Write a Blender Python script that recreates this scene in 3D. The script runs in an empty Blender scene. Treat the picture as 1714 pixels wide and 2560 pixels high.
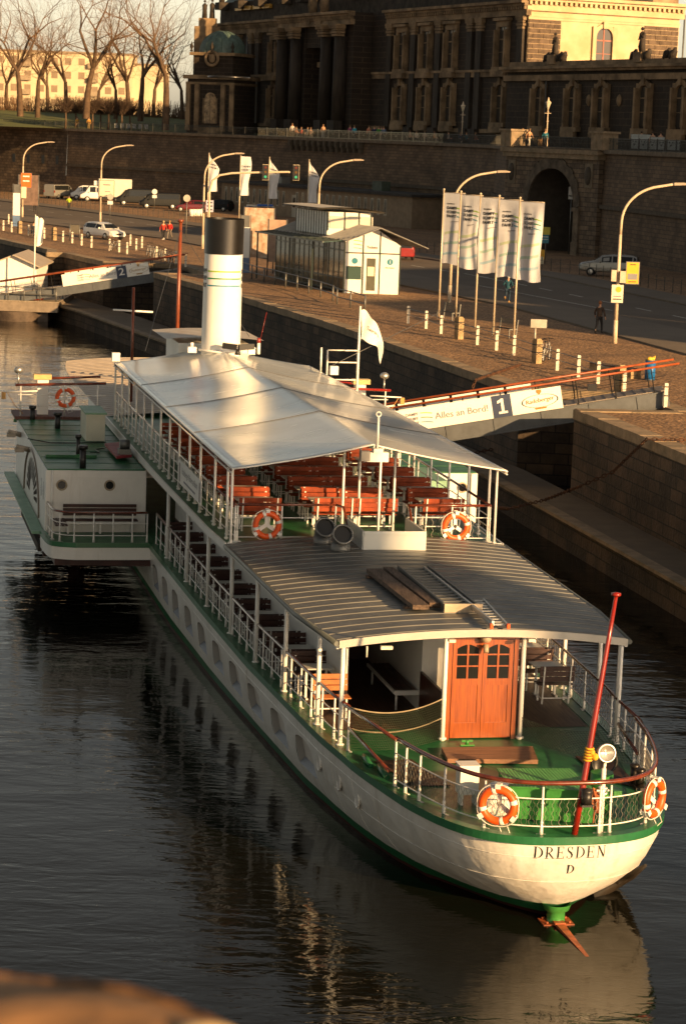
import bpy, bmesh, random
from math import *
from mathutils import Vector, Matrix
random.seed(7)
sc = bpy.context.scene
C = sc.collection
# ------------------------------------------------------------------ camera
F, EYE = 6044.0, 14.5                       # focal length in photo pixels, eye height above the water
PT, RO = atan(940/6044.0), atan(.0367)
fw = Vector((0, cos(PT), -sin(PT))); rt0 = Vector((1, 0, 0)); up0 = rt0.cross(fw)
CR = cos(RO)*rt0 + sin(RO)*up0; CU = -sin(RO)*rt0 + cos(RO)*up0
cam = bpy.data.objects.new('camera', bpy.data.cameras.new('camera')); C.objects.link(cam)
cam.matrix_world = Matrix(((CR.x, CU.x, -fw.x, 0), (CR.y, CU.y, -fw.y, 0), (CR.z, CU.z, -fw.z, EYE), (0, 0, 0, 1)))
cam.data.sensor_fit = 'VERTICAL'; cam.data.sensor_height = 36; cam.data.lens = 85
cam.data.clip_start = .2; cam.data.clip_end = 4000
cam.data.dof.use_dof = True; cam.data.dof.focus_distance = 46; cam.data.dof.aperture_fstop = 5.6
sc.camera = cam
def ray(x, y): return fw + CR*((x-857)/F) - CU*((y-1280)/F)
def at(x, y, z):
    d = ray(x, y); t = (z-EYE)/d.z; return Vector((d.x*t, d.y*t, z))
def atY(x, y, Y):
    d = ray(x, y); t = Y/d.y; return Vector((d.x*t, Y, EYE+d.z*t))
# ------------------------------------------------------------------ light
SUN_AZ, SUN_EL = radians(40), radians(14)   # azimuth measured to the right of straight behind the camera
sd = Vector((sin(SUN_AZ)*cos(SUN_EL), -cos(SUN_AZ)*cos(SUN_EL), sin(SUN_EL)))
sl = bpy.data.lights.new('sun', 'SUN'); sl.energy = 5.0; sl.angle = radians(.5); sl.color = (1, .62, .28)
so = bpy.data.objects.new('sun', sl); C.objects.link(so); so.rotation_euler = sd.to_track_quat('Z', 'Y').to_euler(); so.location = (60, -60, 60)
W = bpy.data.worlds.new('World'); sc.world = W; W.use_nodes = True
wn, wl = W.node_tree.nodes, W.node_tree.links
bg = wn['Background']; sky = wn.new('ShaderNodeTexSky'); sky.sky_type = 'NISHITA'; sky.sun_disc = False
sky.sun_elevation = SUN_EL; sky.sun_rotation = atan2(sd.x, sd.y); sky.dust_density = 1.6; sky.air_density = 1.0; sky.ozone_density = 1.0
tint = wn.new('ShaderNodeMix'); tint.data_type = 'RGBA'; tint.blend_type = 'MULTIPLY'; tint.inputs[0].default_value = 1
tint.inputs[7].default_value = (.98, .87, .74, 1)
hs_ = wn.new('ShaderNodeHueSaturation'); hs_.inputs['Saturation'].default_value = .5; wl.new(sky.outputs[0], hs_.inputs['Color']); wl.new(hs_.outputs[0], tint.inputs[6])
wtc = wn.new('ShaderNodeTexCoord'); wsx = wn.new('ShaderNodeSeparateXYZ'); wl.new(wtc.outputs['Generated'], wsx.inputs[0])
wmr = wn.new('ShaderNodeMapRange'); wmr.interpolation_type = 'SMOOTHSTEP'; wmr.inputs[1].default_value = .0; wmr.inputs[2].default_value = .2; wmr.inputs[3].default_value = 2.6; wmr.inputs[4].default_value = 1.0; wl.new(wsx.outputs[2], wmr.inputs[0])   # bright hazy band near the horizon
wvm = wn.new('ShaderNodeVectorMath'); wvm.operation = 'SCALE'; wl.new(wmr.outputs[0], wvm.inputs['Scale']); wl.new(tint.outputs[2], wvm.inputs[0]); wl.new(wvm.outputs[0], bg.inputs[0]); bg.inputs[1].default_value = .05
sc.view_settings.view_transform = 'Standard'; sc.view_settings.look = 'None'; sc.view_settings.gamma = 1
sc.view_settings.exposure = 1.05
# ------------------------------------------------------------------ helpers
MATS = {}
def mat(name, col, rough=.6, metal=0., var=.15, scale=2., bump=0., bscale=12., col2=None, stretch=(1, 1, 1), spec=.5, coat=0., trans=0., emit=None, alpha=1., detail=4):
    if name in MATS: return MATS[name]
    m = bpy.data.materials.new(name); m.use_nodes = True; MATS[name] = m
    n, l = m.node_tree.nodes, m.node_tree.links; b = n['Principled BSDF']
    b.inputs['Coat Roughness'].default_value = .16; b.inputs['Roughness'].default_value = rough; b.inputs['Metallic'].default_value = metal
    b.inputs['Specular IOR Level'].default_value = spec; b.inputs['Coat Weight'].default_value = coat
    if trans: b.inputs['Transmission Weight'].default_value = trans
    if emit: b.inputs['Emission Color'].default_value = (*emit[:3], 1); b.inputs['Emission Strength'].default_value = emit[3]
    tc = n.new('ShaderNodeTexCoord'); mp = n.new('ShaderNodeMapping'); mp.inputs['Scale'].default_value = stretch
    l.new(tc.outputs['Object'], mp.inputs[0])
    c2 = col2 or tuple(c*(1-var*1.6) for c in col)
    if var or col2:
        nz = n.new('ShaderNodeTexNoise'); nz.inputs['Scale'].default_value = scale; nz.inputs['Detail'].default_value = detail; nz.inputs['Roughness'].default_value = .65
        l.new(mp.outputs[0], nz.inputs[0])
        cr = n.new('ShaderNodeValToRGB'); cr.color_ramp.elements[0].position = .36; cr.color_ramp.elements[1].position = .64
        cr.color_ramp.elements[0].color = (*c2, 1); cr.color_ramp.elements[1].color = (*col, 1)
        l.new(nz.outputs[0], cr.inputs[0]); l.new(cr.outputs[0], b.inputs['Base Color'])
        mr = n.new('ShaderNodeMapRange'); mr.inputs[3].default_value = min(1, rough*1.2+.03); mr.inputs[4].default_value = rough*.85
        l.new(nz.outputs[0], mr.inputs[0]); l.new(mr.outputs[0], b.inputs['Roughness'])
    else: b.inputs['Base Color'].default_value = (*col, 1)
    if bump:
        nb = n.new('ShaderNodeTexNoise'); nb.inputs['Scale'].default_value = bscale; nb.inputs['Detail'].default_value = 3
        l.new(mp.outputs[0], nb.inputs[0]); bp = n.new('ShaderNodeBump'); bp.inputs['Strength'].default_value = bump; bp.inputs['Distance'].default_value = .05
        l.new(nb.outputs[0], bp.inputs['Height']); l.new(bp.outputs[0], b.inputs['Normal'])
    return m
def brickmat(name, c1, c2, mortar, bw, bh, ms=.015, bump=.4, uv=True, noise=.5, rough=.85, offset=.5):
    m = bpy.data.materials.new(name); m.use_nodes = True; MATS[name] = m
    n, l = m.node_tree.nodes, m.node_tree.links; b = n['Principled BSDF']; b.inputs['Roughness'].default_value = rough
    tc = n.new('ShaderNodeTexCoord'); src = tc.outputs['UV' if uv else 'Object']
    if not uv:                                   # upright faces: run the courses along x-y and up z
        sx_ = n.new('ShaderNodeSeparateXYZ'); l.new(src, sx_.inputs[0]); mm_ = n.new('ShaderNodeMath'); mm_.operation = 'SUBTRACT'; l.new(sx_.outputs[1], mm_.inputs[0]); l.new(sx_.outputs[0], mm_.inputs[1])
        cx_ = n.new('ShaderNodeCombineXYZ'); l.new(mm_.outputs[0], cx_.inputs[0]); l.new(sx_.outputs[2], cx_.inputs[1]); src = cx_.outputs[0]
    wz = n.new('ShaderNodeTexNoise'); wz.inputs['Scale'].default_value = .9; l.new(src, wz.inputs[0])
    wm = n.new('ShaderNodeMixRGB'); wm.inputs[0].default_value = .06; l.new(src, wm.inputs[1]); l.new(wz.outputs[1], wm.inputs[2])
    br = n.new('ShaderNodeTexBrick'); l.new(wm.outputs[0], br.inputs['Vector'])
    br.inputs['Color1'].default_value = (*c1, 1); br.inputs['Color2'].default_value = (*c2, 1); br.inputs['Mortar'].default_value = (*mortar, 1)
    br.inputs['Scale'].default_value = 1; br.inputs['Mortar Size'].default_value = ms; br.inputs['Brick Width'].default_value = bw; br.inputs['Row Height'].default_value = bh
    br.inputs['Bias'].default_value = -.2; br.offset = offset
    nz = n.new('ShaderNodeTexNoise'); nz.inputs['Scale'].default_value = .35; nz.inputs['Detail'].default_value = 8; nz.inputs['Roughness'].default_value = .7; l.new(src, nz.inputs[0])
    cr = n.new('ShaderNodeValToRGB'); cr.color_ramp.elements[0].position = .35; cr.color_ramp.elements[0].color = (1-noise, 1-noise, 1-noise*.98, 1); cr.color_ramp.elements[1].position = .62
    cr.color_ramp.elements[1].color = (1.1, 1.08, 1.05, 1); l.new(nz.outputs[0], cr.inputs[0])
    mx = n.new('ShaderNodeMixRGB'); mx.blend_type = 'MULTIPLY'; mx.inputs[0].default_value = 1; l.new(br.outputs[0], mx.inputs[1]); l.new(cr.outputs[0], mx.inputs[2]); l.new(mx.outputs[0], b.inputs['Base Color'])
    n2 = n.new('ShaderNodeTexNoise'); n2.inputs['Scale'].default_value = 6; n2.inputs['Detail'].default_value = 5; l.new(src, n2.inputs[0])
    ad = n.new('ShaderNodeMath'); ad.operation = 'MULTIPLY_ADD'; ad.inputs[1].default_value = -1; l.new(br.outputs['Fac'], ad.inputs[0]); l.new(n2.outputs[0], ad.inputs[2])
    bp = n.new('ShaderNodeBump'); bp.inputs['Strength'].default_value = bump; bp.inputs['Distance'].default_value = .06; l.new(ad.outputs[0], bp.inputs['Height']); l.new(bp.outputs[0], b.inputs['Normal'])
    return m
class MB:
    def __init__(s): s.v = []; s.f = []; s.sm = []; s.uv = {}
    def add(s, vs, fs, smooth=False):
        o = len(s.v); s.v += [tuple(p) for p in vs]
        for f in fs: s.f.append([i+o for i in f]); s.sm.append(smooth)
        return s
    def quad(s, a, b, c, d, uv=None):
        s.add([a, b, c, d], [(0, 1, 2, 3)])
        if uv: s.uv[len(s.f)-1] = uv
        return s
    def box(s, x0, x1, y0, y1, z0, z1, M=None):
        vs = [Vector((x, y, z)) for z in (z0, z1) for y in (y0, y1) for x in (x0, x1)]
        if M: vs = [M @ v for v in vs]
        return s.add(vs, [(0, 2, 3, 1), (4, 5, 7, 6), (0, 1, 5, 4), (2, 6, 7, 3), (0, 4, 6, 2), (1, 3, 7, 5)])
    def bar(s, p0, p1, w, h, up=(0, 0, 1)):
        p0, p1 = Vector(p0), Vector(p1); d = p1-p0; L = d.length
        if L < 1e-6: return s
        d /= L; u = Vector(up); x = d.cross(u)
        if x.length < 1e-3: x = d.cross(Vector((0, 1, 0)))
        x.normalize(); u = x.cross(d); M = Matrix((x, d, u)).transposed().to_4x4(); M.translation = p0
        return s.box(-w/2, w/2, 0, L, -h/2, h/2, M)
    def tube(s, pts, r, n=6, closed=False, caps=True, rr=None):
        pts = [Vector(p) for p in pts]; N = len(pts)
        if N < 2: return s
        vs = []; px = None
        for i, p in enumerate(pts):
            if closed: t = pts[(i+1) % N]-pts[i-1]
            else: t = pts[min(i+1, N-1)]-pts[max(i-1, 0)]
            if t.length < 1e-7: t = Vector((0, 0, 1))
            t.normalize()
            if px is None:
                px = t.cross(Vector((0, 0, 1)))
                if px.length < 1e-2: px = t.cross(Vector((0, 1, 0)))
            px = px - t*px.dot(t)
            if px.length < 1e-5: px = t.orthogonal()
            px.normalize(); py = t.cross(px); q = rr[i] if rr else r
            vs += [p+px*(q*cos(2*pi*k/n))+py*(q*sin(2*pi*k/n)) for k in range(n)]
        fs = []
        for i in range(N if closed else N-1):
            a, b = i*n, ((i+1) % N)*n
            fs += [(a+k, a+(k+1) % n, b+(k+1) % n, b+k) for k in range(n)]
        s.add(vs, fs, n > 4)
        if caps and not closed:
            o = len(s.v)-len(vs); s.f.append([o+k for k in range(n)][::-1]); s.sm.append(False)
            s.f.append([o+(N-1)*n+k for k in range(n)]); s.sm.append(False)
        return s
    def cyl(s, p0, p1, r0, r1=None, n=12): return s.tube([p0, p1], r0, n, rr=[r0, r0 if r1 is None else r1])
    def lathe(s, prof, c=(0, 0, 0), n=16, smooth=True, M=None, a0=0, a1=2*pi):
        full = abs(a1-a0-2*pi) < 1e-6; k = n if full else n+1
        vs = []
        for r, z in prof:
            for i in range(k):
                a = a0+(a1-a0)*i/n; p = Vector((r*cos(a), r*sin(a), z))
                vs.append((M @ p if M else p)+Vector(c))
        fs = []
        for j in range(len(prof)-1):
            for i in range(n if full else n):
                i2 = (i+1) % k; fs.append((j*k+i, j*k+i2, (j+1)*k+i2, (j+1)*k+i))
        return s.add(vs, fs, smooth)
    def torus(s, c, R, r, M=None, n=24, m=8, a0=0, a1=2*pi):
        full = abs(a1-a0-2*pi) < 1e-6
        pts = [Vector((R*cos(a0+(a1-a0)*i/n), R*sin(a0+(a1-a0)*i/n), 0)) for i in range(n if full else n+1)]
        pts = [((M @ p) if M else p)+Vector(c) for p in pts]
        return s.tube(pts, r, m, closed=full)
    def prism(s, poly, z0, z1, M=None):
        n = len(poly); vs = [Vector((p[0], p[1], z)) for z in (z0, z1) for p in poly]
        if M: vs = [M @ v for v in vs]
        return s.add(vs, [tuple(range(n))[::-1], tuple(range(n, 2*n))]+[(i, (i+1) % n, n+(i+1) % n, n+i) for i in range(n)])
    def xz(s, poly, y0, y1, M=None):          # polygon in the x-z plane given a thickness in y
        n = len(poly); vs = [Vector((p[0], y, p[1])) for y in (y0, y1) for p in poly]
        if M: vs = [M @ v for v in vs]
        return s.add(vs, [tuple(range(n)), tuple(range(n, 2*n))[::-1]]+[((i+1) % n, i, n+i, n+(i+1) % n) for i in range(n)])
    def grid(s, fn, nu, nv, smooth=True, skip=None):
        vs = [fn(i/nu, j/nv) for j in range(nv+1) for i in range(nu+1)]
        fs = [(j*(nu+1)+i, j*(nu+1)+i+1, (j+1)*(nu+1)+i+1, (j+1)*(nu+1)+i) for j in range(nv) for i in range(nu) if not (skip and skip(i, j))]
        return s.add(vs, fs, smooth)
    def ball(s, c, r, n=10, m=6, sc_=(1, 1, 1)):
        pr = [(max(1e-4, sin(pi*j/m))*r, -cos(pi*j/m)*r) for j in range(m+1)]
        return s.lathe(pr, c, n, M=Matrix.Diagonal((*sc_, 1)))
    def build(s, name, m, parent=None, label=None, **kw):
        me = bpy.data.meshes.new(name); me.from_pydata(s.v, [], s.f)
        me.polygons.foreach_set('use_smooth', s.sm)
        if s.uv:
            ul = me.uv_layers.new(name='UVMap')
            for fi, uvs in s.uv.items():
                for li, q in zip(me.polygons[fi].loop_indices, uvs): ul.data[li].uv = q
        me.materials.append(m); o = bpy.data.objects.new(name, me); C.objects.link(o)
        if parent: o.parent = parent
        if label: o['label'] = label
        for k, v in kw.items(): o[k] = v
        return o
def tag(o, label, cat, group=None, kind=None):
    o['label'] = label; o['category'] = cat
    if group: o['group'] = group
    if kind: o['kind'] = kind
    return o
def thing(name, label, cat, loc=(0, 0, 0), rz=0., group=None):
    o = bpy.data.objects.new(name, None); C.objects.link(o); o.location = loc; o.rotation_euler = (0, 0, rz); o.empty_display_size = .2
    return tag(o, label, cat, group)
def struct(o, label=None):
    o['kind'] = 'structure'; o['label'] = label or o.name.replace('_', ' ')
    return o
KIDS = {}
def kids(r):
    return list(r.children)
def dup(root, loc=None, rz=None, label=None, group=None, scale=None):
    def cp(o, par):
        c = o.copy(); C.objects.link(c)
        if par: c.parent = par
        for k in kids(o): cp(k, c)
        return c
    r = cp(root, None)
    if loc is not None: r.location = loc
    if rz is not None: r.rotation_euler = (0, 0, rz)
    if label: r['label'] = label
    if group: r['group'] = group
    if scale: r.scale = scale if hasattr(scale, '__len__') else (scale,)*3
    return r
ORD = 'first second third fourth fifth sixth seventh eighth ninth tenth eleventh twelfth thirteenth fourteenth fifteenth sixteenth seventeenth eighteenth nineteenth twentieth'.split()
def lerp(a, b, t): return a+(b-a)*t
def interp(tab, x):
    if x <= tab[0][0]: return tab[0][1]
    for (a, b), (c, d) in zip(tab, tab[1:]):
        if x <= c: return lerp(b, d, (x-a)/(c-a))
    return tab[-1][1]
def text(s, size, m, parent, mapf, name='lettering', align='CENTER', serif=False, bold=0., **kw):
    cu = bpy.data.curves.new('t', 'FONT'); cu.body = s; cu.size = size; cu.align_x = align; cu.align_y = 'CENTER'; cu.offset = bold; cu.resolution_u = 3
    o = bpy.data.objects.new('t', cu); C.objects.link(o); bpy.context.view_layer.update()
    me = bpy.data.meshes.new_from_object(o.evaluated_get(bpy.context.evaluated_depsgraph_get()))
    bpy.data.objects.remove(o); bpy.data.curves.remove(cu)
    if serif:                                   # add small feet to letter stems by widening the ends
        pass
    for v in me.vertices: v.co = mapf(v.co.x, v.co.y)
    me.materials.clear(); me.materials.append(m); me.name = name
    t = bpy.data.objects.new(name, me); C.objects.link(t)
    if parent: t.parent = parent
    return t
def fl(M):                                     # flat text placed by a matrix: text x -> M x, text y -> M z
    return lambda x, y: M @ Vector((x, 0, y))
def RZ(a, loc=(0, 0, 0)): return Matrix.Translation(loc) @ Matrix.Rotation(a, 4, 'Z')
# ------------------------------------------------------------------ materials
white = mat('white_paint', (.78, .76, .71), .32, var=.05, scale=1.3, bump=.05, bscale=2)
hullw = mat('hull_white', (.74, .72, .67), .28, col2=(.62, .59, .53), scale=.9, bump=1.0, bscale=1.7, detail=6)
def streaky(m, col, amt=.55):
    n, l = m.node_tree.nodes, m.node_tree.links; b = n['Principled BSDF']; src = b.inputs['Base Color'].links[0].from_socket
    tc = n.new('ShaderNodeTexCoord'); mp = n.new('ShaderNodeMapping'); mp.inputs['Scale'].default_value = (2.2, 2.2, .22); l.new(tc.outputs['Object'], mp.inputs[0])
    nz = n.new('ShaderNodeTexNoise'); nz.inputs['Scale'].default_value = 1.6; nz.inputs['Detail'].default_value = 8; nz.inputs['Roughness'].default_value = .7; l.new(mp.outputs[0], nz.inputs[0])
    mr = n.new('ShaderNodeMapRange'); mr.inputs[1].default_value = .55; mr.inputs[2].default_value = .78; mr.inputs[4].default_value = amt; l.new(nz.outputs[0], mr.inputs[0])
    mx = n.new('ShaderNodeMixRGB'); mx.inputs[2].default_value = (*col, 1); l.new(mr.outputs[0], mx.inputs[0]); l.new(src, mx.inputs[1]); l.new(mx.outputs[0], b.inputs['Base Color'])
streaky(hullw, (.3, .22, .14)); streaky(white, (.4, .34, .26), .35)
whitegl = mat('white_gloss', (.8, .79, .75), .22, var=.03)
green = mat('deck_green', (.026, .15, .055), .36, col2=(.014, .09, .034), scale=1.6, bump=.05, bscale=6, detail=9, spec=.3)
lgreen = mat('box_green', (.05, .24, .05), .3, var=.15, scale=4)
rimg = mat('rim_green', (.02, .13, .05), .3, var=.15)
palegreen = mat('pale_green', (.18, .34, .22), .45, var=.1)
bottomred = mat('bottom_red', (.05, .008, .006), .5, var=.3)
mahog = mat('varnished_mahogany', (.22, .045, .015), .18, var=.35, scale=3, stretch=(1, .15, 6), coat=.4)
doorw = mat('door_wood', (.34, .078, .008), .3, col2=(.19, .034, .003), scale=4, stretch=(7, 7, .35), coat=.5)
rail_w = mat('rail_wood', (.16, .035, .015), .2, var=.3, scale=6, coat=.5)
bench_w = mat('bench_slats', (.3, .042, .004), .5, var=.3, scale=5, spec=.25)
dbench = mat('dark_shaded_bench', (.06, .016, .01), .45, var=.3)  # darkened slats: the shade is put into the colour
sbench = mat('orange_sunlit_bench', (.5, .16, .035), .4, var=.25)  # same kind of slats with the sunlight put into the colour
table_t = mat('table_top', (.52, .5, .45), .3, var=.06)
roofm = mat('roof_sheet', (.14, .14, .13), .42, col2=(.09, .092, .09), scale=1.1, detail=7, bump=.05, bscale=4)
plankd = mat('deck_planks', (.1, .05, .028), .5, var=.3, scale=2, stretch=(9, .5, 1))
darkwood = mat('dark_cabin', (.06, .02, .012), .35, var=.3)
oldwood = mat('weathered_plank', (.14, .09, .06), .75, var=.4, scale=3, stretch=(6, .6, 6), bump=.3)
alu = mat('aluminium', (.55, .55, .53), .35, metal=.8, var=.08)
black = mat('black_iron', (.018, .017, .016), .4, var=.2)
sootb = mat('funnel_black', (.01, .009, .008), .3, var=.3, scale=3, coat=.2)
orange = mat('lifebuoy_orange', (.8, .1, .008), .42, var=.1)
strapw = mat('strap_white', (.75, .74, .7), .5, var=.05)
glassd = mat('dark_glass', (.012, .013, .013), .08, var=0, spec=.4)
glassg = mat('green_glass', (.05, .09, .08), .08, var=0, spec=.8)
rope = mat('rope', (.35, .28, .18), .9, var=.2)
netm = mat('net_cord', (.05, .07, .04), .9, var=.2)
chainm = mat('rusty_chain', (.11, .045, .02), .85, var=.4)
redp = mat('red_paint', (.24, .016, .008), .25, var=.15, coat=.4)
cnvs = mat('canvas', (.58, .6, .58), .24, col2=(.52, .54, .52), scale=.7, bump=.012, bscale=.9, stretch=(.6, 2.0, 1), coat=.5, detail=5)
ink = mat('ink_black', (.015, .015, .015), .5, var=0)
navy = mat('navy', (.03, .045, .09), .5, var=0)
glime = mat('stripe_lime', (.28, .45, .03), .5, var=0)
ggreen = mat('stripe_green', (.03, .2, .07), .5, var=0)
gblue = mat('stripe_blue', (.03, .2, .27), .5, var=0)
gpale = mat('faded_stripe', (.5, .6, .52), .6, var=0)
galv = mat('galvanised', (.2, .2, .19), .45, metal=.6, var=.15)
# ------------------------------------------------------------------ water and banks
def watermat():
    m = bpy.data.materials.new('river_water'); m.use_nodes = True; n, l = m.node_tree.nodes, m.node_tree.links; b = n['Principled BSDF']
    b.inputs['Specular IOR Level'].default_value = .27; b.inputs['Base Color'].default_value = (.006, .006, .004, 1); b.inputs['Roughness'].default_value = .045; b.inputs['IOR'].default_value = 1.33
    tc = n.new('ShaderNodeTexCoord'); mp = n.new('ShaderNodeMapping'); mp.inputs['Scale'].default_value = (.45, 1, 1); mp.inputs['Rotation'].default_value = (0, 0, radians(-8)); l.new(tc.outputs['Object'], mp.inputs[0])
    h = None
    for s, w, d in ((.33, .6, 2), (1.2, .34, 3), (4.4, .11, 3)):
        nz = n.new('ShaderNodeTexNoise'); nz.inputs['Scale'].default_value = s; nz.inputs['Detail'].default_value = d; nz.inputs['Distortion'].default_value = .5; l.new(mp.outputs[0], nz.inputs[0])
        ma = n.new('ShaderNodeMath'); ma.operation = 'MULTIPLY_ADD'; ma.inputs[1].default_value = w; l.new(nz.outputs[0], ma.inputs[0])
        if h: l.new(h, ma.inputs[2])
        else: ma.inputs[2].default_value = 0
        h = ma.outputs[0]
    big = n.new('ShaderNodeTexNoise'); big.inputs['Scale'].default_value = .09; big.inputs['Detail'].default_value = 2; l.new(tc.outputs['Object'], big.inputs[0])
    mr = n.new('ShaderNodeMapRange'); mr.inputs[1].default_value = .35; mr.inputs[2].default_value = .65; mr.inputs[3].default_value = .35; mr.inputs[4].default_value = 1.; l.new(big.outputs[0], mr.inputs[0])
    bp = n.new('ShaderNodeBump'); bp.inputs['Distance'].default_value = .11; l.new(mr.outputs[0], bp.inputs['Strength']); l.new(h, bp.inputs['Height']); l.new(bp.outputs[0], b.inputs['Normal'])
    return m
w = MB(); w.quad((-400, -60, 0), (60, -60, 0), (60, 700, 0), (-400, 700, 0)); struct(w.build('water', watermat()), 'dark rippled river water')
def groundmat(name, c1, c2, scale, mode, bump=.3, rough=.85):
    m = bpy.data.materials.new(name); m.use_nodes = True; n, l = m.node_tree.nodes, m.node_tree.links; b = n['Principled BSDF']; b.inputs['Roughness'].default_value = rough
    tc = n.new('ShaderNodeTexCoord'); nz = n.new('ShaderNodeTexNoise'); nz.inputs['Scale'].default_value = .25; nz.inputs['Detail'].default_value = 9; nz.inputs['Roughness'].default_value = .7; l.new(tc.outputs['Object'], nz.inputs[0])
    cr = n.new('ShaderNodeValToRGB'); cr.color_ramp.elements[0].position = .35; cr.color_ramp.elements[1].position = .65; cr.color_ramp.elements[0].color = (*c2, 1); cr.color_ramp.elements[1].color = (*c1, 1)
    l.new(nz.outputs[0], cr.inputs[0])
    if mode == 'cobble':
        vo = n.new('ShaderNodeTexVoronoi'); vo.inputs['Scale'].default_value = scale; l.new(tc.outputs['Object'], vo.inputs[0])
        mx = n.new('ShaderNodeMixRGB'); mx.blend_type = 'MULTIPLY'; mx.inputs[0].default_value = .75
        c3 = n.new('ShaderNodeValToRGB'); c3.color_ramp.elements[0].position = .25; c3.color_ramp.elements[0].color = (1, 1, 1, 1); c3.color_ramp.elements[1].position = .75; c3.color_ramp.elements[1].color = (.25, .22, .18, 1)
        l.new(vo.outputs['Distance'], c3.inputs[0])
        hs = n.new('ShaderNodeMixRGB'); hs.blend_type = 'MULTIPLY'; hs.inputs[0].default_value = .6; l.new(cr.outputs[0], hs.inputs[1]); bwn = n.new('ShaderNodeRGBToBW'); l.new(vo.outputs['Color'], bwn.inputs[0]); l.new(bwn.outputs[0], hs.inputs[2])
        l.new(hs.outputs[0], mx.inputs[1]); l.new(c3.outputs[0], mx.inputs[2]); l.new(mx.outputs[0], b.inputs['Base Color'])
        ht = vo.outputs['Distance']; inv = True
    else:
        n2 = n.new('ShaderNodeTexNoise'); n2.inputs['Scale'].default_value = scale; n2.inputs['Detail'].default_value = 4; l.new(tc.outputs['Object'], n2.inputs[0]); ht = n2.outputs[0]; inv = False
        mx = n.new('ShaderNodeMixRGB'); mx.blend_type = 'MULTIPLY'; mx.inputs[0].default_value = .35; l.new(cr.outputs[0], mx.inputs[1]); l.new(n2.outputs[0], mx.inputs[2]); l.new(mx.outputs[0], b.inputs['Base Color'])
    bp = n.new('ShaderNodeBump'); bp.inputs['Strength'].default_value = bump; bp.inputs['Distance'].default_value = .03; bp.invert = inv; l.new(ht, bp.inputs['Height']); l.new(bp.outputs[0], b.inputs['Normal'])
    MATS[name] = m; return m
cobble = groundmat('cobblestones', (.6, .35, .165), (.33, .19, .095), 6.5, 'cobble', .9)
asphalt = groundmat('asphalt', (.15, .115, .082), (.105, .082, .06), 25, 'n', .2)
paving = groundmat('paving', (.19, .15, .11), (.14, .11, .08), 9, 'n', .2)
grassm = groundmat('grass', (.16, .17, .03), (.09, .1, .02), 12, 'n', .6)
terr = groundmat('terrace_gravel', (.2, .16, .12), (.14, .115, .09), 10, 'n', .2)
qstone = brickmat('quay_stone', (.1, .066, .04), (.036, .026, .017), (.02, .015, .01), 1.1, .42, .025, .8, noise=.8)
wstone = brickmat('wall_stone', (.165, .112, .07), (.095, .064, .042), (.05, .036, .025), .85, .33, .02, .5, noise=.45)
wstone2 = brickmat('bastion_stone', (.2, .145, .095), (.085, .06, .042), (.055, .04, .03), .8, .4, .03, .6, noise=.55)
QZ = 4.4
edge = [(16.0, 58), (11.4, 80), (8.75, 92.6), (12.8, 93.4), (11.6, 99.4), (7.15, 99.9), (1.9, 120.2), (-1.4, 132.6), (-2.3, 135.4), (-7, 151), (-14, 172), (-10.2, 172.6), (-13, 184.2), (-18.8, 184), (-23.1, 194.5), (-24.4, 194.2), (-24.9, 198.9), (-31, 213.7), (-60, 285), (-110, 400)]
base = [(30, 184), (27.2, 197.6), (22.4, 221.0), (15.2, 235.5), (15.0, 262), (10.0, 282), (-1, 301), (-13, 320), (-31.4, 341), (-41.5, 352), (-42.3, 353.4), (-52.5, 364), (-120, 440)]
WLEN = 12
def poly_obj(name, pts, z, m, label):
    b = MB(); b.add([(x, y, z) for x, y in pts], [tuple(range(len(pts)))]); return struct(b.build(name, m), label)
poly_obj('quay_ground', edge[::-1][0:0]+[(110, 58), (110, 400), (60, 500), (-110, 500)]+edge[::-1], QZ, cobble, 'cobbled quay and street level')
far_k = [(40, 105), (21.7, 157), (14.8, 185), (-3, 228), (-22.2, 270), (-46.4, 319), (-100, 412)]
near_k = [(40, 75), (18.8, 135), (5.1, 178.7), (-14.9, 234.8), (-40.8, 280.6), (-100, 372)]
side_k = [(40, 58), (16.6, 119.3), (9.6, 150), (3.0, 167), (-17.5, 226), (-43, 268), (-100, 357)]
poly_obj('road', far_k+near_k[::-1], QZ+.008, asphalt, 'asphalt street along the quay')
def strip(name, A, B, z, h, m, label):
    b = MB(); n = len(A)
    b.add([(x, y, z) for x, y in A]+[(x, y, z) for x, y in B], [(i, i+1, n+i+1, n+i) for i in range(n-1)])
    if h:
        for L in (A, B): b.add([(x, y, z) for x, y in L]+[(x, y, z-h) for x, y in L], [(i, i+1, n+i+1, n+i) for i in range(n-1)])
    return struct(b.build(name, m), label)
side6 = [(40, 58), (16.6, 119.3), (9.6, 150), (-17.5, 226), (-43, 268), (-100, 357)]
strip('pavement', near_k, side6, QZ+.1, .1, paving, 'grey pavement between street and cobbles')
fp = [(x+3.0, y+1.3) for x, y in far_k]
strip('far_pavement', far_k, fp, QZ+.12, .12, paving, 'narrow pavement beyond the street')
wl_ = MB()
def dashes(t0, t1, step, ln, A=far_k, B=near_k, f=.5, wd=.12):
    P = [Vector((lerp(a[0], b[0], f), lerp(a[1], b[1], f), QZ+.014)) for a, b in zip(A, B)] if len(A) == len(B) else None
    return P
mid = [Vector((31, 116, 0)), Vector((20.3, 145, 0)), Vector((10.2, 181.5, 0)), Vector((-18, 252, 0)), Vector((-43.5, 300, 0)), Vector((-90, 380, 0))]
roadline = mat('road_paint', (.55, .53, .48), .7, var=.1)
acc = 0.
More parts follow.
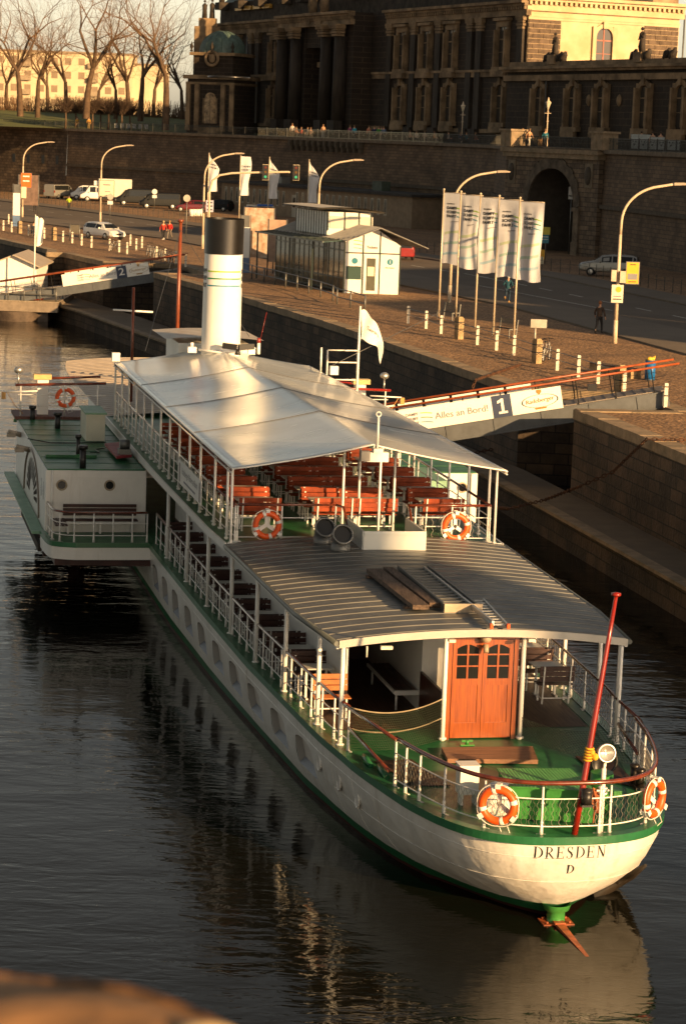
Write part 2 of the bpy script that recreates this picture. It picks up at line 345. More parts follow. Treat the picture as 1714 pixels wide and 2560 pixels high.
for a, b in zip(mid, mid[1:]):
    L = (b-a).length; d = (b-a)/L; t = (-acc) % 6
    while t < L-3:
        p = a+d*t; q = a+d*(t+2.6); n_ = Vector((-d.y, d.x, 0))*.08; z = Vector((0, 0, QZ+.014)); wl_.quad(p-n_+z, q-n_+z, q+n_+z, p+n_+z); t += 6
for x0, y0, x1, y1 in [(16.2, 150, 9, 171), (12.5, 173, 8.6, 186)]:
    a, b = Vector((x0, y0, QZ+.014)), Vector((x1, y1, QZ+.014)); d = (b-a).normalized(); n_ = Vector((-d.y, d.x, 0))*.07; wl_.quad(a-n_, b-n_, b+n_, a+n_)
struct(wl_.build('road_markings', roadline), 'white painted lane markings')
def wall_strip(pts, z0, z1, m, name, lean=0., parent=None, label=None, z0f=None):
    b = MB(); s = 0; n = len(pts)
    offs = []
    for i in range(n):
        a = Vector(pts[max(i-1, 0)]); c = Vector(pts[min(i+1, n-1)]); d = (c-a).normalized(); offs.append(Vector((-d.y, d.x))*lean)
    for i in range(n-1):
        a, c = Vector(pts[i]), Vector(pts[i+1]); L = (c-a).length; k = max(1, int(L/6))
        for j in range(k):
            p = a.lerp(c, j/k); q = a.lerp(c, (j+1)/k); o1 = offs[i].lerp(offs[i+1], j/k); o2 = offs[i].lerp(offs[i+1], (j+1)/k); l0 = s+L*j/k; l1 = s+L*(j+1)/k
            b.quad((p.x+o1.x, p.y+o1.y, z0), (q.x+o2.x, q.y+o2.y, z0), (q.x, q.y, z1), (p.x, p.y, z1), uv=[(l0, z0), (l1, z0), (l1, z1), (l0, z1)])
        s += L
    return b.build(name, m, parent, label)
qw = thing('quay_wall', 'dark river wall of big stone blocks below the cobbled quay', 'wall')
wall_strip(edge, -.5, QZ-.02, qstone, 'stone_face', .0, qw)
cp = MB()
for i in range(len(edge)-1):
    a, c = Vector((*edge[i], 0)), Vector((*edge[i+1], 0)); d = (c-a); L = d.length; d /= L; n_ = Vector((-d.y, d.x, 0))
    if n_.dot(Vector((-1, -.3, 0))) < 0 and L > 5: n_ = -n_
    k = max(1, int(L/1.6))
    for j in range(k):
        p = a+d*(L*j/k+.012); q = a+d*(L*(j+1)/k-.012); h = QZ+.035+random.uniform(-.012, .02)
        inn = -n_*.75; out = n_*.06
        vs = [p+out, q+out, q+inn, p+inn]
        cp.add([(v.x, v.y, h) for v in vs]+[(v.x, v.y, h-.36) for v in vs], [(0, 1, 2, 3), (0, 4, 5, 1), (1, 5, 6, 2), (2, 6, 7, 3), (3, 7, 4, 0)])
cap = mat('coping_stone', (.3, .215, .135), .85, col2=(.17, .13, .08), scale=1.5, bump=.5, bscale=4, detail=8)
cp.build('coping', cap, qw)
walk = [(15.6, 50), (9.8, 77.9), (5.44, 98.7), (-1.0, 120), (-9.0, 146), (-19.5, 176), (-26.5, 193), (-35, 213), (-60, 275)]
inn_ = [(17.5, 50), (11.9, 78.2), (7.4, 98.9), (1.0, 121), (-6.5, 148), (-15, 173), (-23, 194.5), (-31, 214), (-58, 276)]
ledge = mat('ledge_slabs', (.15, .11, .07), .85, col2=(.12, .09, .06), scale=.8, bump=.4, bscale=3, detail=8)
strip('towpath', walk, inn_, 1.15, 0, ledge, 'stone towpath ledge at the foot of the quay wall')
tw = thing('towpath_wall', 'low stone edge dropping from the towpath ledge into the river', 'wall')
wall_strip(walk, -.5, 1.12, qstone, 'stone_face', 0, tw)
k_ = MB()
for a, c in zip(walk, walk[1:]):
    a, c = Vector((*a, 1.15)), Vector((*c, 1.15)); k_.bar(a, c, .5, .12)
k_.build('kerb_stone', cap, tw)
# ------------------------------------------------------------------ terrace wall with portal
TZ = 14.05
rw = thing('terrace_wall', 'high brown masonry retaining wall with an arched portal, below the terrace', 'wall')
wall_strip(base[3:10], QZ, TZ, wstone, 'masonry', .25, rw)
wall_strip([(40, 150)]+base[:3], QZ, TZ, wstone, 'masonry', .25, rw, label='masonry right of the arched portal')
bst = thing('bastion_wall', 'rough stone bastion wall with three small slits at the far left', 'wall')
wall_strip(base[9:], QZ, TZ, wstone2, 'masonry', .3, bst)
lb = MB(); d_ = Vector((-52.5+42.3, 364-353.4, 0)).normalized(); nb_ = Vector((-d_.y, d_.x, 0))
if nb_.y > 0: nb_ = -nb_
for t in (1.2, 4.6, 8.2, 11.8):
    p = Vector((-42.3, 353.4, 9.4))+d_*t+nb_*.1
    lb.box(-.35, .35, -.06, .06, -.7, .7, Matrix.Translation(p) @ Matrix.Rotation(atan2(d_.y, d_.x), 4, 'Z'))
lb.build('slit_window', black, bst)
for t in (2.2, 6.5, 10.8):
    p = Vector((-42.3, 353.4, 5.9))+d_*t+nb_*.12; M_ = Matrix.Translation(p) @ Matrix.Rotation(atan2(d_.y, d_.x), 4, 'Z')
    e = MB(); e.xz([(-1.5, -.6), (-1.0, -1.3), (1.0, -1.3), (1.5, -.6), (1.2, .5), (0, 1.25), (-1.2, .5)], -.1, .1, M_); e.build('embrasure', mat('embrasure_stone', (.11, .08, .055), .9), bst)
    e = MB(); e.lathe([(0.001, 0), (.55, 0)], (0, 0, 0), 14, False, M_ @ Matrix.Translation((0, -.125, -.1)) @ Matrix.Rotation(pi/2, 4, 'X')); e.lathe([(0.001, 0), (.55, 0)], (0, 0, 0), 14, False, M_ @ Matrix.Translation((0, .125, -.1)) @ Matrix.Rotation(pi/2, 4, 'X')); e.build('opening', black, bst)
# cornice band, mid ledge
tc_ = MB(); ml = MB()
for a, c in zip(base[2:], base[3:]):
    a, c = Vector((*a, 0)), Vector((*c, 0)); tc_.bar(a+Vector((0, 0, TZ-.12)), c+Vector((0, 0, TZ-.12)), .9, .34)
for a, c in zip([(40, 150)]+base[:2], base[:3]):
    a, c = Vector((*a, 0)), Vector((*c, 0)); tc_.bar(a+Vector((0, 0, TZ-.12)), c+Vector((0, 0, TZ-.12)), .9, .34); ml.bar(a+Vector((-.15, -.1, 9.0)), c+Vector((-.15, -.1, 9.0)), .5, .35)
for a, c in zip(base[3:9], base[4:10]):
    a, c = Vector((*a, 0)), Vector((*c, 0)); ml.bar(a+Vector((-.15, -.1, 8.9)), c+Vector((-.15, -.1, 8.9)), .5, .35)
tc_.build('coping', mat('wall_coping', (.17, .13, .09), .85, var=.25), rw); ml.build('string_course', mat('string_course', (.09, .07, .05), .9, var=.2), rw)
# portal: from base[2] to base[3]
Pa, Pb = Vector((*base[3], 0)), Vector((*base[2], 0)); dP = (Pb-Pa).normalized(); LP = (Pb-Pa).length; angP = atan2(dP.y, dP.x)
PM = RZ(angP, (Pa.x, Pa.y, 0))               # local x along the wall to the right, local -y towards the river
def portal():
    b = MB(); off = -.7; cx = LP*.52; hw = 4.1; sp = 8.6; rise = 3.6; n = 18
    arc = [(cx-hw*cos(pi*i/n), sp+rise*sin(pi*i/n)**.85) for i in range(n+1)]
    left = -.3; right = LP+.3; ztop = TZ+.1
    def q(*pts):
        b.quad(*[PM @ Vector((x, off, z)) for x, z in pts], uv=[(x+300, z) for x, z in pts])
    q((left, QZ), (cx-hw, QZ), (cx-hw, sp), (left, sp)); q((cx+hw, QZ), (right, QZ), (right, sp), (cx+hw, sp))
    q((left, sp), (cx-hw, sp), (cx-hw, ztop), (left, ztop)); q((cx+hw, sp), (right, sp), (right, ztop), (cx+hw, ztop))
    for a, c in zip(arc, arc[1:]): q(a, c, (c[0], ztop), (a[0], ztop))
    for x in (left, right): b.quad(*[PM @ Vector(v) for v in ((x, off, QZ), (x, .6, QZ), (x, .6, ztop), (x, off, ztop))], uv=[(0, QZ), (1, QZ), (1, ztop), (0, ztop)])
    b.build('portal_front', wstone2, rw)
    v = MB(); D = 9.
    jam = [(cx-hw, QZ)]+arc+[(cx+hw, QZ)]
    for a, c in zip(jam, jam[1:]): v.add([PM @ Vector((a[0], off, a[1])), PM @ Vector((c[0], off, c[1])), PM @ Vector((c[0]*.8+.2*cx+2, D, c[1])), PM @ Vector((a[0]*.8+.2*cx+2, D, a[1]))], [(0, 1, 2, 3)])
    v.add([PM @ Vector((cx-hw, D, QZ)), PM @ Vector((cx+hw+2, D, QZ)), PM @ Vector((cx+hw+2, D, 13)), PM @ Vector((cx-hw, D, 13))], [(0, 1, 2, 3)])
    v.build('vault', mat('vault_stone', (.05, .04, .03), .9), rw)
    r = MB()                                   # voussoirs
    for i in range(n):
        a, c = arc[i], arc[i+1]; ca = Vector((cx, sp-1.2)); 
        def ex(p, k): 
            d = (Vector(p)-ca).normalized(); return (p[0]+d.x*k, p[1]+d.y*k)
        pl = [ex(a, .03), ex(a, 1.0+.15*(i % 2)), ex(c, 1.0+.15*(i % 2)), ex(c, .03)]
        r.xz(pl, off-.14, off+.05, PM)
    r.build('arch_ring', mat('voussoirs', (.13, .1, .07), .9, var=.4, scale=1), rw)
    p = MB()
    for x in (cx-hw-1.2, cx+hw+.1):
        p.box(x, x+1.1, off-.25, off+.1, QZ, QZ+1.2, PM); p.box(x+.1, x+1.0, off-.18, off+.1, QZ+1.2, sp-.2, PM); p.box(x-.05, x+1.15, off-.3, off+.1, sp-.2, sp+.15, PM)
    p.build('pier', mat('pier_stone', (.2, .15, .1), .88, var=.35, scale=1.2, bump=.4), rw)
    c_ = MB(); c_.box(left-.4, right+.4, off-.5, .3, TZ-.45, TZ-.05, PM); c_.box(left-.2, right+.2, off-.3, .2, TZ-.9, TZ-.46, PM); c_.build('portal_cornice', cap, rw)
    for x in (1.0, LP-1.3):
        m_ = MB(); m_.box(x-.65, x+.65, off-.1, off+.05, 10.6, 12.8, PM); m_.build('medallion_panel', mat('panel_stone', (.2, .16, .11), .85, var=.2), rw)
        m_ = MB(); m_.lathe([(.001, .22), (.3, .2), (.48, .1), (.5, 0)], (0, 0, 0), 18, True, PM @ Matrix.Translation((x, off-.1, 11.7)) @ Matrix.Diagonal((1, 1, 1.7, 1)) @ Matrix.Rotation(pi/2, 4, 'X')); m_.build('medallion', mat('medallion', (.07, .055, .04), .85), rw)
    return cx
portal_cx = portal()
for x, lab in ((.0, 'left'), (LP+.2, 'right')):   # stone pedestals on the terrace above the portal
    g = MB(); g.box(x-1.0, x+1.0, -1.0, .6, TZ, TZ+1.5, PM); g.box(x-1.15, x+1.15, -1.15, .75, TZ+1.5, TZ+1.68, PM); g.box(x-.9, x-.1, -1.03, -.98, TZ+.2, TZ+1.35, PM); g.box(x+.1, x+.9, -1.03, -.98, TZ+.2, TZ+1.35, PM)
    tag(g.build('stone_pedestal', cap), 'stone parapet pedestal above the %s side of the arched portal' % lab, 'pedestal', 'pedestals above the portal')
# corbels below the terrace rail
def wall_at(px, py=345):
    """where the terrace wall line is met by photo column px: point and wall direction"""
    r = ray(px, py); P = [(40, 150)]+base
    for a, c in zip(P, P[1:]):
        a, c = Vector(a), Vector(c); e = c-a; n = Vector((-e.y, e.x)); den = r.x*n.x+r.y*n.y
        if abs(den) < 1e-9: continue
        t = (a.x*n.x+a.y*n.y)/den; q = Vector((r.x*t, r.y*t)); s = (q-a).dot(e)/e.dot(e)
        if t > 0 and 0 <= s <= 1: return q, e.normalized()
for i in range(13):
    q, d = wall_at(735+i*14.4); M_ = RZ(atan2(-d.y, -d.x), (q.x, q.y, 0)); cb = MB(); cb.box(-.24, .24, -.75, .3, TZ-1.0, TZ-.3, M_); cb.box(-.18, .18, -.55, .3, TZ-1.6, TZ-1.0, M_); cb.build('corbel', mat('corbel_stone', (.1, .08, .055), .9, var=.3), rw)
tb = [(-120, 440)]+base[::-1][1:]+[(40, 150), (110, 150), (110, 700), (-400, 700), (-400, 600)]
poly_obj('terrace_ground', tb, TZ, terr, 'gravel terrace above the high wall')
lawnp = MB()
def lawnf(u, v): return Vector((lerp(-95, -12, u), lerp(352, 470, v), TZ+.02+3.4*sin(pi*min(1, v*1.9)*.5)*(1-.3*u)))
lawnp.grid(lawnf, 12, 8); struct(lawnp.build('lawn', grassm), 'green park lawn rising behind the terrace')
# ------------------------------------------------------------------ paddle steamer (local x = starboard, y = forward, origin at the stern)
AS = radians(11.9); SO = Vector((4.414, 43.318, 0))
ship = thing('paddle_steamer', 'long white and green paddle steamer with tall funnel, moored with its stern towards the viewer', 'ship', SO, AS)
SM = RZ(AS, SO)
DK, UD = 1.9, 4.15
Dtab = [(3.5, 2.78), (4.7, 2.95), (7.6, 3.25), (14.7, 3.6), (21, 3.75), (31, 3.9), (46, 3.9), (52, 3.5), (58, 2.6), (63, 1.3), (66, .05)]
Wtab = [(3.5, 1.75), (4.7, 2.15), (6.3, 2.5), (9.9, 2.95), (13.6, 3.15), (17.5, 3.35), (21, 3.5), (27.5, 3.68), (46, 3.7), (52, 3.1), (58, 1.9), (63, .7), (65, .03)]
sdk = [(0, -.30), (.6, -.27), (1.1, -.12), (1.5, .12), (1.85, .52), (2.15, 1.1), (2.37, 1.75), (2.58, 2.55)]
swl = [(0, .95), (.22, 1.12), (.45, 1.38), (.7, 1.72), (.93, 2.1), (1.18, 2.55), (1.42, 3.0), (1.6, 3.3)]
gz = [(-.7, -.5), (-.3, -.2), (0, 0), (.2, .16), (.35, .3), (.6, .54), (1.0, .8), (1.35, .93), (1.6, .98), (1.9, 1.0)]
def gfun(z): return interp(gz, z)
win_u = [(30.95, 29.75), (28.95, 27.7), (26.9, 25.6), (24.55, 23.2), (22.25, 20.85), (19.9, 18.4), (17.45, 16.0), (15.0, 13.5), (12.45, 10.9), (9.95, 8.35)]
cols = []                                       # (deck point, waterline point)
for a, b in zip(sdk, swl): cols.append((a, b))
us = sorted(set([3.5, 4.1, 4.7, 5.4, 6.1, 6.8, 7.6]+[u for p in win_u for u in p]+[32.5+i*1.5 for i in range(23)]))
for u in us: cols.append(((interp(Dtab, u), u), (interp(Wtab, u), u)))
def hullp(ci, z, side):
    (vd, ud), (vw, uw) = cols[ci]; g = gfun(z)
    ease = g if ci > 7 else g
    return Vector((side*(vw+(vd-vw)*ease), uw+(ud-uw)*ease, z))
zs = [-.7, -.3, 0, .1, .2, .35, .5, .66, .95, 1.2, 1.46, 1.6, 1.75, 1.9]
WZ0, WZ1 = .66, 1.46
hb, gb, rb = MB(), MB(), MB()
for side in (-1, 1):
    for ci in range(len(cols)-1):
        u0, u1 = cols[ci][0][1], cols[ci+1][0][1]
        iswin = any(abs(u0-p[1]) < .01 and abs(u1-p[0]) < .01 for p in win_u)
        for j in range(len(zs)-1):
            z0, z1 = zs[j], zs[j+1]
            if iswin and z0 >= WZ0-.01 and z1 <= WZ1+.01: continue
            ps = [hullp(ci, z0, side), hullp(ci+1, z0, side), hullp(ci+1, z1, side), hullp(ci, z1, side)]
            tgt = rb if z1 <= .11 else gb if z1 <= .36 else hb
            tgt.add(ps, [(0, 1, 2, 3) if side > 0 else (3, 2, 1, 0)], True)
hb.build('hull', hullw, ship); gb.build('boot_stripe', rimg, ship); rb.build('bottom_plating', bottomred, ship)
for o in ship.children:
    bm = bmesh.new(); bm.from_mesh(o.data); bmesh.ops.remove_doubles(bm, verts=bm.verts, dist=.0005); bmesh.ops.recalc_face_normals(bm, faces=bm.faces); bm.to_mesh(o.data); bm.free()
def hv(u, z):                                   # half breadth at u
    return interp(Wtab, u)+(interp(Dtab, u)-interp(Wtab, u))*gfun(z)
nich = mat('window_plate', (.62, .58, .53), .45, var=.06)
for k, (ub, ua) in enumerate(win_u):
    for side in (-1, 1):
        if side > 0 and k > 3: continue
        uc, hw = (ua+ub)/2, (ub-ua)/2
        def S(u, z, d=0.): return Vector((side*(hv(u, z)-d), u, z))
        f = MB(); n = 14
        r_ = hw*.5
        arc = [(ua+.05, WZ0+.03), (ua+.05, 1.19)]+[(uc-(hw-.05)*cos(pi*i/n), 1.19+.23*sin(pi*i/n)**.55) for i in range(1, n)]+[(ub-.05, 1.19), (ub-.05, WZ0+.03)]
        rect = []
        for (x, z) in arc:                      # matching point on the rectangle border
            if z <= WZ0+.04: rect.append((ua if x < uc else ub, WZ0))
            elif z <= 1.2: rect.append((ua if x < uc else ub, 1.19))
            else:
                t = (x-ua)/(ub-ua); rect.append((ua+(ub-ua)*t, WZ1))
        L = len(arc)
        rv = MB()
        for i in range(L-1):
            f.add([S(*arc[i]), S(*arc[i+1]), S(*rect[i+1]), S(*rect[i])], [(0, 1, 2, 3)])
            rv.add([S(*arc[i]), S(*arc[i+1]), S(*arc[i+1], .16), S(*arc[i], .16)], [(0, 1, 2, 3)])
        f.add([S(ua, WZ1), S(ua, 1.19), S(*rect[2])], [(0, 1, 2)]); f.add([S(ub, WZ1), S(ub, 1.19), S(*rect[-3])], [(0, 1, 2)])
        f.add([S(*arc[0]), S(*arc[-1]), S(*rect[-1]), S(*rect[0])], [(0, 1, 2, 3)]); rv.add([S(*arc[0]), S(*arc[-1]), S(*arc[-1], .16), S(*arc[0], .16)], [(0, 1, 2, 3)])
        w_ = f.build('hull_window', hullw, ship); rv.build('reveal', mat('reveal_dark', (.32, .31, .29), .6, var=0), w_)
        g = MB(); g.add([S(x, z, .16) for x, z in arc], [tuple(range(L))]); g.build('shutter', nich, w_)
        s_ = MB(); s_.add([S(ua+.05, WZ0+.035, -.005), S(ub-.05, WZ0+.035, -.005), S(ub-.05, WZ0+.16, .155), S(ua+.05, WZ0+.16, .155)], [(0, 1, 2, 3)]); s_.build('sill', mat('sill_grey', (.22, .24, .27), .5, var=.05), w_)
def port(u, z, side, r=.14):
    c = Vector((side*(hv(u, z)+.004), u, z)); M_ = Matrix.Translation(c) @ Matrix.Rotation(pi/2*side, 4, 'Y')
    p = MB(); p.torus((0, 0, 0), r, .025, M_, 18, 6); p.v = [tuple(Vector(v)) for v in p.v]
    o = p.build('porthole', hullw, ship); g = MB(); g.lathe([(.001, 0), (r, 0)], (0, 0, 0), 18, False, M_); g.build('pane', nich, o)
for u, z in ((7.75, 1.25), (6.35, 1.2), (5.2, 1.15)): port(u, z, -1, .17)
# outline of the deck (starboard to port round the stern), for rims and rails
def outline(u_max, inset=0., z=DK, side=None):
    P = [Vector((-interp(Dtab, u), u, z)) for u in [u_max-(u_max-3.5)*i/24 for i in range(24)]]+[Vector((-a, b, z)) for a, b in sdk[::-1]]
    Q = [Vector((-p.x, p.y, z)) for p in P[::-1]][1:]
    A = P+Q
    if side == -1: A = P
    if inset:
        out = []
        for i, p in enumerate(A):
            t = A[min(i+1, len(A)-1)]-A[max(i-1, 0)]; t.normalize(); out.append(p+Vector((-t.y, t.x, 0))*inset)
        A = out
    return A
def smooth_line(P, k=3):
    out = []
    for i in range(len(P)-1):
        p0, p1, p2, p3 = P[max(i-1, 0)], P[i], P[i+1], P[min(i+2, len(P)-1)]
        for j in range(k):
            t = j/k; out.append(.5*((2*p1)+(-p0+p2)*t+(2*p0-5*p1+4*p2-p3)*t*t+(-p0+3*p1-3*p2+p3)*t**3))
    out.append(P[-1]); return out
def ribbon(mb, P, o0, o1, z0, z1):
    n = len(P); A, B = [], []
    for i, p in enumerate(P):
        t = P[min(i+1, n-1)]-P[max(i-1, 0)]; t.normalize(); nn = Vector((-t.y, t.x, 0)); A.append(p+nn*o0); B.append(p+nn*o1)
    vs = [Vector((p.x, p.y, z0)) for p in A]+[Vector((p.x, p.y, z1)) for p in A]+[Vector((p.x, p.y, z1)) for p in B]+[Vector((p.x, p.y, z0)) for p in B]
    fs = []
    for i in range(n-1):
        for a in range(4): b = (a+1) % 4; fs.append((a*n+i, a*n+i+1, b*n+i+1, b*n+i))
    mb.add(vs, fs, False)
OL = smooth_line(outline(33.2))
rim = MB(); ribbon(rim, OL, -.05, .16, DK-.12, DK+.035); rim.build('rubbing_rim', rimg, ship)
rim = MB(); ribbon(rim, OL, .15, .42, DK-.02, DK+.012); rim.build('waterway', green, ship)
dk = MB(); half = [(interp(Dtab, u), u) for u in [60, 52, 46, 40, 33, 25, 18, 12, 7.6, 5.5, 3.5]]+sdk[::-1]
dk.add([(-v, u, DK) for v, u in half]+[(v, u, DK) for v, u in half], [(i, i+1, len(half)+i+1, len(half)+i) for i in range(len(half)-1)]); dk.build('main_deck', green, ship)
pk = MB()
for u0, u1 in ((7.95, 33.),):
    n = 12
    for i in range(n):
        a, b = lerp(u0, u1, i/n), lerp(u0, u1, (i+1)/n); pk.add([(-interp(Dtab, a)+.45, a, DK+.006), (interp(Dtab, a)-.45, a, DK+.006), (interp(Dtab, b)-.45, b, DK+.006), (-interp(Dtab, b)+.45, b, DK+.006)], [(0, 1, 2, 3)])
pk.build('deck_planking', plankd, ship)
# hull lettering
def sternmap(x, y):
    z = 1.47+y
    # arc length along the outline at this height
    pts = [hullp(i, z, 1) for i in range(8)]; s = abs(x); i = 0; acc = 0
    while i < 6 and acc+(pts[i+1]-pts[i]).length < s: acc += (pts[i+1]-pts[i]).length; i += 1
    d = (pts[i+1]-pts[i]); t = (s-acc)/d.length; p = pts[i]+d*t; n_ = Vector((d.y, -d.x, 0)).normalized(); p += n_*.006
    return Vector((p.x if x >= 0 else -p.x, p.y, p.z))
def serif_text(s, size, cx, cy, mapf, parent, m):    # roman capitals built stroke by stroke
    G = {'D': ([(0, 0, 0, 1, 1)], [('arc', 0, .5, .52, .5)]),}
    mb = MB()
    def stroke(p, q, w):
        p, q = Vector(p), Vector(q); d = q-p; L = d.length; d /= L; n_ = Vector((-d.y, d.x))*w/2; k = max(1, int(L/.04))
        for i in range(k):
            a, b = p+d*(L*i/k), p+d*(L*(i+1)/k); mb.add([mapf(*(a-n_)), mapf(*(b-n_)), mapf(*(b+n_)), mapf(*(a+n_))], [(0, 1, 2, 3)])
    def arcs(c, rx, ry, a0, a1, w0, w1, n=12):
        P = []
        for i in range(n+1):
            a = lerp(a0, a1, i/n); w = lerp(w0, w1, sin(pi*i/n)); P.append((Vector((c[0]+(rx)*cos(a), c[1]+(ry)*sin(a))), Vector((c[0]+(rx-w)*cos(a), c[1]+(ry-w*.6)*sin(a)))))
        for (a, b), (c2, d2) in zip(P, P[1:]): mb.add([mapf(*a), mapf(*c2), mapf(*d2), mapf(*b)], [(0, 1, 2, 3)])
    T, t, sf = .135*size, .045*size, .07*size
    H = size
    def stem(x, y0=0, y1=None):
        y1 = H if y1 is None else y1; stroke((x, y0), (x, y1), T)
        stroke((x-T/2-sf, y0+t/2), (x+T/2+sf, y0+t/2), t); stroke((x-T/2-sf, y1-t/2), (x+T/2+sf, y1-t/2), t)
    x = cx
    for ch in s:
        if ch == 'D':
            w = .78*H; f0 = mapf
            mapf = (lambda X: (lambda a, b: f0(X+a, cy+b)))(x); stem(.17*H); arcs((.2*H, H/2), .56*H, H/2, -pi/2, pi/2, t, T)
        elif ch == 'R':
            w = .76*H; f0 = mapf; mapf = (lambda X: (lambda a, b: f0(X+a, cy+b)))(x); stem(.17*H); arcs((.22*H, .74*H), .38*H, .26*H, -pi/2, pi/2, t, T*.9); stroke((.3*H, .5*H), (.68*H, .02*H), T*.85); stroke((.62*H, t/2), (.78*H, t/2), t)
        elif ch == 'E':
            w = .68*H; f0 = mapf; mapf = (lambda X: (lambda a, b: f0(X+a, cy+b)))(x); stem(.17*H); stroke((.1*H, H-t/2), (.58*H, H-t/2), t); stroke((.1*H, t/2), (.62*H, t/2), t); stroke((.17*H, .52*H), (.46*H, .52*H), t)
            stroke((.57*H, H), (.57*H, .82*H), t); stroke((.61*H, 0), (.61*H, .2*H), t); stroke((.46*H, .42*H), (.46*H, .62*H), t)
        elif ch == 'S':
            w = .6*H; f0 = mapf; mapf = (lambda X: (lambda a, b: f0(X+a, cy+b)))(x)
            P = [(.46, .8), (.42, .93), (.3, .99), (.16, .93), (.11, .78), (.17, .64), (.3, .54), (.42, .43), (.48, .26), (.42, .09), (.28, .01), (.14, .06), (.08, .2)]; Wd = [.03, .03, .04, .06, .1, .13, .15, .13, .1, .06, .04, .03, .03]
            for i in range(len(P)-1): stroke((P[i][0]*H, P[i][1]*H), (P[i+1][0]*H, P[i+1][1]*H), Wd[i]*H*1.05)
            stroke((.47*H, .74*H), (.47*H, .98*H), t); stroke((.08*H, .03*H), (.08*H, .26*H), t)
        else:
            w = .84*H; f0 = mapf; mapf = (lambda X: (lambda a, b: f0(X+a, cy+b)))(x); stroke((.17*H, 0), (.17*H, H), t); stroke((.08*H, t/2), (.26*H, t/2), t); stroke((.05*H, H-t/2), (.2*H, H-t/2), t)
            stroke((.17*H, .97*H), (.66*H, .03*H), T); stroke((.66*H, 0), (.66*H, H), t); stroke((.57*H, H-t/2), (.76*H, H-t/2), t)
        x += w+.12*H; mapf = f0
    return mb.build('lettering', m, parent)
serif_text('DRESDEN', .24, -.76, .03, sternmap, ship, ink); serif_text('D', .19, -.09, -.29, sternmap, ship, ink)
# rudder
rd = MB(); rd.lathe([(.28, .32), (.24, .2), (.17, .16), (.17, -.05), (.2, -.08)], (0, .62, .05), 16); rd.build('rudder_bearing', lgreen, ship)
rustr = mat('rudder_red', (.42, .1, .03), .5, var=.4, scale=4)
rd = MB(); rd.box(-.3, .3, .38, .8, -.14, .02); rd.box(-.1, .1, .3, .9, .02, .07)
rd.add([(-.09, .5, .06), (.09, .5, .06), (.05, -1.35, .0), (-.02, -1.35, .0), (-.09, .5, -.3), (.09, .5, -.3), (.05, -1.5, -.4), (-.02, -1.5, -.4)], [(0, 1, 2, 3), (4, 7, 6, 5), (0, 4, 5, 1), (1, 5, 6, 2), (2, 6, 7, 3), (3, 7, 4, 0)])
for x in (-.22, .22):
    for y in (.45, .73): rd.cyl((x, y, .02), (x, y, .06), .03, n=6)
rd.build('rudder', rustr, ship)
for side in (-1, 1):                            # overlapping plate edges of the hull
    for z in (.98, 1.52):
        sm2 = MB(); sm2.tube([hullp(i, z, side)+Vector((side*.002, -.002, 0)) for i in range(0, len(cols)-14) if z > 1.5 or i < 14], .006, 4, caps=False); sm2.build('plate_lap', hullw, ship)
for i in (9, 11, 13, 20, 26, 32):
    sm2 = MB(); sm2.tube([hullp(i, z, -1)+Vector((-.002, 0, 0)) for z in (.36, .5, .66, .95, 1.2, 1.46, 1.6, 1.78)], .005, 4, caps=False); sm2.build('plate_seam', hullw, ship)
# ---- aft roof
def rw_(u): return interp([(6.5, 3.12), (9.6, 3.42), (18.4, 3.62)], u)
rf = MB()
def roofp(a, b, dz=0.): u = lerp(6.5, 18.45, b); hw = rw_(u); v = lerp(-hw, hw, a); return Vector((v, u, UD+.22*(1-(v/hw)**2)+dz))
rf.grid(lambda a, b: roofp(a, b), 20, 24); rf.grid(lambda a, b: roofp(1-a, b, -.07), 20, 4)
for k in range(22):
    b0 = (k+.35)/22
    rf.grid(lambda a, b: roofp(a, b0+b*.0035, .016*sin(pi*min(1, .15+b*.7))), 20, 2, False)
    rf.grid(lambda a, b: roofp(a, b0-.001 if b < .5 else b0-.0005, .0 if b < .5 else .014), 20, 1, False)
rfo = rf.build('aft_roof', roofm, ship)
fa = MB()
fa.grid(lambda a, b: roofp(a, 0, .03 if b > .5 else -.13)+Vector((0, -.03, 0)), 20, 1, False)
fa.build('roof_fascia', mat('fascia_grey', (.42, .4, .36), .4, var=.08), ship)
gt = MB()
for s in (-1, 1):
    P = [Vector((s*(rw_(u)+.05), u, UD-.04)) for u in (6.5, 9.6, 14, 18.3)]; gt.tube(P, .06, 6)
gt.build('roof_gutter', mat('gutter', (.1, .11, .1), .45), ship)
for s in (-1, 1):                              # white side boarding below the roof
    sof = MB()
    P = [Vector((s*rw_(u), u, UD)) for u in (6.6, 9.6, 14, 18.4)]
    for p, q in zip(P, P[1:]): sof.bar(p+Vector((0, 0, -.12)), q+Vector((0, 0, -.12)), .05, .1)
    sof.build('roof_beam', white, ship)
# ---- upper deck
def uw(u): return interp([(18.3, 3.62), (21, 3.72), (31, 3.82), (46, 3.82), (52, 3.4)], u)
ud = MB(); Uu = [18.4, 21, 25, 31, 38, 46, 52]
ud.add([(-uw(u), u, UD) for u in Uu]+[(uw(u), u, UD) for u in Uu], [(i, 7+i, 8+i, i+1) for i in range(6)]); ud.add([(-uw(u), u, UD-.08) for u in Uu]+[(uw(u), u, UD-.08) for u in Uu], [(i, i+1, 8+i, 7+i) for i in range(6)])
ud.build('upper_deck', green, ship)
fs_ = MB()
for s in (-1, 1):
    for a, b in zip(Uu, Uu[1:]): fs_.bar((s*(uw(a)+.02), a, UD-.08), (s*(uw(b)+.02), b, UD-.08), .05, .2)
fs_.bar((-3.6, 18.4, UD-.05), (3.6, 18.4, UD-.05), .04, .16)
fs_.build('deck_edge', white, ship)
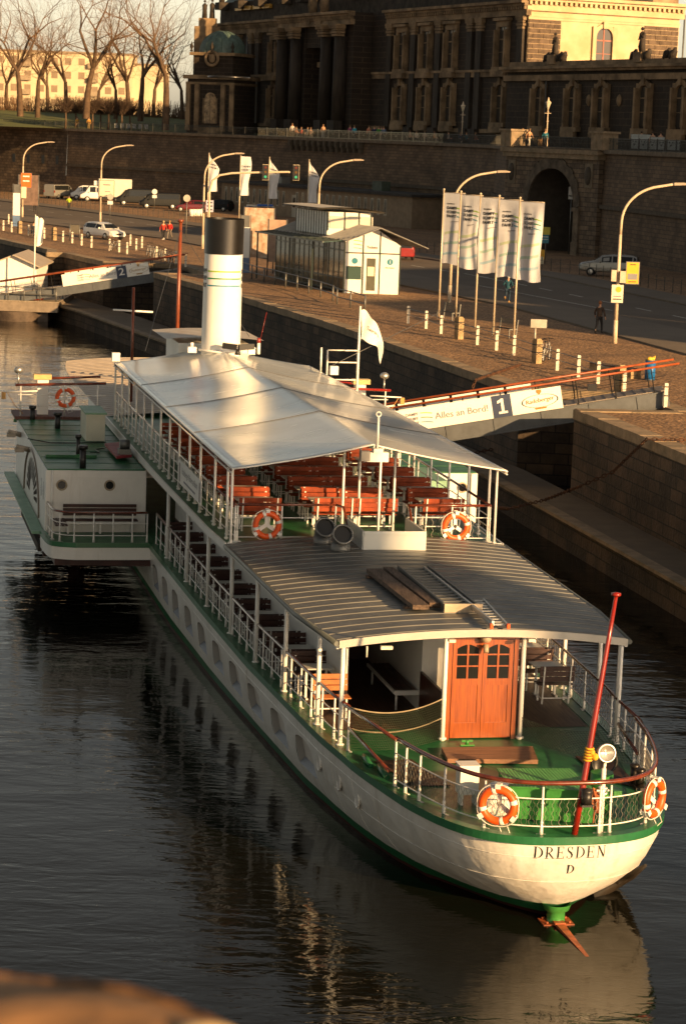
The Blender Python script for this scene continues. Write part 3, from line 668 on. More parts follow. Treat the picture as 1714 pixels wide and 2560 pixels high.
# ---- canopy
CA0, CA1 = 17.55, 44.7
def ch(a, b):
    u = lerp(CA0, CA1, b); v = lerp(-3.62, -.1, 2*a) if a < .5 else lerp(-.1, 3.4, 2*a-1); r = abs(v+.1)/3.51
    seams = [17.55, 24.7, 30.8, 37, 44.7]; sg = 0
    for p, q in zip(seams, seams[1:]):
        if p <= u <= q: sg = sin(pi*(u-p)/(q-p))
    z = 6.84-.64*r-.05*sg*sin(pi*min(1, r*1.0))-.05*sin(pi*r)
    z += .008*sin(u*1.7+v*1.3)*r*(1-r)*2
    if u < 20.5: z += .012*sin((v*1.5+u*3.5))*(1-r)*r*(20.5-u)/3
    return Vector((v, u, z))
cn = MB(); cn.grid(lambda a, b: ch(a, b), 24, 80); cno = cn.build('canopy', cnvs, ship)
sol = cno.modifiers.new('s', 'SOLIDIFY'); sol.thickness = .012
for bu in (24.7, 30.8, 37.):
    sm_ = MB(); b = (bu-CA0)/(CA1-CA0); sm_.tube([ch(i/20, b)+Vector((0, 0, .012)) for i in range(21)], .009, 4); sm_.build('seam', mat('seam_grey', (.1, .1, .1), .7, var=0), cno)
el = MB()
for s in (0, 1): el.tube([ch(s, i/40)+Vector(((.02 if s else -.02), 0, -.02)) for i in range(41)], .028, 5)
el.tube([ch(i/24, 0) for i in range(25)], .022, 5); el.tube([Vector((-3.66, u, 6.07)) for u in (17.6, 44.6)], .022, 5); el.tube([Vector((3.44, u, 6.1)) for u in (17.6, 44.6)], .022, 5)
el.build('canopy_frame', white, ship)
lc = MB()
for s in (-1, 1):
    P = []
    for i in range(260): u = lerp(17.7, 44.5, i/259); P.append(Vector((s*(3.5 if s < 0 else 3.28)+s*.17*(i % 2), u, 6.21-.1*(i % 2))))
    lc.tube(P, .011, 3)
for i in range(34):
    p = ch((i+.5)/34, 0); lc.tube([p+Vector((0, .12, 0)), p+Vector((0, -.03, -.03))], .01, 3)
lc.build('lacing', mat('lacing_dark', (.08, .08, .09), .8, var=0), ship)
rp = MB(); rp.cyl((0, 17.5, 6.75), (0, 17.5, 7.55), .03); rp.torus((0, 17.5, 7.62), .06, .018, Matrix.Rotation(pi/2, 4, 'X'), 14, 5); rp.box(-.28, .28, 17.4, 17.7, 6.42, 6.66); rp.box(-.12, .12, 17.35, 17.6, 6.66, 6.76); rp.build('ridge_post', white, ship)
cl = MB(); cl.box(-.45, -.22, 17.3, 17.5, 6.45, 6.7); cl.build('deck_lamp', mat('lamp_grey', (.3, .28, .25), .5), ship)
# ---- posts
_post = MB(); _post.cyl((0, 0, 0), (0, 0, 1), .035, n=8); _post.torus((0, 0, .02), .05, .012, None, 10, 4)
post0 = None
def clone(o, parent, M_):
    c = o.copy(); C.objects.link(c); c.parent = parent; c.matrix_local = M_; return c
def mkpost(name, x, y, z0, z1, r=1., m=white, parent=ship):
    global post0
    if post0 is None:
        post0 = _post.build(name, m, parent); post0.matrix_local = Matrix.Translation((x, y, z0)) @ Matrix.Diagonal((r, r, z1-z0, 1)); return post0
    c = post0.copy(); c.name = name; C.objects.link(c); c.parent = parent; c.matrix_local = Matrix.Translation((x, y, z0)) @ Matrix.Diagonal((r, r, z1-z0, 1)); return c
for u in [18.4, 19.1]+[21.25+2.12*i for i in range(12)]:
    for s in (-1, 1): mkpost('canopy_post', (-3.52 if u < 22 else -3.6) if s < 0 else 3.4, u, UD, 6.14)
for x, y in ((-.58, 18.73), (1.07, 20.05), (.3, 20.85), (.35, 18.6)): mkpost('canopy_post', x, y, UD, 6.5)
for u in (28.74, 24.94, 21.4, 17.9, 14.54, 11.49, 8.38, 6.6):
    s_ = interp(Dtab, u)-.14
    mkpost('roof_post', -s_, u, DK, UD-.1, 1.5); mkpost('roof_post', s_, u, DK, UD-.1, 1.5)
mkpost('roof_post', -.72, 6.95, DK, UD+.1, 1.5); mkpost('roof_post', .98, 6.95, DK, UD+.1, 1.5); mkpost('roof_post', 2.95, 6.35, DK, UD-.1, 1.2)
# ---- rails
_st = MB(); _st.cyl((0, 0, .02), (0, 0, .93), .022, n=6); _st.box(-.09, .09, -.06, .06, 0, .025); _st.cyl((0, 0, .02), (0, 0, .3), .04, .022, 6); _st.ball((0, 0, .62), .035, 6, 4); _st.ball((0, 0, .25), .035, 6, 4)
st0 = None; st_n = 0; st_extra = MB()
def stanchion(par, p, rz=0):
    global st0, st_n
    M_ = Matrix.Translation(p) @ Matrix.Rotation(rz, 4, 'Z'); st_n += 1
    if st_n > 98:
        o = len(st_extra.v); st_extra.v += [tuple(M_ @ Vector(v)) for v in _st.v]; st_extra.f += [[i+o for i in f] for f in _st.f]; st_extra.sm += _st.sm; return
    if st0 is None: st0 = _st.build('stanchion', white, par); st0.matrix_local = M_
    else: clone(st0, par, M_)
def rail(name, P, stu, hand=.96, bars=(.62, .25), wood=True, bar_r=.014, mesh=None, label=None, hr=.035):
    """P: polyline of foot points; stu: list of arc positions (0..1) or points for the stanchions"""
    P = [Vector(p) for p in P]; up = Vector((0, 0, 1)); root = None
    h = MB(); h.tube([p+up*hand for p in P], hr, 8)
    root = h.build(name, rail_w if wood else white, ship, label)
    b = MB()
    for z in bars: b.tube([p+up*z for p in P], bar_r, 5)
    b.build('rail_bar', white, root)
    L = [0]
    for a, c in zip(P, P[1:]): L.append(L[-1]+(c-a).length)
    def pos(s):
        s = min(max(s, 0), L[-1])
        for i in range(len(P)-1):
            if s <= L[i+1]+1e-6: d = P[i+1]-P[i]; return P[i]+d*((s-L[i])/max(1e-6, L[i+1]-L[i])), d
    for s in stu:
        p, d = pos(s*L[-1]); stanchion(root, p, atan2(d.y, d.x))
    if mesh:
        z0, z1, cell = mesh; m_ = MB(); k = int(L[-1]/cell); hgt = cell*1.0; rows = max(1, int((z1-z0)/hgt))
        for i in range(k):
            pts = []
            for j in range(rows*2+1):
                z = z0+(z1-z0)*j/(rows*2); o = (j//1) % 4; off = (cell*.5 if (j % 4 in (1, 2)) == (i % 2 == 0) else 0)
                p, d = pos((i+.25)*cell+off*.9); pts.append(p+up*z)
            m_.tube(pts, .0045, 3, caps=False)
        m_.build('wire_mesh', mat('wire', (.2, .18, .15), .5, metal=.5, var=0), root)
    return root
def even(n): return [(i)/(n-1) for i in range(n)]
port_low = [Vector((-interp(Dtab, u)+.16, u, DK)) for u in [31.2-1.25*i for i in range(20)]]
rail('port_side_rail', port_low+[Vector((-2.93, 6.15, DK))], [i/26 for i in range(27)], mesh=None)
stb_low = [Vector((interp(Dtab, u)-.16, u, DK)) for u in [24-1.25*i for i in range(15)]]
rail('starboard_side_rail', stb_low+[Vector((2.85, 4.6, DK))], [i/16 for i in range(17)], mesh=(.06, .9, .12))
m2 = MB()                                       # fine mesh beside the aft part of the port rail
OLs = outline(6.0, .17)
A = [p for p in smooth_line(OLs, 3) if p.y < (3.35 if p.x < 0 else 4.7)]
A.sort(key=lambda p: 0) 
st_rail = rail('stern_rail', A, [.0, .045, .10, .185, .285, .385, .485, .505, .6, .7, .8, .9, 1.], hand=1.0, bars=(.7, .18), mesh=(.2, .68, .07), hr=.045)
for p_, q_ in (((-3.0, 6.3, DK+.96), (-2.6, 3.2, DK+1.0)), ((-2.93, 6.1, DK+.52), (-2.66, 3.5, DK+.3)), ((2.85, 6.0, DK+.55), (2.72, 4.3, DK+.35)), ((2.85, 4.6, DK+.96), (2.65, 3.9, DK+1.))): ex = MB(); ex.tube([p_, q_], .037, 8); ex.build('gangway_bar', rail_w, ship)
# upper deck rails
PU = [Vector((-uw(u)+.28, u, UD)) for u in (45, 40, 35, 31, 27, 23, 18.75)]
rail('upper_port_rail', PU, even(26), bars=(.66, .38, .14))
rail('upper_aft_rail', [(-3.3, 18.75, UD), (-.75, 18.75, UD)], [0, .45, 1], bars=(.62, .12))
rail('upper_aft_rail', [(1.15, 18.75, UD), (3.3, 18.75, UD)], [.1, .55, 1], bars=(.64, .1), mesh=(.12, .62, .09))
rail('upper_starboard_rail', [Vector((-p.x, p.y, p.z)) for p in PU[::-1]], even(22), bars=(.66, .38, .14))
hs = MB(); hs.tube([(-.75, 18.75, UD+.96), (-.58, 18.6, UD+.93), (-.52, 17.8, UD+.15)], .035, 8); hs.tube([(1.15, 18.75, UD+.96), (1.1, 18.3, UD+.9), (1.06, 17.4, UD+.1)], .035, 8); hs.build('stair_handrail', rail_w, ship)
# stairwell box, cowls
sb = MB(); z0 = UD+.1
for a, b in (((-.52, 16.35), (1.05, 16.35)), ((-.52, 16.35), (-.52, 18.45)), ((1.05, 16.35), (1.05, 18.45))): sb.bar((a[0], a[1], UD+.35), (b[0], b[1], UD+.35), .06, .66)
sb.box(-.5, 1.03, 16.3, 16.34, UD+.58, UD+.62); sb.box(-.55, -.5, 16.4, 18.4, UD+.36, UD+.41)
sb.build('stairwell_box', mat('box_grey', (.5, .52, .5), .35, var=.06), ship)
sd_ = MB(); sd_.box(-.46, 1.0, 16.4, 18.4, UD+.23, UD+.25); sd_.build('stairwell', black, ship)
for x, y in ((-1.36, 17.25), (-1.12, 16.2)):
    c_ = MB(); R_ = .23
    c_.cyl((x, y, UD+.1), (x, y, UD+.42), R_*1.05, R_*1.05, 18)
    pts = [Vector((x, y, UD+.3))]+[Vector((x, y-.3*(1-cos(a)), UD+.38+.3*sin(a))) for a in (0, .3, .6, .9, 1.2)]
    c_.tube(pts, R_, 18, caps=False, rr=[R_*1.0, R_, R_, R_, R_*1.02, R_*1.06]); 
    for q in (.15, .25): c_.torus((x, y, UD+q), R_*1.06, .02, None, 18, 5)
    e = pts[-1]; d = (pts[-1]-pts[-2]).normalized(); c_.torus(e, R_*1.06, .03, d.to_track_quat('Z', 'Y').to_matrix().to_4x4(), 20, 6)
    o = c_.build('vent_cowl', galv, ship); i_ = MB(); i_.lathe([(.001, 0), (R_, 0)], e-d*.05, 18, False, d.to_track_quat('Z', 'Y').to_matrix().to_4x4()); i_.build('cowl_mouth', black, o)
# ---- companionway door at the aft end
dr = MB(); y = 7.02; X0, X1 = -.66, .9; ZT = 4.13
dr.box(X0, X0+.1, y, y+.08, DK, ZT); dr.box(X1-.1, X1, y, y+.08, DK, ZT); dr.box(X0+.1, X1-.1, y+.004, y+.08, ZT-.06, ZT); dfr = dr.build('door_frame', doorw, ship)
for s, (a, b) in enumerate(((X0+.12, .115), (.125, X1-.12))):
    d = MB(); w = b-a
    for x0, x1, z0, z1 in ((a, a+.09, DK+.03, ZT-.07), (b-.09, b, DK+.03, ZT-.07), (a+.09, b-.09, DK+.03, DK+.36), (a+.09, b-.09, DK+1.18, DK+1.32), (a+.09, b-.09, ZT-.17, ZT-.07)): d.box(x0, x1, y+.012, y+.06, z0, z1)
    d.box(a+.09, b-.09, y+.03, y+.05, DK+.36, DK+1.18); d.box(a+w/2-.02, a+w/2+.02, y+.015, y+.055, DK+1.32, ZT-.17)
    for zz_ in (DK+1.59, DK+1.84): d.box(a+.09, b-.09, y+.018, y+.052, zz_-.015, zz_+.015)
    for i in range(5): pass
    n = 8; wv = (b-a-.18)
    prof = [(a+.09, ZT-.17)]+[(a+.09+wv*i/n, ZT-.17-.09*(1-sin(pi*(.0+i/n)))) for i in range(n+1)]+[(b-.09, ZT-.17)]
    d.xz(prof, y+.02, y+.05)
    do = d.build('door', doorw, ship)
    g = MB(); g.box(a+.09, b-.09, y+.034, y+.04, DK+1.32, ZT-.17); g.build('pane', glassd, do)
dh = MB(); dh.lathe([(.02, .12), (.1, .1), (.12, .0), (.09, -.06), (.001, -.08)], (.12, 6.88, ZT-.02), 12); dh.cyl((.12, 6.88, ZT-.15), (.12, 6.8, ZT-.3), .07, .05, 10); dh.build('door_lamp', mat('lampshade', (.4, .3, .2), .4), ship)
cs = MB(); cs.box(-.62, -.56, 9.4, 15, DK+.0, 4.1); cs.box(-.56, .5, 9.4, 9.46, DK, 4.1); cs.build('partition', white, ship)
cs = MB(); cs.box(.86, .92, 7.1, 8.9, DK, DK+.9); cs.box(-.66, -.6, 7.1, 9.38, DK, DK+.95); cs.build('stair_coaming', darkwood, ship)
sh_ = MB(); sh_.box(-.58, .85, 7.12, 9.38, DK+.01, DK+.02); sh_.build('stair_opening', black, ship)
wb = MB()
for i in range(5): wb.box(-1.15+i*.1, -1.07+i*.1, 9.6, 12.4, DK+.44, DK+.47)
wbo = wb.build('wall_bench', dbench, ship); wl2 = MB(); wl2.box(-1.17, -.62, 9.52, 9.6, DK+.38, DK+.48); wl2.box(-1.2, -1.16, 9.55, 12.4, DK+.4, DK+.47); wl2.cyl((-1.1, 9.7, DK), (-1.1, 9.7, DK+.4), .025); wl2.cyl((-1.1, 12.2, DK), (-1.1, 12.2, DK+.4), .025); wl2.build('bench_frame', white, wbo)
# cabin on the main deck
cab = MB(); CWL = [(-2.2, 9.9), (-2.5, 18), (-2.85, 33.4)]
for p_, q_ in zip(CWL, CWL[1:]): cab.bar((*p_, 3.25), (*q_, 3.25), .05, 1.7)
cab.build('cabin_wall', white, ship); cab = MB(); cab.box(1.5, 1.56, 15.2, 33.4, DK, UD-.1); cab.build('cabin_wall', white, ship)
bn = MB(); [bn.bar((*p_, DK+.25), (*q_, DK+.25), .04, .48) for p_, q_ in zip(CWL, CWL[1:])]; bn.build('cabin_skirting', darkwood, ship)
ca = MB(); ca.box(-2.15, -.62, 14.9, 15.0, DK, UD-.1); ca.build('cabin_end', darkwood, ship)
# mahogany interior beam, lamp below roof edge
hk = MB(); hk.cyl((-2.55, 6.4, 4.08), (-2.55, 6.4, 3.85), .02); hk.box(-2.25, -2.0, 6.4, 6.5, 4.0, 4.07); hk.box(-.8, -.66, 6.4, 6.55, 4.14, 4.2); hk.box(.92, 1.06, 6.4, 6.55, 4.14, 4.2); hk.build('roof_fittings', mat('fitting_white', (.7, .66, .55), .4), ship)
# ropes and net
def drape(p, q, sag, n=14): p, q = Vector(p), Vector(q); return [p.lerp(q, i/n)-Vector((0, 0, sag*4*(i/n)*(1-i/n))) for i in range(n+1)]
r1 = drape((-2.95, 6.2, DK+.95), (-.72, 6.95, DK+.92), .22); r2 = drape((-2.95, 6.2, DK+.5), (-.72, 6.95, DK+.5), .2)
rr_ = MB(); rr_.tube(r1, .014, 4); rr_.tube(r2, .014, 4); rro = rr_.build('barrier_rope', rope, ship)
def net(P, Q, nu, nv, r=.0035, par=ship):
    m_ = MB(); N = len(P)-1
    def pt(a, b): i = min(int(a*N), N-1); t = a*N-i; return P[i].lerp(P[i+1], t).lerp(Q[i].lerp(Q[i+1], t), b)
    for i in range(nu+1):
        m_.tube([pt(min(1, max(0, (i+j*nu/nv*.15)/nu)), j/nv) for j in range(nv+1)], r, 3, caps=False)
    for j in range(nv+1): m_.tube([pt(i/nu, j/nv) for i in range(nu+1)], r, 3, caps=False)
    return m_.build('safety_net', netm, par)
low = [Vector((p.x, p.y-.35*sin(pi*i/14), DK+.03)) for i, p in enumerate(r1)]
net(r1, low, 44, 16)
low2 = drape((1.0, 6.9, DK+.03), (2.75, 4.7, DK+.03), 0); top2 = drape((1.0, 6.9, DK+.5), (2.75, 4.7, DK+.9), .25); 
for i, p in enumerate(low2): p.y -= .5*sin(pi*i/14)
net(top2, low2, 36, 14)
# deck gear at the stern
hp = MB(); hp.box(-1.05, .82, 4.95, 5.95, DK+.04, DK+.09, RZ(.0)); 
for x in (-.9, .65): hp.box(x, x+.1, 5.0, 5.9, DK+.012, DK+.04)
gp = MB()
def hatch(name, pts, z, h, m):
    b = MB(); b.prism(pts, z, z+h); return b.build(name, m, ship)
hatch('wooden_hatch', [(-1.08, 5.05), (.78, 4.85), (.98, 5.95), (-.98, 5.98)], DK+.02, .09, mat('hatch_wood', (.26, .13, .07), .5, var=.35, scale=2, stretch=(.6, 9, 1)))
hatch('deck_grating', [(-2.15, 3.4), (-1.45, 3.35), (-1.75, 5.4), (-2.55, 5.3)], DK+.012, .015, plankd)
hatch('dark_hatch', [(1.75, 3.6), (2.35, 2.9), (2.45, 5.3), (1.75, 5.4)], DK+.012, .02, mat('dark_hatch_wood', (.09, .04, .025), .5, var=.3))
gx = MB(); gx.prism([(-.88, 1.05), (.62, .55), (.6, 2.15), (-.78, 2.25)], DK+.012, DK+.62); gx.prism([(-.92, 1.0), (.66, .5), (.64, 2.2), (-.82, 2.3)], DK+.621, DK+.65)
for i in range(22):
    for j in range(22):
        u, v = (i+.5)/22, (j+.5)/22; x = lerp(lerp(-.9, .64, u), lerp(-.8, .62, u), v); y_ = lerp(lerp(1.02, .54, u), lerp(2.26, 2.17, u), v); gx.box(x-.014, x+.014, y_-.014, y_+.014, DK+.65, DK+.656)
gx.build('steering_box', lgreen, ship)
wbx = MB(); wbx.box(-1.62, -1.25, 1.95, 2.3, DK+.22, DK+.78); wbx.box(-1.64, -1.23, 1.93, 2.32, DK+.781, DK+.8)
for x in (-1.58, -1.3): wbx.box(x, x+.05, 2.0, 2.25, DK, DK+.22)
wbx.build('white_locker', white, ship)
cv = MB()
def lump(a, b):
    th = 2*pi*a; ph = pi*b; r = 1+.09*sin(5*th+3*b)+.06*sin(9*th+1.3)
    return Vector((-1.08+.3*r*sin(ph)**.7*cos(th), 1.15+.26*r*sin(ph)**.7*sin(th), DK+.36-.33*cos(ph)*(1 if b > .5 else 1)))
cv.grid(lump, 26, 14); cv.build('covered_winch', mat('tarpaulin', (.72, .7, .66), .7, var=.06, bump=.5, bscale=5), ship)
for s, (x, y_) in ((-1, (-2.28, 3.55)), (1, (2.32, 3.1))):
    b_ = MB(); b_.box(x-.12, x+.12, y_-.32, y_+.32, DK+.01, DK+.06)
    for dy in (-.17, .17): b_.cyl((x, y_+dy, DK+.05), (x, y_+dy, DK+.36), .085, .085, 14); b_.lathe([(.1, 0), (.1, .04), (.08, .06), (.001, .065)], (x, y_+dy, DK+.36), 14)
    b_.build('mooring_bollard', mat('bollard_iron', (.03, .025, .02), .3, metal=.3, var=.3), ship)
ck = MB(); ck.box(-.45, -.15, 6.42, 6.52, DK+.01, DK+.04); ck.cyl((-.3, 6.47, DK+.03), (-.3, 6.47, DK+.13), .04); ck.bar((-.42, 6.47, DK+.11), (-.18, 6.47, DK+.11), .04, .04); ck.build('deck_cleat', lgreen, ship)
ff = MB(); 
for (x, y_, L_) in ((-2.63, 5.2, .8), (-2.5, 4.35, .9)): ff.tube([(x-.1, y_-L_/2, DK+.05), (x-.12, y_, DK+.1), (x-.07, y_+L_/2, DK+.05)], .06, 8)
ff.build('fairlead', rimg, ship)
# flagstaff
fs = MB(); B0, T0 = Vector((.03, -.16, DK+.02)), Vector((.72, .25, 6.33)); fs.tube([B0.lerp(T0, t) for t in (0, .2, .5, .8, 1)], .05, 10, rr=[.06, .06, .055, .045, .035]); fs.lathe([(.001, -.02), (.05, -.015), (.095, .01), (.09, .05), (.001, .07)], T0, 14); fs.build('flagstaff', redp, ship)
kn = MB(); 
for i in range(5): kn.torus(B0.lerp(T0, .315+.012*i), .07, .022, None, 12, 6)
kn.ball(B0.lerp(T0, .335)+Vector((.12, -.03, -.03)), .07, 8, 6); kn.ball(B0.lerp(T0, .34)+Vector((.05, -.05, .04)), .06, 8, 6); kn.build('yellow_rope', mat('yellow', (.7, .38, .02), .7), ship)
sl_ = MB(); sl_.cyl((.6, .05, DK), (.6, .05, DK+1.22), .045, .045, 10); sl_.torus((.6, .05, DK+.85), .075, .02, None, 12, 5); sl_.torus((.6, .05, DK+.75), .075, .02, None, 12, 5); sl_.bar((.48, .05, DK+.8), (.72, .05, DK+.8), .03, .03); sl_.cyl((.6, .05, DK+1.2), (.62, .06, DK+1.32), .03); slo = sl_.build('searchlight_post', white, ship)
sx = MB(); Ms = Matrix.Translation((.63, .1, DK+1.5)) @ Matrix.Rotation(radians(80), 4, 'X'); sx.lathe([(.001, -.2), (.1, -.18), (.15, -.1), (.165, .03), (.165, .08)], (0, 0, 0), 20, True, Ms); sx.build('searchlight', mat('searchlight_brown', (.16, .05, .03), .3), slo)
sx = MB(); sx.torus((0, 0, 0), .16, .024, Ms @ Matrix.Translation((0, 0, .08)), 24, 8); sx.build('rim', alu, slo); sx = MB(); sx.lathe([(.145, 0), (.09, -.02), (.001, -.03)], (0, 0, 0), 20, True, Ms @ Matrix.Translation((0, 0, .085))); sx.build('lens', mat('lens', (.6, .55, .45), .08, metal=.7, var=0), slo)
rc = MB()
for i in range(9): rc.tube([(.42+.015*i, .1, DK+.85-.01*i), (.38+.02*i, .0, DK+.55), (.47+.012*i, .02, DK+.38), (.55, .05, DK+.55), (.5, .1, DK+.85)], .012, 4)
rc.tube([(.45, .0, DK+.45), (.42, -.02, DK+.2)], .02, 5); rc.build('hung_rope', mat('rope_red', (.4, .13, .05), .8), ship)
ln = MB(); ln.cyl((.21, -.22, DK+.62), (.21, -.22, DK+.86), .1, .1, 16); ln.lathe([(.11, 0), (.1, .04), (.001, .07)], (.21, -.22, DK+.86), 14); ln.box(.1, .32, -.3, -.14, DK+.58, DK+.62); ln.build('stern_light', black, ship)
# green ventilator behind staff
gv = MB(); gv.cyl((1.05, 1.5, DK), (1.05, 1.5, DK+.75), .22, .22, 14); gv.box(.75, 1.4, 1.3, 1.7, DK+.3, DK+.42); gv.build('steering_gear', lgreen, ship)
gv = MB(); gv.cyl((1.0, 1.9, DK+.2), (1.0, 1.9, DK+1.05), .17, .13, 14); gv.torus((1.15, 1.7, DK+.9), .25, .03, Matrix.Rotation(pi/2, 4, 'X'), 18, 6); gv.build('capstan', black, ship)
# funnel
FU = Vector((-.05, 43.2, 0)); fun = MB(); lean = Vector((.0, -.1, 4.5))/4.5
def ring(z): return FU+lean*(z-6.6)
fun.tube([Vector((ring(z).x, ring(z).y, z)) for z in (6.3, 7.5, 9, 10.25)], .69, 40, caps=False, rr=[.7, .69, .68, .67]); fun.torus(ring(6.72)+Vector((0, 0, 6.72)), .75, .05, None, 32, 6)
fo = fun.build('funnel', whitegl, ship)
fb_ = MB(); fb_.tube([Vector((ring(z).x, ring(z).y, z)) for z in (10.25, 10.9, 11.48)], .7, 40, caps=False, rr=[.685, .69, .7]); fb_.torus(ring(11.48)+Vector((0, 0, 11.48)), .7, .04, None, 32, 6); fb_.tube([Vector((ring(z).x, ring(z).y, z)) for z in (11.47, 10.6)], .66, 30, caps=False); fb_.build('funnel_top', sootb, fo)
fb_ = MB(); fb_.lathe([(.001, 0), (.66, 0)], ring(10.7)+Vector((0, 0, 10.7)), 24, False); fb_.build('funnel_mouth', mat('rust', (.12, .04, .02), .9), fo)
for z, m_ in ((9.62, glime), (9.37, ggreen), (9.12, gblue)):
    s_ = MB(); s_.lathe([(.683, z), (.683, z+.05)], (ring(z).x, ring(z).y, 0), 30, True, None, radians(-150), radians(-35)); s_.build('funnel_stripe', m_, fo)
for j, t_ in enumerate(('DAMPF', 'SCHIFF', 'FAHRT')):
    z = 9.64-.25*j; al = []
    def fmap(x, y, z=z): a = radians(-153)+x/.69; return Vector((ring(z).x+.687*cos(a), ring(z).y+.687*sin(a), z+y))
    text(t_, .2, ink, fo, fmap, align='RIGHT', bold=.006)
    def fmap2(x, y, z=z): a = radians(-30)+x/.69; return Vector((ring(z).x+.687*cos(a), ring(z).y+.687*sin(a), z+y))
    text(t_, .2, ink, fo, fmap2, align='LEFT', bold=.006)
fb_ = MB(); fb_.box(-1.25, -.95, 42.9, 43.2, 6.75, 6.95); fb_.cyl((-1.1, 43.05, 6.95), (-1.1, 43.05, 7.1), .06); fb_.build('funnel_lamp', white, ship); fb_ = MB(); fb_.box(.95, 1.2, 43.2, 43.4, 6.7, 6.95); fb_.build('funnel_lamp', white, ship)
hn = MB(); hn.cyl((.35, 41.9, 6.8), (.35, 41.9, 7.0), .12, .03); hn.bar((.38, 41.9, 7.06), (.95, 42.1, 7.08), .12, .2); hn.bar((.32, 41.9, 7.06), (-.15, 42.1, 7.1), .12, .2); hn.build('loudspeaker', black, ship)
an = MB(); an.cyl((1.35, 43.4, 6.7), (1.35, 43.4, 7.1), .06); an.build('beacon_post', white, ship); an = MB(); an.cyl((1.35, 43.4, 7.1), (1.35, 43.4, 7.28), .07); an.cyl((1.4, 43.4, 7.2), (1.6, 43.4, 8.2), .008); an.build('beacon', redp, ship)
for x, y_, h in ((3.35, 42.0, 7.1),): mkpost('antenna_post', x, y_, 6.2, h, 1)
for x, y_ in ((-3.6, 44.6), (3.62, 41.0)): 
    q = MB(); q.box(x-.14, x+.14, y_-.12, y_+.12, 6.25, 6.55, ); q.build('floodlight', white, ship)
# forward deckhouse roof, masts
fr = MB()
def frw(b): return 1 if b < .65 else 1-.12*((b-.65)/.35)**2
fr.grid(lambda a, b: Vector((lerp(-3.85, 3.85, a)*frw(b), lerp(45.4, 66, b), 4.15+.22*(1-(2*a-1)**2))), 16, 20)
for k in range(34):
    b0 = (k+.3)/34; fr.grid(lambda a, b: Vector((lerp(-3.85, 3.85, a)*frw(b0), lerp(45.4, 66, b0)+.05*b, 4.165+.22*(1-(2*a-1)**2)+.03*(b > .5))), 16, 1, False)
fr.build('forward_roof', mat('cream_roof', (.5, .42, .33), .4, var=.12), ship)
fh = MB(); fh.box(-3.0, 3.0, 45.5, 60, DK, 4.1); fh.build('forward_deckhouse', white, ship)
wh = MB(); wh.box(-1.3, 1.3, 45.0, 48.4, 4.4, 6.9); whr = MB(); whr.grid(lambda a, b: Vector((lerp(-1.8, 1.8, a), lerp(44.9, 48.8, b), 7.05+.1*(1-(2*a-1)**2))), 8, 6); wh.build('wheelhouse', white, ship); whr.build('wheelhouse_roof', mat('cream_roof2', (.55, .48, .38), .4), ship)
ma = MB(); ma.tube([(-.1, 54.3, 4.3), (-.1, 54.0, 10.9)], .1, 8, rr=[.09, .07]); ma.cyl((-.1, 54, 10.9), (-.1, 54, 11.0), .12, .12, 8); ma.build('mast', mat('mast_varnish', (.2, .05, .02), .3, var=.2), ship)
ma = MB(); ma.tube([(-2.5, 49, 4.3), (-2.5, 49, 8.6)], .055, 8); mo = ma.build('signal_mast', MATS['mast_varnish'], ship); ma = MB(); ma.cyl((-3.25, 49, 7.75), (-1.75, 49, 7.7), .04, .04, 6); ma.build('yardarm', white, mo)
sr = MB(); sr.tube([(-.1, 54, 10.6), (-2.5, 45, 6.6)], .012, 3); sr.tube([(-.1, 54, 10.6), (1.5, 46, 7.0)], .012, 3); sr.tube([(3.5, 41.2, 6.5), (9.5, 49.5, 7.9)], .015, 3); sr.build('stay_wire', galv, ship)
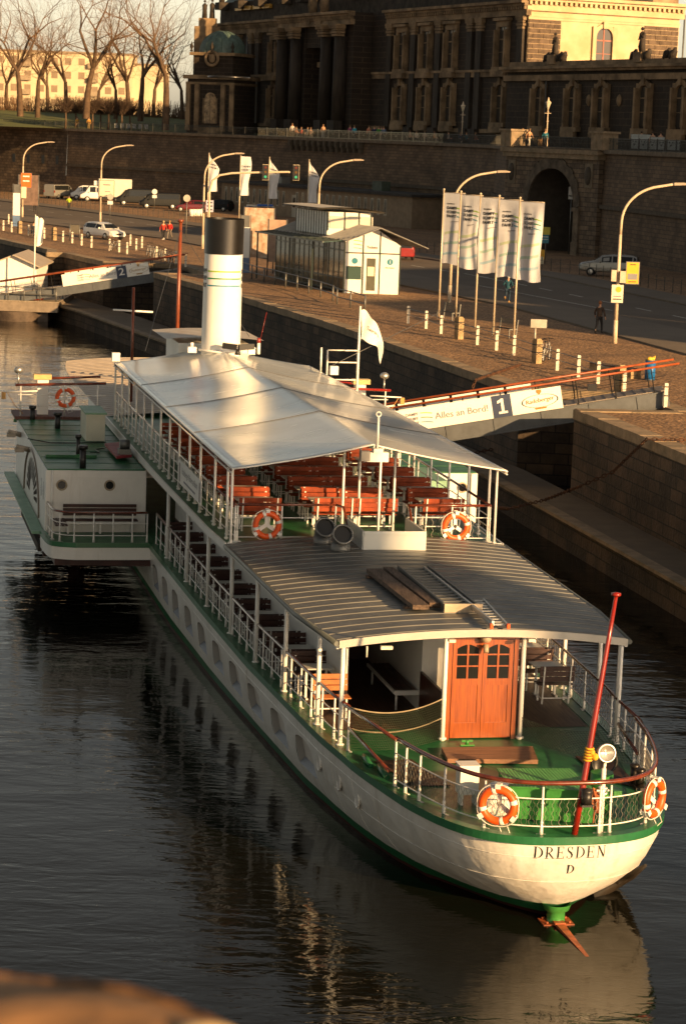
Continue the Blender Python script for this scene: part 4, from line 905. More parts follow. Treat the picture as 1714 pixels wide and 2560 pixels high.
# ---- paddle boxes
PB0, PB1, PV, PZ = 33.5, 46.4, 6.95, 3.86
for s in (-1, 1):
    b = MB(); x0, x1 = sorted((s*3.8, s*PV))
    b.box(x0, x1, PB0, PB1, DK-.05, PZ)
    pb = b.build('paddle_box', white, ship)
    t = MB(); t.box(x0+.05, x1-.05, PB0+.05, PB1-.05, PZ+.003, PZ+.04)
    for yy in [PB0+1.4*i for i in range(1, 10)]: t.box(x0+.06, x1-.06, yy-.01, yy+.01, PZ+.04, PZ+.052)
    for xx in (s*4.7, s*5.8): t.box(xx-.01, xx+.01, PB0+.1, PB1-.1, PZ+.04, PZ+.05)
    t.build('paddle_box_roof', green, pb)
    for x in (-6.45, -4.95):
        f = MB(); M_ = Matrix.Translation((s*abs(x), PB0-.01, 3.4)) @ Matrix.Rotation(pi/2, 4, 'X'); f.torus((0, 0, 0), .15, .028, M_, 20, 6); fo_ = f.build('porthole', mat('porthole_rim', (.4, .32, .22), .4), pb); f = MB(); f.lathe([(.001, .004), (.14, .004)], (0, 0, 0), 20, False, M_); f.build('pane', glassd, fo_)
    l = MB()
    for x in (-6.75, -5.9, -4.6): l.box(s*abs(x)-.012, s*abs(x)+.012, PB0-.012, PB0, DK, PZ-.2)
    l.box(x0, x1, PB0-.015, PB0-.003, PZ-.22, PZ-.19); l.cyl((s*6.75, PB0-.05, DK+.1), (s*6.75, PB0-.05, PZ), .04, n=8); l.build('plate_seam', white, pb)
    # outer face: fan of slots
    o = MB(); yc, zc = 38.9, 2.25
    for i in range(13):
        a = pi*(i+.5)/13; r0, r1 = .55, 1.25
        p, q = (yc+r0*1.7*cos(a), zc+r0*sin(a)), (yc+r1*1.75*cos(a), zc+r1*sin(a)); d = Vector((q[0]-p[0], q[1]-p[1])).normalized(); n_ = Vector((-d.y, d.x))*.09
        X = s*(PV+.012); vs = [(X, p[0]-n_.x*.5, p[1]-n_.y*.5), (X, q[0]-n_.x, q[1]-n_.y), (X, q[0]+n_.x, q[1]+n_.y), (X, p[0]+n_.x*.5, p[1]+n_.y*.5)]; o.add(vs, [(0, 1, 2, 3), (3, 2, 1, 0)])
    o.build('fan_slots', mat('slot_shade', (.12, .1, .08), .8), pb)
    o = MB(); P = [Vector((s*(PV+.02), yc+3.2*cos(a), 2.0+1.75*sin(a))) for a in [pi*i/24 for i in range(25)]]; o.tube(P, .035, 6); o.build('arch_moulding', mat('moulding', (.25, .2, .15), .5), pb)
    o = MB()
    for uu in (35.1, 34.3): o.lathe([(.001, 0), (.2, 0)], (0, 0, 0), 16, False, Matrix.Translation((s*(PV+.01), uu, 3.1)) @ Matrix.Rotation(pi/2*s, 4, 'Y') @ Matrix.Diagonal((1.5, 1, 1, 1)))
    o.build('oval_window', glassd, pb)
    for uu in (44.2, 40.2):
        o = MB(); o.cyl((s*PV, uu, 3.6), (s*(PV+.45), uu-.1, 3.75), .1, .06, 8); o.box(min(s*(PV+.2), s*(PV+.5)), max(s*(PV+.2), s*(PV+.5)), uu-.25, uu+.1, 3.55, 3.68); o.build('boat_crane', mat('crane_buff', (.4, .33, .25), .5), pb)
    # sponson
    sp = MB(); pts = [(s*3.85, 31.3), (s*6.2, 31.3), (s*6.7, 31.5), (s*6.95, 31.95), (s*7.05, 33.6)]
    if s > 0: sp.prism(pts+[(s*3.85, 33.6)], DK-.06, DK+.01)
    else: sp.prism((pts+[(s*3.85, 33.6)])[::-1], DK-.06, DK+.01)
    so_ = sp.build('sponson_deck', green, ship)
    e = MB(); PP = [Vector((*p, DK)) for p in pts]; PP = PP[:1]+smooth_line(PP[1:], 4); ribbon(e, PP, -.04, .05, DK-.1, DK+.05); e.build('sponson_rim', rimg, ship)
    e = MB(); ribbon(e, PP, -.02, .03, DK-.48, DK-.1); e.build('sponson_fascia', white, ship)
    e = MB(); e.prism([(s*3.8, 31.4), (s*6.8, 31.6), (s*6.8, 45), (s*3.8, 45)][::s], DK-.7, DK-.5); e.build('sponson_bottom', bottomred, ship)
    e = MB(); e.box(*sorted((s*6.98, s*7.35)), 33.55, 46.8, DK-.06, DK+.02); e.box(*sorted((s*6.9, s*7.0)), 31.9, 33.6, DK-.02, DK+.04); e.build('outer_walkway', palegreen, ship)
    e = MB(); e.box(*sorted((s*7.02, s*7.14)), 33.7, 41, DK-.65, DK-.4)
    e.build('fender_beam', mat('fender_wood', (.06, .05, .04), .8), ship)
    b = MB(); b.lathe([(.4, -.25), (.45, 0), (.4, .25)], (0, 0, 0), 12, False, Matrix.Translation((s*5.4, 39, .5)) @ Matrix.Rotation(pi/2, 4, 'Y'))
    for i in range(10):
        a = 2*pi*i/10; c_ = Vector((s*5.4, 39+1.7*cos(a), .55+1.7*sin(a))); b.box(-1.3, 1.3, -.3, .3, -.03, .03, Matrix.Translation(c_) @ Matrix.Rotation(a, 4, 'X')); b.tube([(s*5.4, 39, .55), c_], .04, 4)
    b.build('paddle_wheel', bottomred, ship)
    e = MB(); e.box(*sorted((s*3.7, s*6.3)), 33.9, 45.5, .8, DK-.7); e.build('wheel_shade_box', mat('shade_black', (.004, .003, .003), 1., var=0, spec=0.), ship)  # black box stands in for the deep shade under the paddle box
    if s < 0:
        e = MB(); e.add([(-6.9, 33.61, DK), (-3.8, 33.61, DK), (-3.8, 33.61, DK-.7), (-6.9, 33.61, DK-.7)], [(0, 1, 2, 3)]); e.build('paddle_bay', bottomred, ship)
rail('sponson_rail', smooth_line([Vector((-4.0, 31.42, DK)), Vector((-6.1, 31.42, DK)), Vector((-6.62, 31.65, DK)), Vector((-6.83, 32.1, DK)), Vector((-6.88, 33.45, DK))], 4), [0, .1, .23, .36, .49, .6, .72, .84, 1], wood=True)
sb_ = MB()
for i in range(4): sb_.box(-6.4, -4.1, 32.95+i*.1, 33.03+i*.1, DK+.44, DK+.47)
for i in range(3): sb_.box(-6.4, -4.1, 33.42, 33.45, DK+.55+i*.13, DK+.65+i*.13)
for i in range(4): sb_.box(-6.75+i*.1, -6.67+i*.1, 32.0, 33.4, DK+.44, DK+.47)
sbo = sb_.build('sponson_bench', dbench, ship); q = MB()
for x in (-6.3, -5.3, -4.3): q.box(x, x+.05, 32.95, 33.4, DK+.05, DK+.44); 
q.box(-6.4, -4.1, 32.9, 32.94, DK+.38, DK+.42); q.build('bench_frame', white, sbo)
# things on the port paddle box roof
bx = MB(); z = PZ+.05; bx.box(-5.04, -4.4, 40.3, 42.3, z, z+.92); bxo = bx.build('roof_locker', mat('locker_cream', (.62, .6, .48), .45, var=.06), ship); q = MB(); q.box(-5.09, -4.35, 40.2, 42.4, z+.921, z+.98); q.build('locker_lid', palegreen, bxo)
for (x, y_, h, r) in ((-5.78, 33.75, .6, .1), (-5.68, 36.4, .6, .065), (-5.7, 43.8, .45, .1), (-6.4, 46.2, .4, .09)):
    q = MB(); q.cyl((x, y_, z-.1), (x, y_, z+h), r, r, 12); q.cyl((x, y_, z+h), (x, y_, z+h+.12), r*1.5, r*1.5, 12); q.build('roof_vent', black, ship)
q = MB(); q.tube([(-7.0, 40.4, z+.05), (-6.3, 39.6, z+.02), (-5.4, 39.6, z+.02), (-4.4, 39.9, z+.02)], .018, 4); q.build('cable', black, ship); q = MB(); q.tube([(-5.2, 37.3, z+.02), (-4.9, 37.2, z+.03), (-4.95, 38.0, z+.02), (-4.4, 38.6, z+.02)], .016, 4); q.build('cable', black, ship); q = MB(); q.box(-6.74, -5.1, 36.1, 36.3, z, z+.09); q.build('roof_gutter_strip', green, ship)
q = MB(); q.prism([(-4.6, 38.4), (-4.56, 35.2), (-4.02, 35.6), (-4.06, 38.8)], z+.1, z+.18); q.build('red_cover', mat('cover_red', (.3, .03, .04), .5, var=.2), ship)
q = MB(); q.cyl((-4.4, 35.8, z+.5), (-4.08, 35.8, z+.5), .15, .15, 14); q.box(-4.45, -4.05, 35.6, 36.0, z+.1, z+.35); q.build('winch', galv, ship)
# bridge wings forward of the paddle boxes
for s in (-1, 1):
    b = MB(); b.box(*sorted((s*3.8, s*7.0)), 44.85, 47.0, 4.2, 4.32); bo = b.build('bridge_wing', mat('grating_brown', (.16, .06, .04), .6, var=.3, scale=3, stretch=(9, 1, 1)), ship)
    bo.location = (0, 1.75, -.34)
    b = MB(); b.bar((s*3.7, 44.9, 4.16), (s*7.05, 44.9, 4.16), .06, .12); b.build('wing_edge', rimg, bo)
    b = MB(); b.tube([(s*3.7, 45.0, 5.55), (s*7.0, 45.0, 5.45)], .05, 8); b.tube([(s*3.7, 46.9, 5.6), (s*6.0, 46.9, 5.5)], .045, 8); b.build('wing_handrail', rail_w if s < 0 else redp, bo)
    b = MB()
    for xx in (4.0, 5.2, 6.8): b.cyl((s*xx, 45.0, 4.32), (s*xx, 45.0, 5.5), .03, n=6)
    for zz_ in (4.7, 5.1): b.tube([(s*3.7, 45, zz_), (s*6.9, 45, zz_)], .018, 4)
    b.tube([(s*6.2, 44.9, 5.25), (s*7.4, 44.9, 5.2)], .03, 6); b.build('wing_rail', white, bo)
    b = MB(); b.box(*sorted((s*5.65, s*6.3)), 45.4, 45.85, 5.62, 5.8); b.build('stand_cover', mat('stand_gold', (.55, .4, .15), .4), bo); b = MB(); b.box(*sorted((s*5.75, s*6.15)), 45.5, 45.8, 4.32, 5.62); b.build('steering_stand', white, bo)
    b = MB(); b.ball((s*6.85, 45.5, 5.95), .17, 14, 8, (1, 1, .8)); b.cyl((s*6.85, 45.5, 5.4), (s*6.85, 45.5, 5.8), .03); b.build('searchlight', alu, bo)
    b = MB(); b.tube([(s*7.3, 44.9, 5.2), (s*7.0, 44.9, 4.7), (s*6.7, 44.9, 4.4)], .012, 3); b.box(*sorted((s*7.35, s*7.5)), 44.8, 45.0, 4.95, 5.2); b.build('side_lamp', mat('lamp_amber', (.5, .25, .05), .3), bo)
q = MB()
for x in (4.5, 5.65): q.cyl((x, 46.6, 5.2), (x, 46.6, 6.6), .035, n=6)
for zz_ in (5.5, 6.15, 6.6): q.tube([(4.5, 46.6, zz_), (5.65, 46.6, zz_)], .028, 5)
q.build('bridge_frame', white, ship)
q = MB(); q.box(3.75, 5.2, 30.5, 33.55, 3.7, 4.05); q.build('starboard_locker', palegreen, ship); q = MB(); q.box(4.2, 5.4, 30.4, 30.5, 2.2, 3.75); q.build('starboard_screen', whitegl, ship)
if st_extra.v: st_extra.build('stanchion_row', white, ship, kind='stuff')
# ------------------------------------------------------------------ things on board
def sh(x, y, z): return SM @ Vector((x, y, z))
def lifebuoy(label):
    t = thing('lifebuoy', label, 'lifebuoy', (0, 0, 0), 0, 'orange lifebuoys on the ship rails')
    b = MB(); b.torus((0, 0, 0), .3, .075, Matrix.Rotation(pi/2, 4, 'X'), 32, 12); r = b.build('ring', orange, t)
    for k in range(4):
        a = pi/4*1+k*pi/2-.5; b = MB(); M_ = Matrix.Rotation(pi/2, 4, 'X'); b.torus((0, 0, 0), .3, .078, M_, 3, 12, a0=a-.13, a1=a+.13); b.build('reflective_band', strapw, t)
    b = MB()
    for a in (90, 215, 325):
        d = Vector((cos(radians(a)), 0, sin(radians(a)))); b.bar(d*-.02+Vector((0, .09, 0)), d*.42+Vector((0, .09, 0)), .09, .02, (0, 1, 0)); b.bar(d*.4+Vector((0, .09, 0)), d*.4+Vector((0, -.09, 0)), .1, .025, tuple(d)); b.bar(d*.33+Vector((0, -.085, 0)), d*.42+Vector((0, -.085, 0)), .1, .02, (0, 1, 0))
    b.build('bracket', strapw, t)
    b = MB()
    P = []
    for i in range(49):
        a = 2*pi*i/48; sg = abs(sin(a*2)); P.append((.39*cos(a)*(1+.06*sg), -.02, .39*sin(a)*(1+.06*sg)))
    b.tube(P, .01, 4); b.tube([(.2, -.03, -.37), (.26, -.05, -.5), (.12, -.03, -.56), (.05, 0, -.42)], .01, 4); b.build('grab_line', mat('line_white', (.7, .66, .58), .8, var=0), t)
    return t
lb0 = lifebuoy('orange lifebuoy left of the flagstaff on the stern rail')
lbs = [(-1.36, .17, DK+.52, radians(-28), 'orange lifebuoy on the stern rail, in front of the white covered winch'), (1.72, .36, DK+.54, radians(42), 'orange lifebuoy at the right end of the stern rail, turned half sideways'),
       (-2.55, 18.62, UD+.45, 0, 'orange-red lifebuoy on the upper deck rail, left of the two round vent cowls'), (2.42, 18.62, UD+.42, 0, 'orange lifebuoy on the upper deck rail, right of the grey stairwell box'), (-5.2, 46.45, 4.7, 0, 'red lifebuoy on the bridge wing rail behind the port paddle box')]
for i, (x, y, z, rz, lab) in enumerate(lbs):
    o = lb0 if i == 0 else dup(lb0); o.location = sh(x, y, z); o.rotation_euler = (0, 0, AS+rz); o['label'] = lab
# ladders and planks on the aft roof
def ladder(L, w, n, label, p0, p1, m=alu, rail_h=.06, solid=False):
    p0, p1 = sh(*p0), sh(*p1); d = (p1-p0).normalized(); x = d.cross(Vector((0, 0, 1))).normalized(); u = x.cross(d); M_ = Matrix((x, d, u)).transposed().to_4x4(); M_.translation = p0
    t = thing('ladder', label, 'ladder', p0); Mi = Matrix.Translation(-p0) @ M_; L = (p1-p0).length
    for s in (-1, 1): b = MB(); b.box(s*w/2-.02, s*w/2+.02, 0, L, 0, rail_h, Mi); b.build('side_rail', m, t)
    b = MB()
    for i in range(n): y = (i+.5)*L/n; b.box(-w/2, w/2, y-.035*(1.6 if solid else 1), y+.035, rail_h*.4, rail_h*.7, Mi)
    b.build('rungs', m, t)
    if not solid:
        b = MB(); [b.box(s*w/2-.03, s*w/2+.03, -.06, .04, -.02, rail_h+.02, Mi) for s in (-1, 1)]; b.build('rubber_feet', orange, t)
    return t
def rz_(x, y): return UD+.22*(1-(x/rw_(y))**2)
ladder(4.5, .72, 14, 'wide grey boarding ladder lying on the ship roof beside the planks', (-.05, 8.5, rz_(-.05, 8.5)+.06), (-.02, 13.1, rz_(0, 13)+.06), galv, .14, True)
ladder(3.4, .36, 10, 'short aluminium ladder with orange feet lying on the ship roof edge', (.3, 5.95+.55, rz_(.3, 7)+.07), (.5, 9.3, rz_(.5, 9.3)+.09))
pl_ = MB(); p0, p1 = (.42, 8.1, rz_(.4, 8)+.1), (.25, 13.2, rz_(.2, 13.2)+.1)
q = MB(); q.bar(sh(.18, 6.6, rz_(.2, 6.6)+.14), sh(.22, 13.0, rz_(.2, 13)+.14), .05, .1); tag(q.build('long_pole', alu), 'long aluminium rail lying along the ladders on the ship roof', 'pole')
for i, (a, b_, h, w, lab) in enumerate((((-.92, 8.5), (-1.0, 12.9), .05, .36, 'thick brown weathered plank, outermost of those on the ship roof'), ((-.55, 8.75), (-.62, 13.1), .04, .24, 'dark weathered plank between the thick plank and the boarding ladder'))):
    q = MB(); q.bar(sh(*a, rz_(*a)+.12), sh(*b_, rz_(*b_)+.12), w, h*2); tag(q.build('plank', oldwood), lab, 'plank', 'planks lying on the ship roof')
q = MB(); q.bar(sh(-1.2, 8.95, rz_(-1.2, 9)+.035), sh(-.3, 9.0, rz_(0, 9)+.035), .14, .07); tag(q.build('support_beam', oldwood), 'short cross timber under the near end of the roof planks', 'beam', 'cross timbers under the planks')
q = MB(); q.bar(sh(-1.25, 12.6, rz_(-1.2, 12.6)+.035), sh(-.3, 12.65, rz_(0, 12.6)+.035), .14, .07); tag(q.build('support_beam', oldwood), 'short cross timber under the far end of the roof planks', 'beam', 'cross timbers under the planks')
q = MB(); q.bar(sh(-.42, 8.42, rz_(0, 8.4)+.1), sh(.42, 8.38, rz_(.4, 8.4)+.1), .06, .2); tag(q.build('timber_block', mat('pale_wood', (.5, .4, .28), .6)), 'pale timber board across the near end of the boarding ladder', 'board')
# benches and tables
def bench(L, m=bench_w):
    t = thing('slatted_bench', 'x', 'bench'); s = MB()
    for i in range(4): s.box(-L/2, L/2, .02+i*.1, .1+i*.1, .44, .465)
    s.build('seat', m, t); s = MB()
    for i in range(3): z = .54+i*.125; y = .44+i*.025; s.box(-L/2, L/2, y, y+.022, z, z+.11)
    s.build('backrest', m, t); s = MB()
    for x in (-L/2+.1, L/2-.1):
        s.bar((x, .05, 0), (x, .05, .43), .035, .035); s.bar((x, .4, 0), (x, .52, .9), .035, .035); s.bar((x, .05, .42), (x, .42, .42), .03, .03); s.bar((x, .05, .12), (x, .42, .12), .025, .025)
    s.bar((-L/2+.1, .4, .14), (L/2-.1, .4, .14), .025, .025); s.build('frame', white, t); return t
def table(L, D, m=table_t):
    t = thing('deck_table', 'x', 'table'); s = MB(); s.box(-L/2, L/2, -D/2, D/2, .72, .75); s.build('table_top', m, t); s = MB()
    for x in (-L/2+.12, L/2-.12): s.bar((x, 0, 0), (x, 0, .72), .05, .05); s.bar((x, -D/2+.1, .02), (x, D/2-.1, .02), .05, .04)
    s.build('frame', white, t); return t
B0_ = bench(1.12); T0_ = table(1.05, .56); first = {'b': True, 't': True}
def put(proto, key, x, y, z, rz, lab, grp):
    if first.get(key, False): first[key] = False; o = proto
    else: o = dup(proto)
    o.location = sh(x, y, z); o.rotation_euler = (0, 0, AS+rz); o['label'] = lab; o['group'] = grp; return o
cols_ = [(-2.45, 'port side', .8), (-.45, 'centre left', 1), (.68, 'centre right', 1), (2.5, 'starboard side', 1)]
for ci_, (x, cn_, _) in enumerate(cols_):
    for r in range(8):
        tu = 21.2+2.03*r
        put(T0_, 't', x, tu, UD, 0, 'pale-topped table in the %s row of the upper deck, %s from the stern' % (cn_, ORD[r]), 'tables on the upper deck')
        put(B0_, 'b', x, tu-.42, UD, pi, 'red slatted bench aft of the %s table, %s row of the upper deck' % (ORD[r], cn_), 'benches on the upper deck')
        put(B0_, 'b', x, tu+.42, UD, 0, 'red slatted bench forward of the %s table, %s row of the upper deck' % (ORD[r], cn_), 'benches on the upper deck')
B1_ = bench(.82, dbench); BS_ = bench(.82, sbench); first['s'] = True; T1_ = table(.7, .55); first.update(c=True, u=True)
for r in range(10):
    tu = 10.9+2.03*r; x = -(interp(Dtab, tu)-.72)
    put(T1_, 'u', x, tu, DK, 0, 'small grey table on the port side deck, %s from the stern' % ORD[r], 'tables on the port side deck')
    if r: put(B1_, 'c', x, tu-.42, DK, pi, 'dark slatted bench aft of the %s table on the port side deck' % ORD[r], 'benches on the port side deck')
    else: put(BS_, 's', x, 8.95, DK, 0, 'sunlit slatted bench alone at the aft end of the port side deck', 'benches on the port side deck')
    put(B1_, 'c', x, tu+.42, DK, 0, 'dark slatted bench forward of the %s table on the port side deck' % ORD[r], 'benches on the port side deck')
for r in range(4):
    tu = 10.9+2.03*r; x = (interp(Dtab, tu)-.72)
    put(T1_, 'u', x, tu, DK, 0, 'small grey table on the starboard side deck, %s from the stern' % ORD[r], 'tables on the starboard side deck')
    put(B1_, 'c', x, tu-.42, DK, pi, 'dark slatted bench aft of the %s table on the starboard side deck' % ORD[r], 'benches on the starboard side deck')
    put(B1_, 'c', x, tu+.42, DK, 0, 'dark slatted bench forward of the %s table on the starboard side deck' % ORD[r], 'benches on the starboard side deck')
bt = thing('advertising_banner', 'white banner with lettering tied to the port rail of the upper deck', 'banner', sh(-3.72, 24.5, 4.85), AS)
q = MB(); q.box(-.01, .01, -2.25, 2.3, -.33, .33); q.build('sheet', white, bt)
text('Radeberger Pilsner an Bord', .27, mat('print_grey', (.2, .2, .22), .6, var=0), bt, lambda x, y: Vector((-.016, -x, y+.08)))
q = MB(); q.box(-.018, -.012, -1.1, 1.1, -.2, -.15); q.build('small_print', MATS['print_grey'], bt)
q = MB(); 
for yy in (2.0, -1.95): q.box(-.018, -.012, yy-.1, yy+.1, -.28, .25)
q.build('bottle_print', mat('print_brown', (.35, .3, .28), .6), bt)
# driftwood and jetty remains at the stern's starboard side
q = MB(); p = at(1613, 2163, .75); a = at(1540, 2205, .15); b_ = at(1500, 2240, .05)
q.tube([p, p.lerp(a, .5)+Vector((0, 0, -.04)), a, b_+Vector((-.2, .2, -.1))], .1, 7, rr=[.03, .09, .13, .2]); q.tube([at(1548, 2175, .5), at(1535, 2210, .1)], .08, 6, rr=[.03, .12]); tag(q.build('driftwood', mat('wet_wood', (.03, .022, .015), .5, var=.4)), 'dark wet log sticking out of the water beside the stern', 'driftwood')
# ------------------------------------------------------------------ foreground parapet of the bridge
sand = mat('bridge_sandstone', (.36, .19, .08), .85, col2=(.17, .085, .035), scale=2.2, bump=.8, bscale=5, detail=6)
pp = thing('bridge_parapet', 'blurred sandstone bridge parapet in the bottom left corner', 'parapet', (0, 0, 0))
A_ = Vector((-.72, 2.2, 0)); 
def rd(x, y, dist):
    d = ray(x, y); d.normalize(); return Vector((0, 0, EYE))+d*dist
e0, e1 = rd(-250, 2295, 2.75), rd(760, 2560, 2.3); d = (e1-e0).normalized(); e0 = e0-d*1.2; e1 = e1+d*.6; zt = (e0.z+e1.z)/2
q = MB(); back = Vector((-d.y, d.x, 0)).normalized()
if back.y > 0: back = -back
L = (e1-e0).length
q.grid(lambda a, b: e0+d*(a*L)+back*(b*.6)+Vector((0, 0, .012*sin(a*31)+.008*sin(a*17+b*9)-.02*(1-b)**8)), 60, 10)
q.grid(lambda a, b: e0+d*(a*L)+Vector((0, 0, -1.1*b+.012*sin(a*31)-.02)), 60, 4)
q.build('coping', sand, pp)
q = MB(); lc_ = rd(515, 2600, 2.3); q.ball(lc_+Vector((0, 0, -.006)), .03, 20, 12, (1.3, 1, .7)); q.build('stone_boss', mat('pale_sandstone', (.72, .52, .28), .7, var=.1), pp)
# ------------------------------------------------------------------ quay furniture
ironb = mat('post_cream', (.72, .66, .55), .6, var=.12, scale=6)
bandm = black
def bollard_proto():
    t = thing('quay_post', 'x', 'post'); b = MB(); b.box(-.07, .07, -.07, .07, 0, .95); b.box(-.06, .06, -.06, .06, .95, .965); b.build('post', ironb, t)
    [(lambda b: (b.box(-.078, .078, -.078, .078, z, z+.045), b.build('clamp_band', bandm, t)))(MB()) for z in (.45, .8)]; return t
bp0 = bollard_proto(); used = False
near = [(3.2, 133.5), (4.1, 130.2), (4.8, 127.2), (6.4, 121.0), (7.2, 118.2), (7.9, 115.8), (9.4, 108.8), (10.1, 106.0), (10.7, 103.3), (11.4, 99.5), (12.5, 94.7)]
far = [(-33.3, 231.8), (-32.1, 228.9), (-29.8, 223.5), (-27.7, 218.5), (-25.4, 213.3), (-24.4, 211.7), (-23.2, 208.3), (-22.0, 205.0), (-20.1, 201.3), (-19.1, 199.2), (-18.2, 196.5), (-19.3, 211.3), (-18.1, 203.6), (-18.0, 207.9), (-15.4, 191.5), (-14.5, 188.6), (-13.4, 184.8), (-12.4, 181.1), (-35.1, 248.0)]
def putb(x, y, lab, grp):
    global used
    o = bp0 if not used else dup(bp0); used = True; o.location = (x, y, QZ); o['label'] = lab; o['group'] = grp
for i, (x, y) in enumerate(near): putb(x, y, 'white quay post, %s from the left in the near row by the five banners' % ORD[i], 'white posts of the near quay rail')
fs2 = sorted(far, key=lambda p: p[0]/p[1])
for i, (x, y) in enumerate(fs2): putb(x, y, 'white quay post, %s from the left in the far row beyond the white boathouse' % ORD[i], 'white posts of the far quay rail')
stonep = mat('stone_post', (.42, .3, .16), .85, var=.3, scale=4, bump=.4)
def stone_post(x, y, lab, h=1.15, w=.17):
    t = thing('stone_bollard', lab, 'bollard', (x, y, QZ), radians(35), 'square stone posts on the quay'); b = MB(); b.box(-w, w, -w, w, 0, h-.06); b.box(-w+.04, w-.04, -w+.04, w-.04, h-.06, h); b.build('shaft', stonep, t)
    b = MB(); b.box(-w-.008, w+.008, -w-.008, w+.008, .5, .55); b.box(-w-.008, w+.008, -w-.008, w+.008, .85, .9); b.build('iron_band', black, t)
stone_post(5.6, 124.1, 'squat square stone post standing before the banner poles'); stone_post(8.7, 111.9, 'square stone post beside the parked rental bicycles'); stone_post(11.25, 99.9, 'square stone post half hidden behind the near gangway rail')
stone_post(-31.1, 227, 'sandy stone post left of the small flag mast'); stone_post(-26.5, 215.8, 'sandy stone post left of the white estate car')
def raills(name, pts, lab, hs=(.47, .82), r=.02, m=galv, sag=0.):
    b = MB()
    for h in hs:
        for a, c in zip(pts, pts[1:]):
            a, c = Vector((*a, QZ+h)), Vector((*c, QZ+h)); b.tube([a, a.lerp(c, .5)-Vector((0, 0, sag)), c], r, 4)
    tag(b.build(name, m), lab, 'rail')
full = [(3.2, 133.5), (4.1, 130.2), (4.8, 127.2), (5.6, 124.1), (6.4, 121.0), (7.2, 118.2), (7.9, 115.8), (8.7, 111.9), (9.4, 108.8), (10.1, 106.0), (10.7, 103.3), (11.4, 99.5)]
raills('quay_rail', full, 'grey pipe rail strung along the near row of white quay posts')
raills('quay_rail', [(-33.3, 231.8), (-31.1, 227), (-29.8, 223.5), (-27.7, 218.5), (-26.5, 215.8), (-25.4, 213.3), (-23.2, 208.3), (-22.0, 205.0), (-20.1, 201.3), (-18.2, 196.5), (-15.4, 191.5), (-13.4, 184.8)], 'thin grey rail strung along the far row of white quay posts')
# rail beside the ticket kiosk
kr = thing('kiosk_rail', 'grey pipe railing between the ticket kiosk and the river', 'railing')
kp = [at(480+x/2.613, 380+y/2.613, QZ) for x, y in ((320, 805), (390, 830), (470, 850), (540, 865), (610, 885), (685, 905), (760, 925), (838, 948), (918, 975), (945, 995), (1033, 1017), (1127, 1045))]
b = MB()
for h in (.45, .95): b.tube([p+Vector((0, 0, h)) for p in kp], .035, 4)
b.build('pipe', galv, kr)
for p in kp: b = MB(); b.cyl(p, p+Vector((0, 0, 1.0)), .05, n=6); b.build('post', galv, kr)
# street lamps
lampm = mat('lamp_cream', (.62, .5, .36), .45, var=.1)
def lamp_proto():
    t = thing('street_lamp', 'x', 'street lamp'); b = MB(); b.cyl((0, 0, 0), (0, 0, 1.2), .13, .11, 10); b.tube([(0, 0, 1.2), (0, 0, 5.6)], .1, 10, rr=[.1, .08]); b.build('pole', lampm, t)
    b = MB(); P = [(0, 0, 5.6), (.02, 0, 6.3)]+[(2.3*(1-cos(a))*.97+.03, 0, 6.3+1.85*sin(a)) for a in [radians(8*i) for i in range(1, 10)]]; P += [(2.4, 0, 8.22), (2.65, 0, 8.27)]; b.tube(P, .07, 8); b.build('arm', lampm, t)
    b = MB(); b.xz([(2.6, 8.2), (3.35, 8.24), (3.4, 8.3), (3.1, 8.36), (2.6, 8.34)], -.14, .14); b.build('lamp_head', mat('lamp_head', (.4, .32, .24), .4), t); return t
lp0 = lamp_proto(); LP = [((13.7, 125.), 'curved street lamp at the right edge carrying a yellow poster, nearest of the row'), (tuple(atY(1125, 700, 150)[:2]), 'curved street lamp rising behind the row of five white banners'), (tuple(atY(792, 640, 190)[:2]), 'curved street lamp behind the ticket kiosk'), (tuple(atY(507, 600, 210)[:2]), 'curved street lamp directly left of the traffic light mast'), ((-26.8, 257.8), 'curved street lamp between the parked vans and the white estate car'), ((-36.0, 264.7), 'curved street lamp at the far left carrying an orange sign')]
LT = [0, -8, -4, -4, -2, -2]
for i, ((x, y), lab) in enumerate(LP):
    o = lp0 if i == 0 else dup(lp0); o.location = (x, y, QZ+.0); o['label'] = lab; o['group'] = 'curved street lamps along the street'
o = None
# boxes and posters fixed to lamps
def panel(name, lab, cat, loc, w, h, m, texts=(), th=.08, frame=None, rz=0.):
    t = thing(name, lab, cat, loc, rz); b = MB(); b.box(-w/2, w/2, -th/2, th/2, 0, h); b.build('panel', m, t)
    if frame: b = MB(); b.box(-w/2-.04, w/2+.04, -th/2+.01, th/2+.02, -.04, 0); b.box(-w/2-.04, w/2+.04, -th/2+.01, th/2+.02, h, h+.04); b.box(-w/2-.04, -w/2, -th/2+.01, th/2+.02, 0, h); b.box(w/2, w/2+.04, -th/2+.01, th/2+.02, 0, h); b.build('frame', frame, t)
    for wd, sz, x, z, mm in texts: b = MB(); b.box(x-wd/2, x+wd/2, -th/2-.008, -th/2-.001, z, z+sz*.55); b.build('printed_line', mm, t)
    return t
yel = mat('poster_yellow', (.75, .4, .02), .5, var=.05); L0 = LP[0][0]
panel('lamp_poster', 'yellow framed poster hung on the right side of the nearest street lamp', 'poster', (L0[0]+.72, L0[1]-.05, QZ+3.12), .62, 1.08, yel, [(.3, .08, 0, .95, ink), (.5, .55, 0, .2, MATS['print_grey']), (.4, .08, 0, .07, ink)], frame=galv)
b = MB(); b.box(L0[0]-.36, L0[0]-.1, L0[1]-.15, L0[1]+.15, QZ+3.2, QZ+3.78); tag(b.build('switch_box', mat('box_cream', (.6, .5, .38), .5)), 'cream switch box on the left of the nearest street lamp', 'box')
